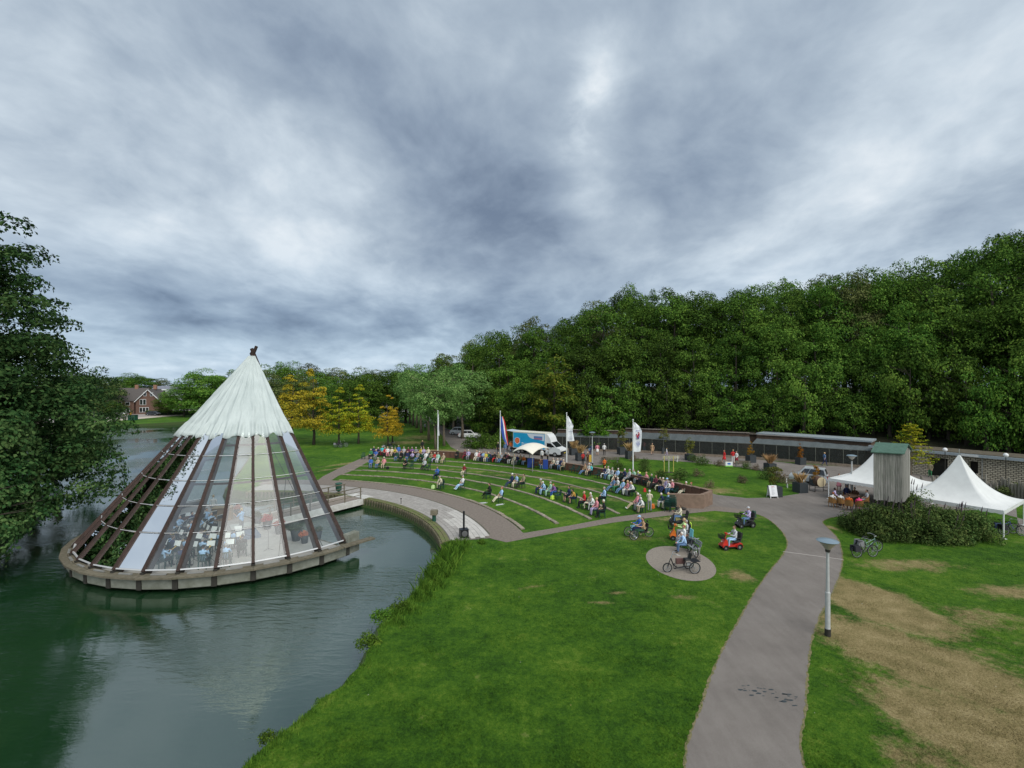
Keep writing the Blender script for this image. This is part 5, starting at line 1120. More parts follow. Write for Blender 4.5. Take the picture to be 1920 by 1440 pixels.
# ---------------------------------------------------------------- lamps, flags
M_POLE = mat('grey_pole', (.42, .43, .42), .5, var=.12, scale=5); M_WPOLE = mat('white_pole', (.72, .73, .72), .45)
M_LTOP = mat('lamp_top', (.16, .22, .26), .35, spec=.6); M_LGL = mat('lamp_glass', (.35, .32, .27), .2, spec=.6)
def lamp_post(loc, h, lbl):
    t = thing('street_lamp', lbl, 'street lamp', loc, 0, 'cone topped park lamps')
    mb = MB(); mb.lathe([(.10, 0), (.10, .35), (.095, .36), (.095, h * .45), (.07, h * .46), (.052, h - .52)], 12); mb.build('pole', M_POLE, t)
    mb = MB(); mb.lathe([(.115, -.02), (.115, .30)], 12); mb.build('base', M_DARK, t)
    mb = MB(); mb.lathe([(.09, h - .52), (.10, h - .42), (.075, h - .40)], 12); mb.build('collar', M_DARK, t)
    mb = MB(); mb.lathe([(.085, h - .42), (.36, h - .075)], 24, cap=False); mb.build('shade_glass', M_LGL, t)
    mb = MB(); mb.lathe([(.40, h - .08), (.415, h - .06), (.36, h - .03), (.15, h + .02), (.02, h + .035)], 28); mb.build('lamp_top', M_LTOP, t)
p = G(1552, 1192); lamp_post(p, 4.02, 'tall street lamp with conical top standing in the grass by the foreground path')
p = G(1110.5, 872); lamp_post(p, 4.3, 'street lamp beside the wooden bench and the aviary')
p = G(1597, 938); lamp_post(p, 4.1, 'street lamp rising behind the canopy of the farther white tent')
def flag(loc, h, prof, cols, lbl, seg=18, deco=None):
    t = thing('flag_pole', lbl, 'flag', loc, 0, 'flags on white poles behind the wall')
    mb = MB(); mb.lathe([(.075, 0), (.07, h * .5), (.05, h)], 10); mb.ball((0, 0, h + .06), .08, 8, 6); mb.build('pole', M_WPOLE, t)
    # cloth: prof lists (z, left offset, right offset); it hangs in folds
    vs = []; fs = []; mi = []; nx = 14; m = len(prof)
    for j in range(seg + 1):
        q = j / seg * (m - 1); i = min(m - 2, int(q)); u = q - i; z, a, b = [prof[i][k] * (1 - u) + prof[i + 1][k] * u for k in range(3)]
        for k in range(nx + 1):
            s_ = k / nx; vs.append((a + (b - a) * s_, -.05 + .10 * math.sin(s_ * 7 + j * .35) * s_ + .02 * math.sin(j), z - .04 * s_ * math.sin(s_ * 5)))
    for j in range(seg):
        for k in range(nx): p = j * (nx + 1) + k; fs.append((p, p + 1, p + nx + 2, p + nx + 1)); mi.append(min(len(cols) - 1, int((k + .5) / nx * len(cols))))
    mb = MB(); mb.add(vs, fs); mb.m = mi; c = mb.build('flag_cloth', [mat('flag_' + x, {'red': (.50, .03, .03), 'white': (.72, .74, .76), 'blue': (.03, .08, .36)}[x], .8) for x in cols], t, smooth=True)
    if deco: deco(t, prof)
    return t
def fdeco(kind):
    def f(t, prof):
        mb = MB(); zt, zb = prof[0][0], prof[-1][0]; cx = (prof[len(prof) // 2][1] + prof[len(prof) // 2][2]) / 2; r5 = random.Random(kind); Hh = zt - zb
        def dab(x, z, w, h, m, y=-.19): mb.box((x, y, z), (w, .006, h), m=m)
        if kind == 1:
            for k in range(16): a = r5.uniform(0, 6.28); dab(cx + .22 * math.cos(a) * r5.random() ** .3 , zb + Hh * .56 + .38 * math.sin(a), .10, .12, 0 if k % 2 else 1)
            for k in range(7): dab(cx + r5.uniform(-.1, .1), zb + Hh * .56 + r5.uniform(-.25, .2), .12, .14, 1)
            for k, w in enumerate((.42, .52, .40, .30)): dab(cx, zb + Hh * (.34 - .045 * k), w, .05, 0)
            for k in range(4): dab(cx - .2 + .13 * k, zb + Hh * .72, .09, .08, 0)
        else:
            for k in range(7): dab(cx - .18 + .09 * (k % 4) + r5.uniform(-.03, .03), zb + Hh * r5.uniform(.60, .75), .07, .05, 2)
            for k in range(4): dab(cx - .2 + .14 * k, zb + Hh * .38, .11, .06, 2)
            for k in range(9): dab(cx - .2 + .055 * k, zb + Hh * (.12 + .05 * math.sin(k * 2)), .02, .22, 2)
        mb.build('flag_print', [mat('print_blue', (.05, .07, .35), .8), mat('print_red', (.55, .05, .08), .8), mat('print_grey', (.10, .11, .22), .8)], t, kind='stuff')
    return f
def pz(y, d): return H - (y - HZ) / F * d
WB = {}
p = G(1187, 884); s_ = p.y / F
def fl_prof(rows, x0, d): return [(pz(y, d), (a - x0) * d / F, (b - x0) * d / F) for y, a, b in rows]
flag(p, pz(788, p.y), fl_prof(((792, 1188, 1190), (800, 1188, 1199), (808, 1188, 1203), (830, 1188, 1202), (847, 1188, 1201)), 1187, p.y), ['white'], 'white banner flag with blue and red print on the pole nearest the camera', deco=fdeco(1))
p = G(1062.5, 867); flag(p, pz(775, p.y), fl_prof(((780, 1063.5, 1065), (790, 1063.5, 1071), (799, 1063.5, 1075), (806, 1063.5, 1073), (827, 1063.5, 1077)), 1062.5, p.y), ['white'], 'white banner flag with small dark print right of the truck', deco=fdeco(2))
p = G(938, 861); flag(p, pz(772, p.y), fl_prof(((781, 939, 943), (792, 939, 947), (806, 939.5, 950), (820, 942, 951.5), (835, 950, 953)), 938, p.y), ['white', 'blue', 'red'][::-1][:0] or ['blue', 'blue', 'white', 'red'], 'red, white and blue striped flag hanging from the pole beside the truck')
p = G(821, 850); flag(p, pz(771, p.y), fl_prof(((776, 821.5, 822.5), (790, 821, 823), (805, 820.5, 823.5), (817, 820.5, 824)), 821, p.y), ['white'], 'white flag hanging limp on the pole before the avenue trees', deco=None)

# ---------------------------------------------------------------- wheels, bicycles, scooters
M_RUB = mat('rubber', (.015, .015, .015), .8); M_RIM = mat('rim_metal', (.45, .46, .47), .35, .7); M_BLK = mat('black_paint', (.015, .015, .018), .35); M_BSAD = mat('saddle_black', (.02, .02, .02), .6)
WH = {}
def wheel(parent, loc, r, w=.02, spokes=10, rim=M_RIM, steer=0):
    key = (round(r, 3), round(w, 3), spokes, rim.name)
    if key not in WH:
        a = MB(); a.ring((0, 0, 0), r - w * .7, w, w, 'x', 22); b = MB(); b.ring((0, 0, 0), r - w * 2.2, w * .45, w * .6, 'x', 22)
        for k in range(spokes): t_ = 2 * PI * k / spokes; b.bar((.02 * (-1) ** k, 0, 0), (0, (r - w * 2) * math.cos(t_), (r - w * 2) * math.sin(t_)), .008, .008)
        b.ring((0, 0, 0), .02, .018, .035, 'x', 8); WH[key] = (a.mesh('tyre', M_RUB), b.mesh('rim', rim))
    t = link_mesh('wheel', WH[key][0], parent, loc, steer); link_mesh('rim', WH[key][1], t); return t
def bicycle(loc, rz, lbl, frame=(.02, .02, .022), bag=None, lean=.08, step=True, group='parked bicycles'):
    t = thing('bicycle', lbl, 'bicycle', loc, rz, group); t.rotation_euler = (0, lean, rz)
    fm = mat('bike_frame_%02d%02d%02d' % tuple(int(c * 99) for c in frame), frame, .35, spec=.5)
    wheel(t, (0, -.55, .345), .345, .019); wheel(t, (0, .52, .345), .345, .019)
    mb = MB(); bb = (0, .06, .30); st = (0, .26, .80); hd = (0, -.36, .86); hl = (0, -.40, .68)
    for a, b, r in ((bb, st, .016), (hl, bb, .02), ((0, -.36, .80), (0, .20, .52 if step else .75), .016), (hl, hd, .02), (bb, (0, .52, .345), .012), ((0, .22, .70), (0, .52, .345), .010)): mb.tube([a, b], r, 6)
    for s_ in (-.045, .045): mb.tube([hl, (s_, -.55, .345)], .012, 5)
    mb.build('frame', fm, t)
    mb = MB(); mb.tube([(0, -.36, .84), (0, -.33, 1.04)], .013, 5); mb.tube([(-.29, -.12, 1.06), (-.26, -.26, 1.08), (0, -.35, 1.05), (.26, -.26, 1.08), (.29, -.12, 1.06)], .013, 5); mb.build('handlebar', M_RIM, t)
    mb = MB(); mb.tube([st, (0, .28, .92)], .013, 5); mb.add([(-.02, .08, .95), (.02, .08, .95), (.09, .36, .96), (-.09, .36, .96), (-.02, .08, .92), (.02, .08, .92), (.07, .36, .91), (-.07, .36, .91)], [(0, 1, 2, 3), (7, 6, 5, 4), (0, 4, 5, 1), (1, 5, 6, 2), (2, 6, 7, 3), (3, 7, 4, 0)]); mb.build('saddle', M_BSAD, t)
    mb = MB(); mb.box((0, .58, .74), (.13, .42, .02)); mb.tube([(.06, .74, .74), (.05, .53, .36)], .007, 4); mb.tube([(-.06, .74, .74), (-.05, .53, .36)], .007, 4); mb.build('carrier', M_BLK, t)
    mb = MB()
    for c0 in ((0, -.55, .345), (0, .52, .345)):
        for k in range(8): a, b = PI * (.08 + .105 * k), PI * (.08 + .105 * (k + 1)); mb.bar((0, c0[1] + .375 * math.cos(a), c0[2] + .375 * math.sin(a)), (0, c0[1] + .375 * math.cos(b), c0[2] + .375 * math.sin(b)), .05, .006)
    mb.build('mudguard', M_BLK, t)
    mb = MB(); mb.tube([(.06, .02, .30), (.10, .02, .30)], .015, 5); mb.box((.13, .10, .22), (.09, .09, .02)); mb.box((-.13, -.02, .38), (.09, .09, .02)); mb.ring((.05, .06, .30), .085, .006, .004, 'x', 14); mb.tube([(-.05, .3, .32), (-.2, .38, .01)], .010, 4); mb.build('crank', M_BLK, t)
    if bag:
        bm = mat('bag_' + bag, {'black': (.02, .02, .025), 'grey': (.22, .22, .23), 'blue': (.05, .08, .16)}[bag], .8)
        for s_ in (-1, 1): mb = MB(); mb.box((s_ * .15, .60, .56), (.14, .36, .34), taper=.92); mb.build('pannier', bm, t)
    return t
p = G(1622, 1045); bicycle((p.x, p.y, 0), R(97), 'black bicycle with dark panniers standing on the lawn by the shrub', (.03, .03, .035), 'black', .10)
p = G(1628, 1034); bicycle((p.x, p.y, 0), R(90), 'pale green step-through bicycle behind the black one by the shrub', (.18, .32, .26), 'grey', -.05)
for i, (x, y, a) in enumerate(((907, 833, 70), (916, 835, 80), (924, 836, 75), (931, 837, 85), (944, 840, 95), (900, 830, 85))):
    p = G(x, y); bicycle((p.x, p.y, 0), R(a), '%s bicycle from the left in the row parked beyond the wall by the flag' % WORD[(1, 2, 3, 4, 5, 0)[i]], ((.02, .02, .022), (.03, .05, .03), (.05, .05, .06))[i % 3], 'black' if i % 2 else None, .06)
p = G(727, 843); bicycle((p.x, p.y, 0), R(85), 'dark bicycle leaning at the slim orange tree with a pale bag', (.03, .03, .03), 'grey', .1)
p = G(737, 841); bicycle((p.x, p.y, 0), R(60), 'black bicycle parked right of the slim orange tree', (.02, .02, .02), 'black', -.1)
p = G(634, 839); bicycle((p.x, p.y, 0), R(75), 'bicycle with a pale bag at the foot of the yellow green tree', (.05, .05, .05), 'grey', .1)
p = G(642, 838); bicycle((p.x, p.y, 0), R(110), 'black bicycle right beside the yellow green tree', (.02, .02, .02), 'black', .1)
p = G(1899, 1004); bicycle((p.x, p.y, 0), R(80), 'dark bicycle under the right-hand end of the nearer white tent', (.02, .02, .02), 'black', .05)
p = G(1884, 1000); bicycle((p.x, p.y, 0), R(85), 'bicycle covered by a blue cloth under the nearer white tent', (.05, .05, .3), 'blue', .05)
# motorbike in front of the truck
p = G(1055, 847); t = bicycle((p.x, p.y, 0), R(75), 'dark blue scooter bike with bags parked ahead of the truck', (.05, .08, .12), 'black', .05)

def scooter(loc, rz, lbl, col, basket, canopy=False, trailer=False):
    t = thing('mobility_scooter', lbl, 'mobility scooter', loc, rz, 'mobility scooters on the lawn'); cm = mat('scooter_' + col, {'red': (.50, .03, .02), 'black': (.02, .02, .022), 'orange': (.6, .16, .03)}[col], .3, spec=.6)
    for x in (-.24, .24):
        for y, r in ((-.52, .15), (.42, .17)): w = wheel(t, (x, y, r), r, .05, 6)
    mb = MB(); mb.side([(-.30, .17), (.62, .17), (.66, .36), (.40, .42), (.05, .30), (-.30, .22)], -.18, .18); mb.side([(-.72, .24), (-.38, .20), (-.30, .30), (-.36, .62), (-.46, .70), (-.62, .46)], -.17, .17); mb.build('body', cm, t)
    for x in (-.25, .25):
        mb = MB()
        for k in range(6): a, b = PI * k / 6, PI * (k + 1) / 6; mb.bar((x, .42 + .22 * math.cos(a), .17 + .22 * math.sin(a)), (x, .42 + .22 * math.cos(b), .17 + .22 * math.sin(b)), .13, .012)
        for k in range(5): a, b = PI * (k + .5) / 6, PI * (k + 1.5) / 6; mb.bar((x, -.52 + .2 * math.cos(a), .15 + .2 * math.sin(a)), (x, -.52 + .2 * math.cos(b), .15 + .2 * math.sin(b)), .12, .012)
        mb.build('mudguard', cm, t)
    mb = MB(); mb.box((0, -.12, .175), (.44, .52, .03)); mb.build('footboard', M_BLK, t)
    mb = MB(); mb.tube([(0, -.46, .62), (0, -.34, .98)], .035, 8); mb.tube([(-.26, -.22, .98), (-.14, -.30, 1.0), (0, -.34, .99), (.14, -.30, 1.0), (.26, -.22, .98)], .02, 6); mb.box((0, -.36, 1.0), (.2, .12, .08)); mb.build('tiller', cm if col != 'black' else M_BLK, t)
    mb = MB(); mb.tube([(0, .28, .38), (0, .28, .5)], .06, 8); mb.box((0, .28, .52), (.50, .48, .09), taper=.94); mb.build('seat', M_BSAD, t)
    mb = MB(); mb.bar((0, .50, .54), (0, .60, 1.04), .46, .09, up=(0, 1, 0)); mb.build('backrest', M_BSAD, t)
    for s_ in (-1, 1): mb = MB(); mb.tube([(s_ * .27, .5, .72), (s_ * .27, .16, .74)], .028, 6); mb.build('armrest', M_BLK, t)
    if basket:
        mb = MB(); c = (0, -.66, .86)
        for k in range(9): x = -.18 + .045 * k; mb.bar((x, -.78, .72), (x * 1.1, -.80, .96), .012, .012); mb.bar((x, -.55, .72), (x * 1.1, -.53, .96), .012, .012)
        for y in (-.78, -.70, -.62, -.55):
            mb.bar((-.18, y, .72), (-.20, y, .96), .012, .012); mb.bar((.18, y, .72), (.20, y, .96), .012, .012)
        for z in (.72, .84, .96): mb.bar((-.19, -.79, z), (.19, -.79, z), .012, .012); mb.bar((-.19, -.54, z), (.19, -.54, z), .012, .012); mb.bar((-.19, -.79, z), (-.19, -.54, z), .012, .012); mb.bar((.19, -.79, z), (.19, -.54, z), .012, .012)
        mb.box((0, -.665, .72), (.36, .24, .012)); mb.build('basket', M_BLK, t)
    mb = MB(); mb.ball((0, -.66, .50), (.05, .03, .05), 8, 6); mb.build('headlight', mat('lens', (.7, .7, .65), .2), t)
    mb = MB(); mb.tube([(.1, .68, .3), (.1, .74, 1.25)], .008, 4); mb.build('flag_rod', M_BLK, t)
    mb = MB(); mb.tube([(.28, -.25, 1.0), (.36, -.26, 1.18)], .008, 4); mb.box((.38, -.26, 1.22), (.10, .02, .08)); mb.build('mirror', M_BLK, t)
    return t
def rider(sc_loc, rz, top, bottom, hair, lbl, **kw):
    add_person((sc_loc[0] - math.sin(rz) * .10, sc_loc[1] + math.cos(rz) * .10, .10), rz, top, bottom, hair, 'ride', lbl, 'people on scooters and bikes', **kw)
a = R(-82); p = G(1371, 1029); scooter((p.x, p.y, 0), a, 'red mobility scooter with front basket nearest the foreground path', 'red', True); rider(p, a, 'lightgrey', 'lightblue', 'brown', 'person in grey hoodie and light jeans riding the red mobility scooter', shoe='white')
a = R(-80); p = G(1398, 988); scooter((p.x, p.y, 0), a, 'black mobility scooter with large front basket beside the asphalt', 'black', True); rider(p, a, 'lilac', 'denim', 'grey', 'person in lilac shirt and cap riding the black mobility scooter', hat='lightgrey')
mb = MB(); mb.box((0, 0, 0), (.34, .18, .46), taper=.85); mb.build('backpack', mat('bag_green', (.03, .07, .05), .8), None, (p.x + math.cos(a) * 0 + .66, p.y + .1, .92), a, label='dark green backpack hung on the back of the black mobility scooter', cat='bag')
a = R(-100); p = G(1276, 1012); scooter((p.x, p.y, 0), a, 'orange mobility scooter behind the people at the bench', 'orange', True); rider(p, a, 'lime', 'grey', 'blond', 'person in pale lime jacket on the orange mobility scooter')
mb = MB(); mb.prism([(-.22, -.02), (.22, -.02), (.22, .02), (-.22, .02)], 0, .62); mb.box((0, -.025, .35), (.30, .01, .08)); mb.build('safety_vest', [cloth('neon')], None, (p.x + .72, p.y + .05, .50), R(80), label='neon yellow safety vest draped behind the orange scooter', cat='vest')
a = R(-95); p = G(1272, 984); add_person((p.x, p.y, .12), a, 'cream', 'denim', 'brown', 'ride', 'person in cream top and jeans seated sideways above the orange scooter', 'people on scooters and bikes')
scooter((p.x + .1, p.y + .05, 0), a, 'dark mobility scooter under the person in the cream top', 'black', False)
# bench with the people before the tricycle
def park_bench(loc, rz, lbl, L=1.6, col=None, frame=None, slats=3):
    t = thing('bench', lbl, 'bench', loc, rz, 'benches in the park'); wm_ = col or M_WOODW; fm = frame or M_STEEL
    for k in range(slats): mb = MB(); mb.box((0, -.18 + .15 * k, .45), (L, .12, .04)); mb.build('seat_slat', wm_, t)
    for k in range(2): mb = MB(); mb.bar((-L / 2, .26 + .03 * k, .62 + .17 * k), (L / 2, .26 + .03 * k, .62 + .17 * k), .03, .12); mb.build('back_slat', wm_, t)
    for s_ in (-1, 1): mb = MB(); mb.bar((s_ * L * .4, -.2, 0), (s_ * L * .4, -.2, .43), .06, .06); mb.bar((s_ * L * .4, .2, 0), (s_ * L * .4, .30, .86), .06, .06); mb.bar((s_ * L * .4, -.22, .41), (s_ * L * .4, .22, .41), .05, .05); mb.build('bench_frame', fm, t)
    return t
p = G(1285, 1032); park_bench((p.x + .25, p.y - .1, 0), R(-84), 'grey slatted bench on the oval pad behind the tricycle', 1.9, mat('grey_slat', (.24, .26, .27), .8, var=.15, scale=6, stretch=(1, 5, 1)))
for (x, y, top, bot, hair, lbl, kw) in ((1269, 1036, 'lightblue', 'denim', 'white', 'person in light blue shirt and jeans bending forward on the grey bench', {}), (1267, 1024, 'white', 'grey', 'red', 'red-haired person in white and blue top on the grey bench', {}), (1272, 1013, 'lightgrey', 'grey', 'grey', 'grey-haired person in grey top at the far end of the bench', {})):
    p = G(x, y); add_person((p.x + .4, p.y, 0), R(-92), top, bot, hair, 'sit_fwd' if 'bending' in lbl else 'sit_up', lbl, 'people around the grey bench', **kw)
mb = MB(); mb.bar((0, 0, .60), (0, .06, 1.3), .42, .03, up=(0, 1, 0)); p = G(1285, 1028); mb.build('towel', mat('turquoise_cloth', (.20, .55, .60), .85, var=.1), None, (p.x + .28, p.y - .2, 0), R(-84), label='turquoise cloth hanging over the back of the grey bench', cat='cloth')
# tricycle on the pad
p = G(1277, 1072); t = thing('tricycle', 'black adult tricycle with low frame and brown bag on the oval pad', 'tricycle', (p.x, p.y, 0), R(-84))
wheel(t, (0, -.80, .26), .26, .024, 12); wheel(t, (-.36, .62, .32), .32, .024, 14); wheel(t, (.36, .62, .32), .32, .024, 14)
mb = MB(); mb.tube([(0, -.60, .78), (0, -.45, .40), (0, -.20, .22), (0, .25, .30), (0, .62, .34)], .032, 8); mb.tube([(-.36, .62, .32), (.36, .62, .32)], .022, 6); mb.tube([(0, -.60, .80), (.05, -.80, .26)], .016, 6); mb.tube([(0, -.60, .80), (-.05, -.80, .26)], .016, 6); mb.tube([(0, .15, .28), (0, .30, .66)], .025, 6); mb.build('frame', M_BLK, t)
mb = MB(); mb.tube([(0, -.62, .74), (0, -.50, 1.02)], .018, 6); mb.tube([(-.30, -.20, 1.02), (-.24, -.38, 1.05), (0, -.50, 1.02), (.24, -.38, 1.05), (.30, -.20, 1.02)], .016, 6); mb.build('handlebar', M_RIM, t)
mb = MB(); mb.box((0, .34, .70), (.32, .30, .08), taper=.85); mb.build('saddle', M_BSAD, t)
mb = MB(); mb.bar((0, .48, .74), (0, .56, 1.02), .3, .05, up=(0, 1, 0)); mb.build('backrest', M_BSAD, t)
mb = MB(); mb.box((-.22, .05, .52), (.14, .50, .30)); mb.build('side_bag', mat('brown_leather', (.10, .05, .045), .6, var=.2), t)
mb = MB()
for k in range(8):
    y = .52 + .065 * k
    for s_ in (-1, 1): mb.bar((s_ * .26, y, .62), (s_ * .28, y, .88), .01, .01)
for z in (.62, .75, .88):
    for s_ in (-1, 1): mb.bar((s_ * .27, .5, z), (s_ * .27, 1.0, z), .012, .012); mb.bar((-.27, .75 + s_ * .25, z), (.27, .75 + s_ * .25, z), .012, .012)
mb.box((0, .75, .62), (.52, .48, .012)); mb.build('basket', M_BLK, t)
mb = MB(); mb.box((.0, .45, .42), (.18, .3, .12), taper=.8); mb.build('motor_case', mat('silver_case', (.5, .5, .5), .35, .5), t)
mb = MB(); mb.box((.14, -.42, .26), (.1, .12, .03)); mb.box((-.14, -.34, .40), (.1, .12, .03)); mb.ring((.05, -.38, .33), .09, .008, .005, 'x', 14); mb.build('crank', M_BLK, t)
p = G(1299, 1040); bicycle((p.x, p.y + .1, 0), R(0), 'dark bicycle with white handlebar parked behind the tricycle', (.04, .05, .05), 'black', .06)
# duo bike: two riders side by side
a = R(-78); p = G(1199, 1008); t = thing('duo_bike', 'beige framed two-seat tricycle at the far side of the front lawn', 'tricycle', (p.x, p.y, 0), a); fm = mat('beige_paint', (.50, .40, .26), .4)
wheel(t, (-.42, -.62, .33), .33, .02, 14); wheel(t, (.42, -.62, .33), .33, .02, 14); wheel(t, (0, .72, .33), .33, .02, 14)
mb = MB(); mb.bar((-.42, -.62, .33), (.42, -.62, .33), .05, .05); mb.bar((0, .72, .33), (-.1, .2, .40), .06, .06); mb.bar((-.30, -.1, .30), (-.30, .35, .78), .06, .07); mb.bar((-.30, -.4, .30), (-.30, -.1, .30), .05, .06); mb.bar((.30, -.1, .30), (.30, .35, .78), .06, .07); mb.bar((-.3, .1, .42), (.3, .1, .42), .05, .05); mb.bar((-.3, -.3, .34), (-.3, -.62, .34), .05, .05); mb.build('frame', fm, t)
for s_ in (-1, 1):
    mb = MB(); mb.box((s_ * .26, .10, .50), (.44, .42, .08)); mb.build('seat', M_BSAD, t)
    mb = MB(); mb.bar((s_ * .26, .32, .52), (s_ * .26, .42, 1.05), .42, .07, up=(0, 1, 0)); mb.ball((s_ * .26, .44, 1.18), (.11, .05, .08), 8, 6); mb.build('backrest', M_BSAD, t)
mb = MB(); mb.tube([(-.28, -.55, .4), (-.28, -.38, .92)], .016, 6); mb.tube([(-.5, -.30, .95), (-.28, -.40, .95), (-.06, -.30, .95)], .014, 6); mb.build('handlebar', M_BLK, t)
mb = MB(); mb.box((-.42, -.28, .58), (.02, .34, .34)); mb.build('side_panel', mat('light_blue_panel', (.28, .58, .72), .6), t)
mb = MB(); mb.box((-.28, -.55, .40), (.12, .1, .03)); mb.box((.28, -.45, .34), (.12, .1, .03)); mb.build('pedals', M_BLK, t)
c_, s_n = math.cos(a), math.sin(a)
for s_, top, bot, hair, lbl, kw in ((-1, 'blue', 'navy', 'white', 'person in bright blue jacket and pale cap on the two-seat tricycle', dict(hat='lightblue')), (1, 'tan', 'darkgreen', 'brown', 'person with bare arms and white shoes on the far seat of the tricycle', dict(short=True, shoe='white'))):
    lx, ly = s_ * .26, .0; add_person((p.x + lx * c_ - ly * s_n, p.y + lx * s_n + ly * c_, .07), a, top, bot, hair, 'ride', lbl, 'people on scooters and bikes', **kw)

# ---------------------------------------------------------------- vehicles
M_GLD = mat('dark_glass', (.012, .015, .018), .08, spec=.9)
def car_paint(n, c): return mat('car_paint_' + n, c, .28, spec=.6)
def car(loc, rz, lbl, paint, kind='hatch', L=4.2, W=1.75, Hh=1.5, parts=True, group='cars'):
    """front faces -Y; body shell from cross-sections, glasshouse, wheels with arches"""
    t = thing('parked_car' if kind != 'van' else 'silver_van', lbl, 'car', loc, rz, group); hl = L / 2
    if kind == 'van': bel, roof = [(-hl, .42, .62), (-hl + .06, .30, .82), (-hl + .75, .26, .98), (-hl + 1.1, .26, 1.02), (hl - .15, .26, 1.02), (hl - .02, .30, .98), (hl, .40, .60)], [(-hl + .78, .97), (-hl + 1.40, Hh), (hl - .30, Hh), (hl - .06, 1.0)]
    else: bel, roof = [(-hl, .40, .58), (-hl + .08, .26, .72), (-hl + .55, .22, .84), (-hl + 1.05, .22, .93), (hl - .55, .22, .97), (hl - .08, .28, .92), (hl, .38, .62)], [(-hl + 1.0, .92), (-hl + 1.85, Hh), (hl - 1.0, Hh), (hl - .22, .95)]
    vs = []; fs = []; hw = W / 2
    for y, z0, z1 in bel:
        q = 1 - .10 * (abs(y) / hl) ** 4
        vs += [(-hw * q * .93, y, z0), (-hw * q, y, (z0 + z1) / 2 + .02), (-hw * q * .95, y, z1 - .05), (-hw * q * .86, y, z1), (hw * q * .86, y, z1), (hw * q * .95, y, z1 - .05), (hw * q, y, (z0 + z1) / 2 + .02), (hw * q * .93, y, z0)]
    m = len(bel)
    for j in range(m - 1):
        for k in range(8): fs.append((j * 8 + k, j * 8 + (k + 1) % 8, (j + 1) * 8 + (k + 1) % 8, (j + 1) * 8 + k))
    fs += [tuple(range(7, -1, -1)), tuple((m - 1) * 8 + k for k in range(8))]
    mb = MB(); mb.add(vs, fs); mb.build('body', paint, t, smooth=False)
    (y0, z0), (y1, z1), (y2, z2), (y3, z3) = roof; ws, wr = hw * .88, hw * .72; gi = .012
    mb = MB(); mb.add([(-ws, y0, z0), (ws, y0, z0), (-wr, y1, z1), (wr, y1, z1), (-wr, y2, z2), (wr, y2, z2), (-ws, y3, z3), (ws, y3, z3)], [(0, 1, 3, 2), (2, 3, 5, 4), (4, 5, 7, 6), (0, 2, 4, 6), (1, 7, 5, 3)]); mb.build('cabin', paint, t)
    def lerp(a, b, q): return a + (b - a) * q
    def pane(nm, pts): mb = MB(); mb.add(pts, [tuple(range(len(pts)))]); mb.build(nm, M_GLD, t)
    pane('windscreen', [(s_ * lerp(ws, wr, q) * .90, lerp(y0, y1, q) - gi, lerp(z0, z1, q) + gi) for s_, q in ((-1, .08), (1, .08), (1, .90), (-1, .90))])
    pane('rear_window', [(s_ * lerp(ws, wr, q) * .88, lerp(y3, y2, q) + gi, lerp(z3, z2, q) + gi) for s_, q in ((1, .10), (-1, .10), (-1, .88), (1, .88))])
    for s_ in (-1, 1):
        nwin = 3 if kind == 'van' else 2
        for k in range(nwin):
            def sp(u, q): ya, yb = lerp(y0, y1, q), lerp(y3, y2, q); return (s_ * (lerp(ws, wr, q) + gi), lerp(ya, yb, u), lerp(z0, z1, q))
            u0, u1 = .04 + .92 * k / nwin + .012, .04 + .92 * (k + 1) / nwin - .012
            pane('side_window', [sp(u0 + (.03 if k == 0 else 0), .12), sp(u1, .12), sp(u1, .86), sp(u0 + (.03 if k == 0 else 0), .86)][::s_])
    for y in (-hl + .78, hl - .75):
        for s_ in (-1, 1):
            mb = MB(); mb.tube([(s_ * (hw - .20), 0, 0), (s_ * (hw + .005), 0, 0)], .31, 16); w = mb.build('wheel', M_RUB, t, (0, y, .31)); mb = MB(); mb.tube([(s_ * (hw - .1), 0, 0), (s_ * (hw + .02), 0, 0)], .20, 12); mb.build('rim', M_RIM, w)
    for s_ in (-1, 1):
        mb = MB(); mb.box((s_ * hw * .68, -hl + .10, .66), (.30, .12, .12)); mb.build('headlight', mat('lens', (.7, .7, .65), .2), t)
        mb = MB(); mb.box((s_ * hw * .80, hl - .03, .80), (.14, .10, .26 if kind != 'van' else .34)); mb.build('tail_light', mat('tail_red', (.35, .02, .02), .3), t)
        mb = MB(); mb.box((s_ * (hw + .07), y0 + .25, z0 + .06), (.14, .10, .11)); mb.build('wing_mirror', paint, t)
    mb = MB(); mb.box((0, -hl - .005, .38), (W * .8, .06, .14)); mb.box((0, hl + .005, .40), (W * .85, .06, .16)); mb.build('bumper', M_BLK if kind != 'van' else mat('bumper_grey', (.25, .26, .27), .6), t)
    mb = MB(); mb.box((0, -hl - .04, .48), (.5, .02, .11)); mb.box((0, hl + .04, .62), (.5, .02, .11)); mb.build('number_plate', mat('plate_yellow', (.6, .45, .05), .6), t)
    return t
SILV = car_paint('silver', (.42, .45, .47)); WHT = car_paint('white', (.68, .69, .68))
p = G(1516, 905); car((p.x, p.y, 0), R(-128), 'silver compact van parked on the asphalt by the planters', SILV, 'van', 3.5, 1.6, 1.66)
p = G(881, 821); car((p.x, p.y, 0), R(86), 'white car parked nearest under the avenue trees', WHT, 'hatch', 4.3, 1.8, 1.5)
p = G(863, 815); car((p.x, p.y, 0), R(80), 'white car parked behind the other one under the avenue trees', SILV, 'hatch', 4.2, 1.8, 1.55)
p = G(245, 776); car((p.x, p.y, 0), R(-80), 'red car on the far road before the brick house', car_paint('red', (.40, .02, .02)), 'hatch', 4.4, 1.8, 1.6)
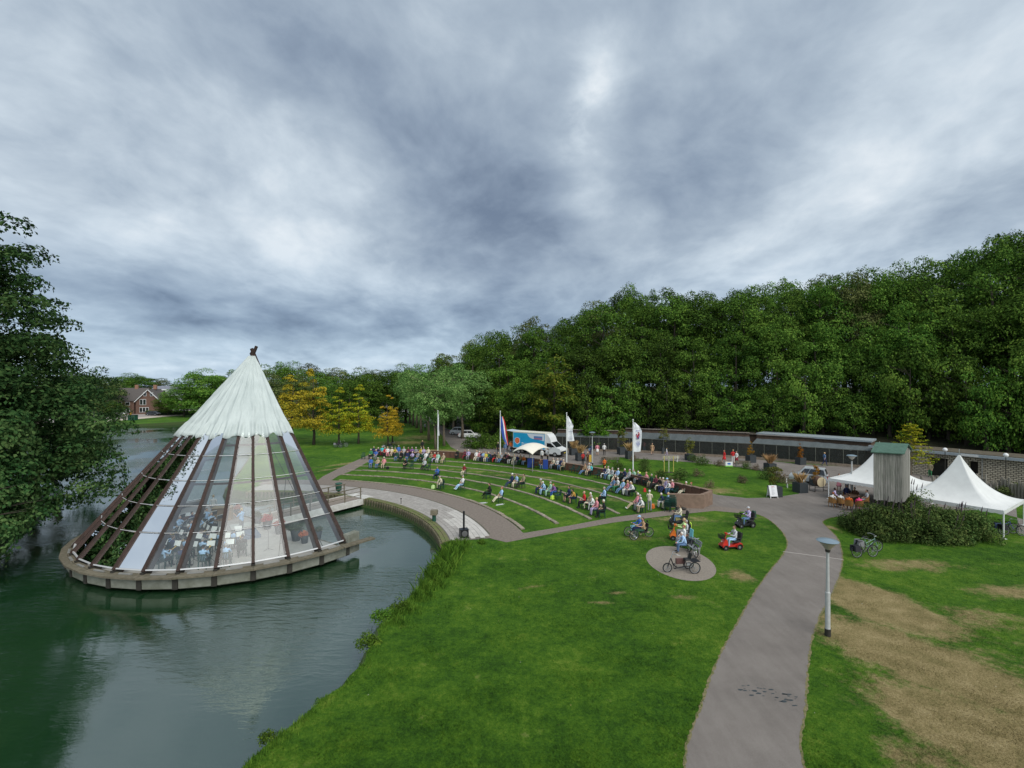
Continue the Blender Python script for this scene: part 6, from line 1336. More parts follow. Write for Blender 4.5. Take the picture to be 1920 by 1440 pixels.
p = G(288, 779); car((p.x, p.y, 0), R(84), 'dark car on the far road right of the red one', car_paint('dark', (.04, .045, .05)), 'hatch', 4.2, 1.75, 1.45)
p = G(338, 777); car((p.x, p.y, 0), R(96), 'white car on the far road near the tent canvas', WHT, 'hatch', 4.5, 1.8, 1.5)
p = G(196, 778); car((p.x, p.y, 0), R(90), 'grey car on the far road left of the red one', SILV, 'hatch', 4.3, 1.8, 1.5)
p = G(222, 779.5); car((p.x, p.y, 0), R(90), 'white car behind the green container on the far road', WHT, 'hatch', 4.0, 1.7, 1.4)
# box truck
A_, B_ = G(972, 851), G(1040, 857.5)      # near-side rear wheel, near-side front wheel
d = (B_ - A_).normalized(); rz = math.atan2(d.x, -d.y); base = A_ + d * 2.0 + Vector((-d.y, d.x, 0)) * 1.05
t = thing('box_truck', 'white box truck with a bright blue printed side panel and open tail flap', 'truck', (base.x, base.y, 0), rz)
WB_ = (B_ - A_).length; fy = -(WB_ - 2.0); ry = 2.0
bl = car_paint('truck_white', (.66, .68, .68)); SIDE = -1 if (Vector((math.cos(rz), math.sin(rz))).dot(Vector((0 - base.x, 0 - base.y))) < 0) else 1
bx0, bx1 = ry + .95, fy + 1.55       # rear and front of the box along y
mb = MB(); mb.box((0, (bx0 + bx1) / 2, 2.08), (2.15, bx0 - bx1, 2.36)); mb.build('box', bl, t)
mb = MB(); mb.box((0, (bx0 + bx1) / 2, 3.30), (2.22, bx0 - bx1 + .04, .07)); mb.build('box_roof', mat('cream_roof', (.62, .60, .50), .6), t)
s_ = SIDE; cyan = mat('print_cyan', (.015, .36, .60), .5, col2=(.01, .27, .52), scale=.5); ly = bx0 - bx1
mb = MB(); mb.box((s_ * 1.083, (bx0 + bx1) / 2, 2.08), (.012, ly - .14, 2.20)); mb.build('side_print', cyan, t)
def on_side(u, z): return (s_ * 1.094, bx0 - ly * u, z)
def plate(nm, pts, m, k=0): mb = MB(); q = [(s_ * (1.092 + k * .004), bx0 - ly * u, z) for u, z in pts]; mb.add(q, [tuple(range(len(q)))]); return mb.build(nm, m, t)
plate('white_print', [(.46, 3.14), (.47, 2.95), (.50, 2.72), (.56, 2.52), (.64, 2.40), (.74, 2.36), (.84, 2.28), (.93, 2.22), (.97, 2.22), (.97, 3.14)], mat('print_pale', (.60, .64, .70), .5), 1)
plate('blue_badge', [(.66, 2.85), (.92, 2.85), (.92, 2.30), (.66, 2.30)], mat('badge_blue', (.10, .20, .42), .5), 2); plate('red_print', [(.68, 2.55), (.90, 2.55), (.90, 2.42), (.68, 2.42)], mat('print_red2', (.45, .12, .15), .5), 3)
plate('logo_border', [(.06, 2.35), (.14, 2.50), (.22, 2.35), (.23, 1.75), (.14, 1.42), (.05, 1.75)], mat('badge_white', (.6, .62, .64), .5), 1); plate('logo', [(.075, 2.30), (.14, 2.42), (.205, 2.30), (.21, 1.80), (.14, 1.54), (.07, 1.80)], mat('logo_orange', (.62, .07, .02), .5), 2)
for z in (2.2, 2.02, 1.84): plate('logo_bar', [(.10, z), (.185, z), (.185, z - .07), (.10, z - .07)], mat('logo_pale', (.75, .35, .12), .5), 3)
r9 = random.Random(5); mb = MB()
for z, us in ((1.62, (.28, .60)), (1.36, (.28, .50))):          # two lines of small white print, too blurred to read in the photo
    u = us[0]
    while u < us[1]:
        w = r9.uniform(.012, .022); hh = r9.choice((.10, .10, .17)); mb.box((s_ * 1.096, bx0 - ly * (u + w / 2), z + hh / 2), (.006, ly * w, hh)); u += w + (.008 if r9.random() < .8 else .025)
mb.build('side_print_lines', mat('print_white', (.70, .74, .76), .5), t, kind='stuff')
mb = MB(); mb.bar((0, bx0 + .0, 3.30), (0, bx0 + 1.5, 3.42), 2.1, .04); mb.build('tail_flap', mat('flap_grey', (.45, .50, .56), .5), t)
for q in (-1, 1): mb = MB(); mb.tube([(q * 1.0, bx0 + .02, 2.3), (q * 1.0, bx0 + 1.0, 3.36)], .03, 5); mb.build('flap_strut', M_DARK, t)
mb = MB(); mb.box((0, bx0 + .008, 2.08), (2.0, .01, 2.2)); mb.build('rear_shade_sheet', M_DARK, t)  # dark sheet on the closed box, painted shade of an open interior
cy0, cy1 = bx1 - .04, fy - .95
mb = MB(); mb.side([(cy0, .45), (cy0, 2.05), (cy0 - .85, 2.08), (cy1 + .75, 1.38), (cy1 + .10, 1.15), (cy1, .95), (cy1, .42)], -1.0, 1.0); mb.build('cab', bl, t)
mb = MB(); mb.side([(cy0, 2.06), (cy0, 3.22), (cy0 - .25, 3.18), (cy0 - .62, 2.75), (cy0 - .88, 2.10)], -.95, .95); mb.build('wind_deflector', bl, t)
mb = MB(); mb.add([(-.86, cy0 - .90, 2.06), (.86, cy0 - .90, 2.06), (.90, cy1 + .76, 1.41), (-.90, cy1 + .76, 1.41)], [(0, 1, 2, 3)] if False else [(3, 2, 1, 0)]); mb.build('windscreen', M_GLD, t)
for q in (-1, 1):
    mb = MB(); mb.add([(q * 1.004, cy0 - .18, 1.95), (q * 1.004, cy0 - .80, 1.95), (q * 1.004, cy1 + .95, 1.42), (q * 1.004, cy0 - .18, 1.36)], [(0, 1, 2, 3)]); mb.build('side_window', M_GLD, t)
    mb = MB(); mb.box((q * 1.12, cy0 - 1.0, 1.55), (.16, .10, .34)); mb.build('wing_mirror', M_BLK, t)
    for y, r in ((ry, .34), (fy, .35)):
        mb = MB(); mb.tube([(q * .78, 0, 0), (q * 1.02, 0, 0)], r, 18); w = mb.build('wheel', M_RUB, t, (0, y, r)); mb = MB(); mb.tube([(q * .9, 0, 0), (q * 1.035, 0, 0)], r * .58, 12); mb.build('rim', M_RIM, w)
    mb = MB(); mb.box((q * .75, cy1 - .01, .98), (.38, .06, .20)); mb.build('headlight', mat('lens', (.7, .7, .65), .2), t)
mb = MB(); mb.box((0, cy1 - .02, .62), (2.0, .10, .50)); mb.build('bumper', M_BLK, t); mb = MB(); mb.box((.1, cy1 - .085, .60), (.52, .02, .12)); mb.build('number_plate', mat('plate_yellow', (.6, .45, .05), .6), t)
mb = MB(); mb.box((0, (bx0 + cy0) / 2, .62), (1.0, bx0 - cy1 - .6, .28)); mb.box((s_ * .98, (ry + fy) / 2 - .2, .58), (.06, 1.6, .34)); mb.build('chassis', M_DARK, t)

# ---------------------------------------------------------------- small canopy with posts and blue boards
M_TENT = mat('white_pvc', (.62, .63, .61), .6, var=.07, scale=1.5, bump=.3, bscale=3)
cp = [G(962, 880), G(999, 885), G(1027, 868), G(993, 864)]
cp = [G(963, 880), G(998.5, 885), G(1029, 873), G(993, 868)]
t = thing('canopy', 'small curved cream canopy on grey posts before the truck', 'canopy')
M_CRM = mat('canopy_cloth', (.70, .66, .56), .7, var=.06, scale=2, bump=.15)
hz_ = [2.20, 2.15, 2.15, 2.2]
for q, z in zip(cp, hz_): mb = MB(); mb.tube([(q.x, q.y, 0), (q.x, q.y, z)], .045, 8); mb.build('post', M_STEEL, t)
def canopy_pt(u, v):
    a = cp[0].lerp(cp[1], u); b = cp[3].lerp(cp[2], u); p = a.lerp(b, v); z = 2.12 + .50 * math.sin(PI * u) + .42 * math.sin(PI * v) ** .8
    ce = (cp[0] + cp[2]) / 2; e = (p - ce) * .08; return (p.x + e.x, p.y + e.y, z)
n_ = 16; mb = MB(); mb.add([canopy_pt(i / n_, j / n_) for j in range(n_ + 1) for i in range(n_ + 1)], [(j * (n_ + 1) + i, j * (n_ + 1) + i + 1, (j + 1) * (n_ + 1) + i + 1, (j + 1) * (n_ + 1) + i) for j in range(n_) for i in range(n_)]); c = mb.build('canopy_cloth', M_CRM, t, smooth=True); sm = c.modifiers.new('thickness', 'SOLIDIFY'); sm.thickness = .03
for i, (x, y, w_) in enumerate(((995, 877, .85), (1023, 880, .6))):
    p = G(x, y); mb = MB(); mb.box((0, 0, .62), (w_, .06, 1.16)); o = mb.build('display_board', mat('board_blue', (.015, .05, .26), .6), None, (p.x, p.y, 0), R(12 - 20 * i), label='%s blue display board under the small canopy' % ('wider' if i == 0 else 'narrower'), cat='board')
p = G(1010, 878); t = thing('table', 'folding table with sound gear under the small canopy', 'table', (p.x, p.y, 0), R(15)); mb = MB(); mb.box((0, 0, .73), (1.3, .6, .05)); mb.build('tabletop', M_DARK, t)
for x in (-.58, .58): mb = MB(); mb.tube([(x, 0, 0), (x, 0, .71)], .03, 5); mb.build('leg', M_DARK, t)
p = G(1013, 879.5); add_person((p.x, p.y, 0), R(20), 'brown', 'denim', 'brown', 'sit_fwd', 'person in brown jacket seated at the table under the small canopy', None); add_chair((p.x, p.y), R(20), 'chair at the table under the small canopy', parts=False)

# ---------------------------------------------------------------- white pagoda tents
def pagoda(c, u, v, ze, za, lbl):
    t = thing('pagoda_tent', lbl, 'tent', (c.x, c.y, 0), 0, 'white pagoda tents'); cs = [-u - v, v - u, u + v, u - v]; cs = [q * .5 for q in cs]
    for q in cs: mb = MB(); mb.tube([(q.x, q.y, 0), (q.x, q.y, ze)], .045, 8); mb.box((q.x, q.y, .01), (.25, .25, .02)); mb.build('post', M_WPOLE, t)
    vs = []; fs = []; na, nr = 12, 20; idx = {}
    for j in range(nr + 1):
        s_ = 1 - j / nr * .985; z = ze + (za - ze) * (1 - s_) ** 2.25 + (.30 * (1 - s_) if s_ > 0 else 0) * s_
        for k in range(4):
            a, b = cs[k], cs[(k + 1) % 4]
            for i in range(na):
                q = a.lerp(b, i / na) * s_; sag = -.07 * math.sin(PI * i / na) * s_; vs.append((q.x * 1.01, q.y * 1.01, z + sag))
    n4 = 4 * na
    for j in range(nr):
        for i in range(n4): fs.append((j * n4 + i, j * n4 + (i + 1) % n4, (j + 1) * n4 + (i + 1) % n4, (j + 1) * n4 + i))
    mb = MB(); mb.add(vs, fs); mb.build('canvas_roof', M_TENT, t, smooth=True)
    mb = MB(); vv = []; 
    for k in range(4):
        a, b = cs[k], cs[(k + 1) % 4]; m_ = 28
        for i in range(m_ + 1): q = a.lerp(b, i / m_) * 1.012; vv += [(q.x, q.y, ze - .01 - .07 * math.sin(PI * i / m_)), (q.x * 1.003, q.y * 1.003, ze - .24 - .05 * abs(math.sin(i * PI / 2 * 1.0)))]
    mb.add(vv, [(2 * i, 2 * i + 1, 2 * i + 3, 2 * i + 2) for i in range(len(vv) // 2 - 1) if (i + 1) % 29]); mb.build('valance', M_TENT, t)
    for k in range(4):
        a, b = cs[k], cs[(k + 1) % 4]; mb = MB(); mb.bar((a.x, a.y, ze - .04), (b.x, b.y, ze - .04), .05, .06); mb.build('eave_rail', M_WPOLE, t)
    mb = MB(); mb.tube([(0, 0, za - .25), (0, 0, za + .35)], .03, 6); mb.build('finial', M_STEEL, t); return t
uu, vv_ = Vector((-3.2, 4.9, 0)), Vector((4.7, 3.1, 0))
pagoda(Vector((34.1, 36.2, 0)), uu, vv_, 1.92, 5.2, 'nearer white pagoda tent behind the large shrub')
pagoda(Vector((32.9, 42.5, 0)), uu, vv_, 1.92, 5.0, 'farther white pagoda tent, partly behind the wooden tower')
# people at the table below the farther tent
M_WICK = mat('wicker', (.38, .20, .06), .8, col2=(.24, .12, .04), scale=30, bump=.4)
def wicker_chair(loc, rz, lbl):
    t = thing('wicker_chair', lbl, 'chair', (loc[0], loc[1], 0), rz, 'wicker chairs under the tent')
    mb = MB(); mb.box((0, 0, .43), (.50, .48, .06)); mb.build('seat', M_WICK, t)
    mb = MB(); n_ = 9
    for i in range(n_): a = PI * (-.12 + 1.24 * i / (n_ - 1)); x, y = .28 * math.cos(a), .02 + .26 * math.sin(a); z = .62 + .30 * max(0, math.sin(a)) ** .7; b = PI * (-.12 + 1.24 * (i + 1) / (n_ - 1)); x2, y2 = .28 * math.cos(b), .02 + .26 * math.sin(b); z2 = .62 + .30 * max(0, math.sin(b)) ** .7; 
    for i in range(n_ - 1):
        a, b = PI * (-.12 + 1.24 * i / (n_ - 1)), PI * (-.12 + 1.24 * (i + 1) / (n_ - 1)); A2, B2 = [(.28 * math.cos(w), .02 + .26 * math.sin(w)) for w in (a, b)]; zA, zB = [.62 + .30 * max(0, math.sin(w)) ** .7 for w in (a, b)]
        mb.add([(A2[0], A2[1], .40), (B2[0], B2[1], .40), (B2[0] * 1.1, B2[1] * 1.1, zB), (A2[0] * 1.1, A2[1] * 1.1, zA), (A2[0] * .9, A2[1] * .9, .40), (B2[0] * .9, B2[1] * .9, .40), (B2[0], B2[1], zB), (A2[0], A2[1], zA)], [(0, 1, 2, 3), (7, 6, 5, 4), (3, 2, 6, 7)])
    mb.build('backrest', M_WICK, t)
    for x, y in ((-.21, -.2), (.21, -.2), (-.21, .2), (.21, .2)): mb = MB(); mb.tube([(x, y, 0), (x * .95, y * .95, .42)], .02, 5); mb.build('leg', M_WICK, t)
tc = G(1592, 946); t = thing('table', 'dark cafe table under the farther white tent with people round it', 'table', (tc.x, tc.y, 0), R(20)); mb = MB(); mb.box((0, 0, .74), (2.2, .85, .05)); mb.build('tabletop', mat('dark_wood', (.07, .04, .025), .5, var=.2), t)
for x in (-.95, .95): mb = MB(); mb.bar((x, 0, 0), (x, 0, .72), .08, .5); mb.build('leg', M_DARK, t)
for i, (x, y, top, bot, hair, lbl, kw) in enumerate(((1561, 951, 'white', 'denim', 'red', 'white shirt at the table end nearest the tent post', {}), (1569, 944, 'lilac', 'navy', 'black', 'lilac shirt beyond the white shirt at the tent table', dict(dark=True)), (1576, 952, 'white', 'maroon', 'black', 'white top seen from behind at the tent table', dict(dark=True)), (1592, 957, 'orange', 'maroon', 'brown', 'orange top seen from behind at the tent table', {}), (1611, 958, 'hotpink', 'hotpink', 'brown', 'hot pink clothes at the tent table beside the shrub', {}), (1588, 938, 'navy', 'navy', 'brown', 'navy top on the far side of the tent table', {}), (1603, 940, 'brown', 'black', 'brown', 'brown top on the far side of the tent table', {}), (1622, 948, 'lightgrey', 'grey', 'black', 'dark-haired person with bare arms at the tent table by the tower', dict(short=True)))):
    p = G(x, y); rz = facing(p, tc); add_person((p.x, p.y, 0), rz, top, bot, hair, 'sit_up' if i % 2 else 'sit_fwd', 'person in ' + lbl if not lbl.startswith('dark') else lbl, 'people at the table under the tent', **kw); wicker_chair((p.x, p.y), rz, 'wicker chair of the person in ' + lbl.replace('seen from behind ', '').replace('dark-haired person with ', ''))
# ---------------------------------------------------------------- wooden tower with green roof
M_PLK = mat('grey_plank', (.31, .29, .265), .9, col2=(.14, .145, .12), scale=3.0, bump=.6, stretch=(4, 4, .35), rand=.22)
f0, f1, f2 = at(1638, 34.2), at(1692, 33.4), at(1706, 35.4)
cx_, cy_ = (f0.x + f2.x) / 2, (f0.y + f2.y) / 2; t = thing('wooden_tower', 'tall grey plank bird tower with green felt roof standing in the shrubs', 'bird tower', (cx_, cy_, 0))
W_ = (f1 - f0).length; D_ = (f2 - f1).length; ang = math.atan2(f1.y - f0.y, f1.x - f0.x); zb, zt_ = 2.15, 5.62
ex = Vector((math.cos(ang), math.sin(ang), 0)); ey = (f2 - f1).normalized(); o0 = f0 - Vector((cx_, cy_, 0)); rr = random.Random(6)
def corner(a, b): return o0 + ex * a + ey * b
for face, (org, dr, Lf, nn) in enumerate(((corner(0, 0), ex, W_, 12), (corner(W_, 0), ey, D_, 9), (corner(W_, D_), -ex, W_, 12), (corner(0, D_), -ey, D_, 9))):
    nrm_ = Vector((dr.y, -dr.x, 0))
    for k in range(nn):
        a, b = org + dr * (Lf * k / nn + .006), org + dr * (Lf * (k + 1) / nn - .006); up_ = rr.uniform(0, .022); gx = (k + .5) / nn; top_ = zt_ if face % 2 == 0 else zt_ + .42 * (1 - abs(2 * gx - 1)) - .02
        mb = MB(); zb2 = zb + rr.uniform(-.10, .08); mb.prism([(q.x, q.y) for q in (a + nrm_ * up_, b + nrm_ * up_, b - nrm_ * .02, a - nrm_ * .02)], zb2, top_); mb.build('plank', M_PLK, t)
M_FELT = mat('green_felt', (.06, .12, .09), .9, var=.2, scale=4, bump=.4)
for s_ in (0, 1):
    mb = MB(); e_ = .14
    lo = [corner(-e_, -e_ - .02), corner(W_ + e_, -e_ - .02)] if s_ == 0 else [corner(W_ + e_, D_ + e_ + .02), corner(-e_, D_ + e_ + .02)]
    hi = [corner(W_ + e_, D_ / 2), corner(-e_, D_ / 2)] if s_ == 0 else [corner(-e_, D_ / 2), corner(W_ + e_, D_ / 2)]
    q = [Vector((*v.xy, zt_ - .05)) for v in lo] + [Vector((*v.xy, zt_ + .50)) for v in hi]; mb.add(q + [v + Vector((0, 0, .06)) for v in q], [(3, 2, 1, 0), (4, 5, 6, 7), (0, 1, 5, 4), (1, 2, 6, 5), (2, 3, 7, 6), (3, 0, 4, 7)]); mb.build('roof', M_FELT, t)
for a, b in ((.25, .25), (W_ - .25, .25), (W_ - .25, D_ - .25), (.25, D_ - .25)): q = corner(a, b); mb = MB(); mb.box((q.x, q.y, zb / 2 + .3), (.12, .12, zb + .6)); mb.build('post', M_DARK, t)
mb = MB(); q = corner(W_ / 2, D_ / 2); mb.prism([(v.x, v.y) for v in (corner(.03, .03), corner(W_ - .03, .03), corner(W_ - .03, D_ - .03), corner(.03, D_ - .03))], zb + .12, zb + .2); mb.build('floor', M_DARK, t)

# ---------------------------------------------------------------- aviary, low buildings
M_POSTD = mat('dark_post', (.07, .075, .06), .8, var=.3); M_NET = mat('net_roof', (.115, .135, .14), .8, col2=(.05, .06, .06), scale=5, stretch=(1, 1, 1), bump=.3); M_LOW = mat('low_wall', (.20, .16, .12), .9, var=.3, scale=3, bump=.4); M_FAS = mat('roof_fascia', (.27, .31, .33), .5, var=.1); M_BROWN = mat('brown_boarding', (.10, .065, .045), .9, var=.3, scale=3)
def mesh_screen():
    m = bpy.data.materials.new('wire_mesh'); m.use_nodes = True; nt = NT(m.node_tree); nt.n.clear()
    co = nt.new('ShaderNodeTexCoord').outputs['Object']; d = nt.new('ShaderNodeBsdfDiffuse', ins={0: (.05, .055, .05, 1)}); tr = nt.new('ShaderNodeBsdfTransparent')
    f = nt.rng(nt.noise(nt.map(co, sc=(1, 1, 1)), 2.5, 3, .6), .3, .7, .35, .6); mx = nt.new('ShaderNodeMixShader', ins={0: f, 1: tr.outputs[0], 2: d.outputs[0]}); o = nt.new('ShaderNodeOutputMaterial'); nt.l.new(mx.outputs[0], o.inputs[0]); return m
M_MESH = mesh_screen()
def aviary(a, b, n, zf, zbk, depth, lbl, low=.35):
    t = thing('aviary', lbl, 'aviary'); d = (b - a); L = d.length; d = d.normalized(); q = Vector((-d.y, d.x, 0)) * depth
    if q.y < 0: q = -q
    r6 = random.Random(n)
    for i in range(n + 1): p = a + d * L * i / n; mb = MB(); mb.box((p.x, p.y, zf / 2), (.09, .09, zf)); mb.build('post', M_POSTD, t)
    for i in range(n):
        p0, p1 = a + d * L * i / n, a + d * L * (i + 1) / n; s0, s1 = zf + .0, zf + .0; mid = (p0 + p1) / 2; sg_ = r6.uniform(.02, .12)
        mb = MB(); mb.add([(p0.x, p0.y, s0), (mid.x, mid.y, s0 - sg_), (p1.x, p1.y, s1), (p1.x + q.x, p1.y + q.y, zbk), (mid.x + q.x, mid.y + q.y, zbk - .05), (p0.x + q.x, p0.y + q.y, zbk)], [(0, 1, 4, 5), (1, 2, 3, 4)]); mb.build('net_panel', M_NET, t)
        mb = MB(); mb.bar((p0.x + .03, p0.y - .01, (zf + low) / 2 - .05), (p1.x - .03, p1.y - .01, (zf + low) / 2 - .05), .01, zf - low - .12); mb.build('mesh_screen', M_MESH, t)
        mb = MB(); mb.bar((p0.x, p0.y, low / 2), (p1.x, p1.y, low / 2), .14, low); mb.build('low_wall', M_LOW, t)
        mb = MB(); mb.bar((p0.x, p0.y, zf - .03), (p1.x, p1.y, zf - .03), .07, .07); mb.build('top_rail', M_POSTD, t)
        for k in range(2):
            e = p0.lerp(p1, r6.uniform(.2, .8)) + q * r6.uniform(.2, .8); mb = MB(); mb.tube([(e.x, e.y, .1), (e.x + r6.uniform(-.5, .5), e.y + .2, 1.0), (e.x + r6.uniform(-1, 1), e.y + .3, 1.8)], [.05, .04, .02], 5); mb.build('perch_branch', M_BARKL, t)
    mb = MB(); p0, p1 = a + q, b + q; mb.bar((p0.x, p0.y, (zbk + .5) / 2), (p1.x, p1.y, (zbk + .5) / 2), .15, zbk + .5); mb.build('back_wall', M_BROWN, t)
    mb = MB(); mb.bar((p0.x, p0.y - .1, zbk + .54), (p1.x, p1.y - .1, zbk + .54), .5, .07); mb.build('back_roof_edge', mat('weathered_edge', (.20, .175, .15), .9, var=.2), t)
    mb = MB(); mb.prism([(v.x, v.y) for v in (a + d * .1, b - d * .1, b + q - d * .1, a + q + d * .1)], -.02, .03); mb.build('aviary_floor', mat('aviary_soil', (.06, .05, .03), .95, var=.4, scale=2), t); return t
aviary(G(1038, 843), G(1158, 847), 7, 2.15, 2.3, 4.5, 'dark mesh aviary at the far end behind the planters', .30)
aviary(G(1160, 846), G(1408, 860.5), 11, 2.15, 2.6, 5.5, 'long mesh aviary with sagging net roof in the middle')
aviary(G(1410, 860.7), G(1636, 879), 9, 2.2, 2.45, 5.0, 'mesh aviary with net roof nearest the stone building')
t = thing('flat_roof_shed', 'long low brown shed with pale flat roof behind the right-hand aviary', 'shed'); a, b = at(1424, 73, 0), at(1637, 63, 0)
mb = MB(); mb.bar((a.x, a.y, 1.45), (b.x, b.y, 1.45), 3, 2.9); mb.build('wall', M_BROWN, t); mb = MB(); mb.bar((a.x, a.y - .2, 3.02), (b.x, b.y - .2, 3.02), 3.5, .22); mb.build('roof', M_FAS, t)
t = thing('net_roof_shed', 'low dark shed with blue grey roof edge behind the middle aviary', 'shed'); a, b = at(1230, 84, 0), at(1425, 75, 0)
mb = MB(); mb.bar((a.x, a.y, 1.3), (b.x, b.y, 1.3), 3, 2.6); mb.build('wall', M_BROWN, t); mb = MB(); mb.bar((a.x, a.y - .2, 2.72), (b.x, b.y - .2, 2.72), 3.4, .18); mb.build('roof', mat('brown_roof', (.13, .11, .09), .9, var=.2), t)
# stone building: courses of rough blocks
def stone_wall_mat():
    m = bpy.data.materials.new('rough_blocks'); m.use_nodes = True; nt = NT(m.node_tree); b = nt.n['Principled BSDF']; co = nt.new('ShaderNodeTexCoord').outputs['Generated']
    tc_ = nt.new('ShaderNodeTexCoord').outputs['Object']; br = nt.new('ShaderNodeTexBrick', ins={'Vector': nt.map(tc_, rot=(R(90), 0, 0)), 'Color1': (.50, .45, .34, 1), 'Color2': (.36, .32, .24, 1), 'Mortar': (.035, .03, .022, 1), 'Scale': 1.0, 'Mortar Size': .03, 'Brick Width': .38, 'Row Height': .19, 'Mortar Smooth': .3})
    nt.l.new(br.outputs[0], b.inputs['Base Color']); b.inputs['Roughness'].default_value = .95; bn = nt.new('ShaderNodeBump', ins={'Strength': .8, 'Distance': .04, 'Height': br.outputs[1]}); bn.invert = True; nt.l.new(bn.outputs[0], b.inputs['Normal']); return m
M_STONE = stone_wall_mat()
a, b = at(1638, 58.6), at(2140, 42.5); d = (b - a); L = d.length; rz = math.atan2(d.y, d.x)
t = thing('stone_building', 'long pale rough stone building with blue grey roof edge behind the tents', 'building', (a.x, a.y, 0), rz)
def wallseg(x0, x1, z0, z1): mb = MB(); mb.box(((x0 + x1) / 2, .2, (z0 + z1) / 2), (x1 - x0, .4, z1 - z0)); mb.build('wall', M_STONE, t)
def xat(px_): # distance along the wall seen at photo x
    k = (px_ - CX) / F; return (a.x - k * a.y) / (k * d.y / L - d.x / L)
op = [(xat(1740), xat(1777)), (xat(1816), xat(1834))]; last = 0
for o0_, o1_ in op: wallseg(last, o0_, -.1, 2.62); wallseg(o0_, o1_, 2.15, 2.62); mb = MB(); mb.box(((o0_ + o1_) / 2, .9, 1.05), (o1_ - o0_, .1, 2.2)); mb.build('doorway_shade_panel', M_DARK, t); last = o1_  # dark panel behind each opening stands in for the shade inside
wallseg(last, L, -.1, 2.62); mb = MB(); mb.box((-.15, 2.4, 1.26), (.4, 4.4, 2.72)); mb.build('wall', M_STONE, t)
mb = MB(); mb.box((L / 2, 1.6, 2.78), (L + .8, 4.2, .28)); mb.build('roof_edge', M_FAS, t); mb = MB(); mb.box((L / 2, 1.7, 2.96), (L + .5, 3.9, .06)); mb.build('roof', mat('moss_roof', (.09, .075, .05), .95, var=.4, scale=2), t)
mb = MB(); xs_ = xat(1820); mb.box((xs_, -.52, 2.78), (1.4, .02, .22)); mb.build('sign_plate', mat('plate_pale', (.55, .56, .54), .6), t)
mb = MB(); mb.tube([(xat(1842), -.12, 0), (xat(1842), -.12, 2.6)], .05, 6); mb.build('downpipe', M_STEEL, t)
for i, x in enumerate((1772, 1886)):
    p = at(x, 52 - i * 4, 0); t2 = thing('globe_lamp', 'white globe lamp %s' % ('above the roof left of the nearer tent peak' if i == 0 else 'above the roof right of the nearer tent peak'), 'lamp', (p.x, p.y, 0)); mb = MB(); mb.tube([(0, 0, 0), (0, 0, 3.1)], .04, 6); mb.build('pole', M_DARK, t2); mb = MB(); mb.ball((0, 0, 3.3), .22, 12, 8); mb.build('globe', M_WPOLE, t2)
# palisade of split logs
t = thing('palisade', 'fence of uneven grey split logs behind the nearer white tent', 'fence'); r7 = random.Random(2); a, b = at(1826, 45.5), at(1990, 39)
mlog = mat('split_log', (.27, .25, .21), .95, col2=(.14, .13, .10), scale=3, bump=.5, stretch=(2, 2, .4), rand=.2)
for k in range(26):
    p = a.lerp(b, k / 25); mb = MB(); h_ = r7.uniform(1.2, 2.1); mb.tube([(0, 0, -.1), (r7.uniform(-.05, .05), 0, h_ * .5), (r7.uniform(-.1, .1), 0, h_)], [.13, .12, r7.uniform(.07, .11)], 6); mb.build('log_post', mlog, t, (p.x, p.y, 0))
for i, x in enumerate((1730, 1751, 1760)):
    p = at(x, 46); mb = MB(); mb.tube([(0, 0, 0), (-.12, 0, 1.6)], .11, 6); mb.build('log_post', mlog, None, (p.x, p.y, 0), label='%s standing log between the two white tents' % WORD[i], cat='log', group='logs between the tents')
t = thing('ivy_bush', 'reddish green bush growing on the log fence at the right edge', 'bush', at(1893, 43)); link_mesh('foliage', bush_mesh('foliage', 121, 1.6, .8, 1.9, L_OLV, 30, 120, .16, (.3, .6)), t)

# ---------------------------------------------------------------- planters, benches, signs
M_PLNT = mat('anthracite_box', (.035, .042, .046), .6, var=.1)
def planter(x, y, w, h, lbl, kind, ph, seed, round_=False):
    p = G(x, y); t = thing('planter', lbl, 'planter', (p.x, p.y + w / 2, 0), R(12 if not round_ else 0), 'planters along the asphalt'); mb = MB()
    if round_: mb.lathe([(w * .38, 0), (w * .5, h), (w * .44, h), (w * .42, h - .06)], 14, cap=False)
    else: mb.box((0, 0, h / 2), (w, w, h), taper=1.0); mb.box((0, 0, h + .01), (w * .92, w * .92, .02)); mb.box((0, 0, h + .012), (w * 1.04, .04, .03))
    mb.build('pot', M_PLNT, t)
    if kind == 'grass':
        rg = np.random.default_rng(seed); n = 260; P = np.stack([rg.normal(0, w * .11, n), rg.normal(0, w * .11, n), np.full(n, h)], 1); V, FA = blades(P, np.full(n, ph * .85), .006, rg, .42); me = np_mesh('foliage', V, FA, leafmat('dry_grass', [(.25, (.20, .14, .05)), (.5, (.42, .28, .12)), (.8, (.55, .40, .20))], .1)); link_mesh('foliage', me, t)
    elif kind == 'cone':
        link_mesh('foliage', crown_mesh('foliage', seed, w * .45, ph / 2, leafmat('russet_needles', [(.25, (.10, .055, .01)), (.5, (.26, .13, .015)), (.8, (.40, .22, .03))], .05, scale=2), 26, 46, .10, (.12, .22), shape='cone'), t, (0, 0, h + ph / 2))
    else:
        link_mesh('foliage', crown_mesh('foliage', seed, w * .62, ph / 2, leafmat('shrub_mix', [(.25, (.03, .05, .01)), (.5, (.10, .12, .025)), (.8, (.22, .20, .04))], .1, scale=1.5), 26, 60, .12, (.2, .36)), t, (0, 0, h + ph * .48)); mb = MB(); mb.tube([(0, 0, h), (0, 0, h + ph * .7)], .025, 5); mb.build('stem', M_BARK, t)
planter(1077, 854, 1.15, .95, 'dark planter with dry orange grass right of the second white flag', 'grass', 1.15, 1); planter(1089, 865, 1.1, 1.05, 'dark planter with dry orange grass nearest the wall', 'grass', 1.1, 2)
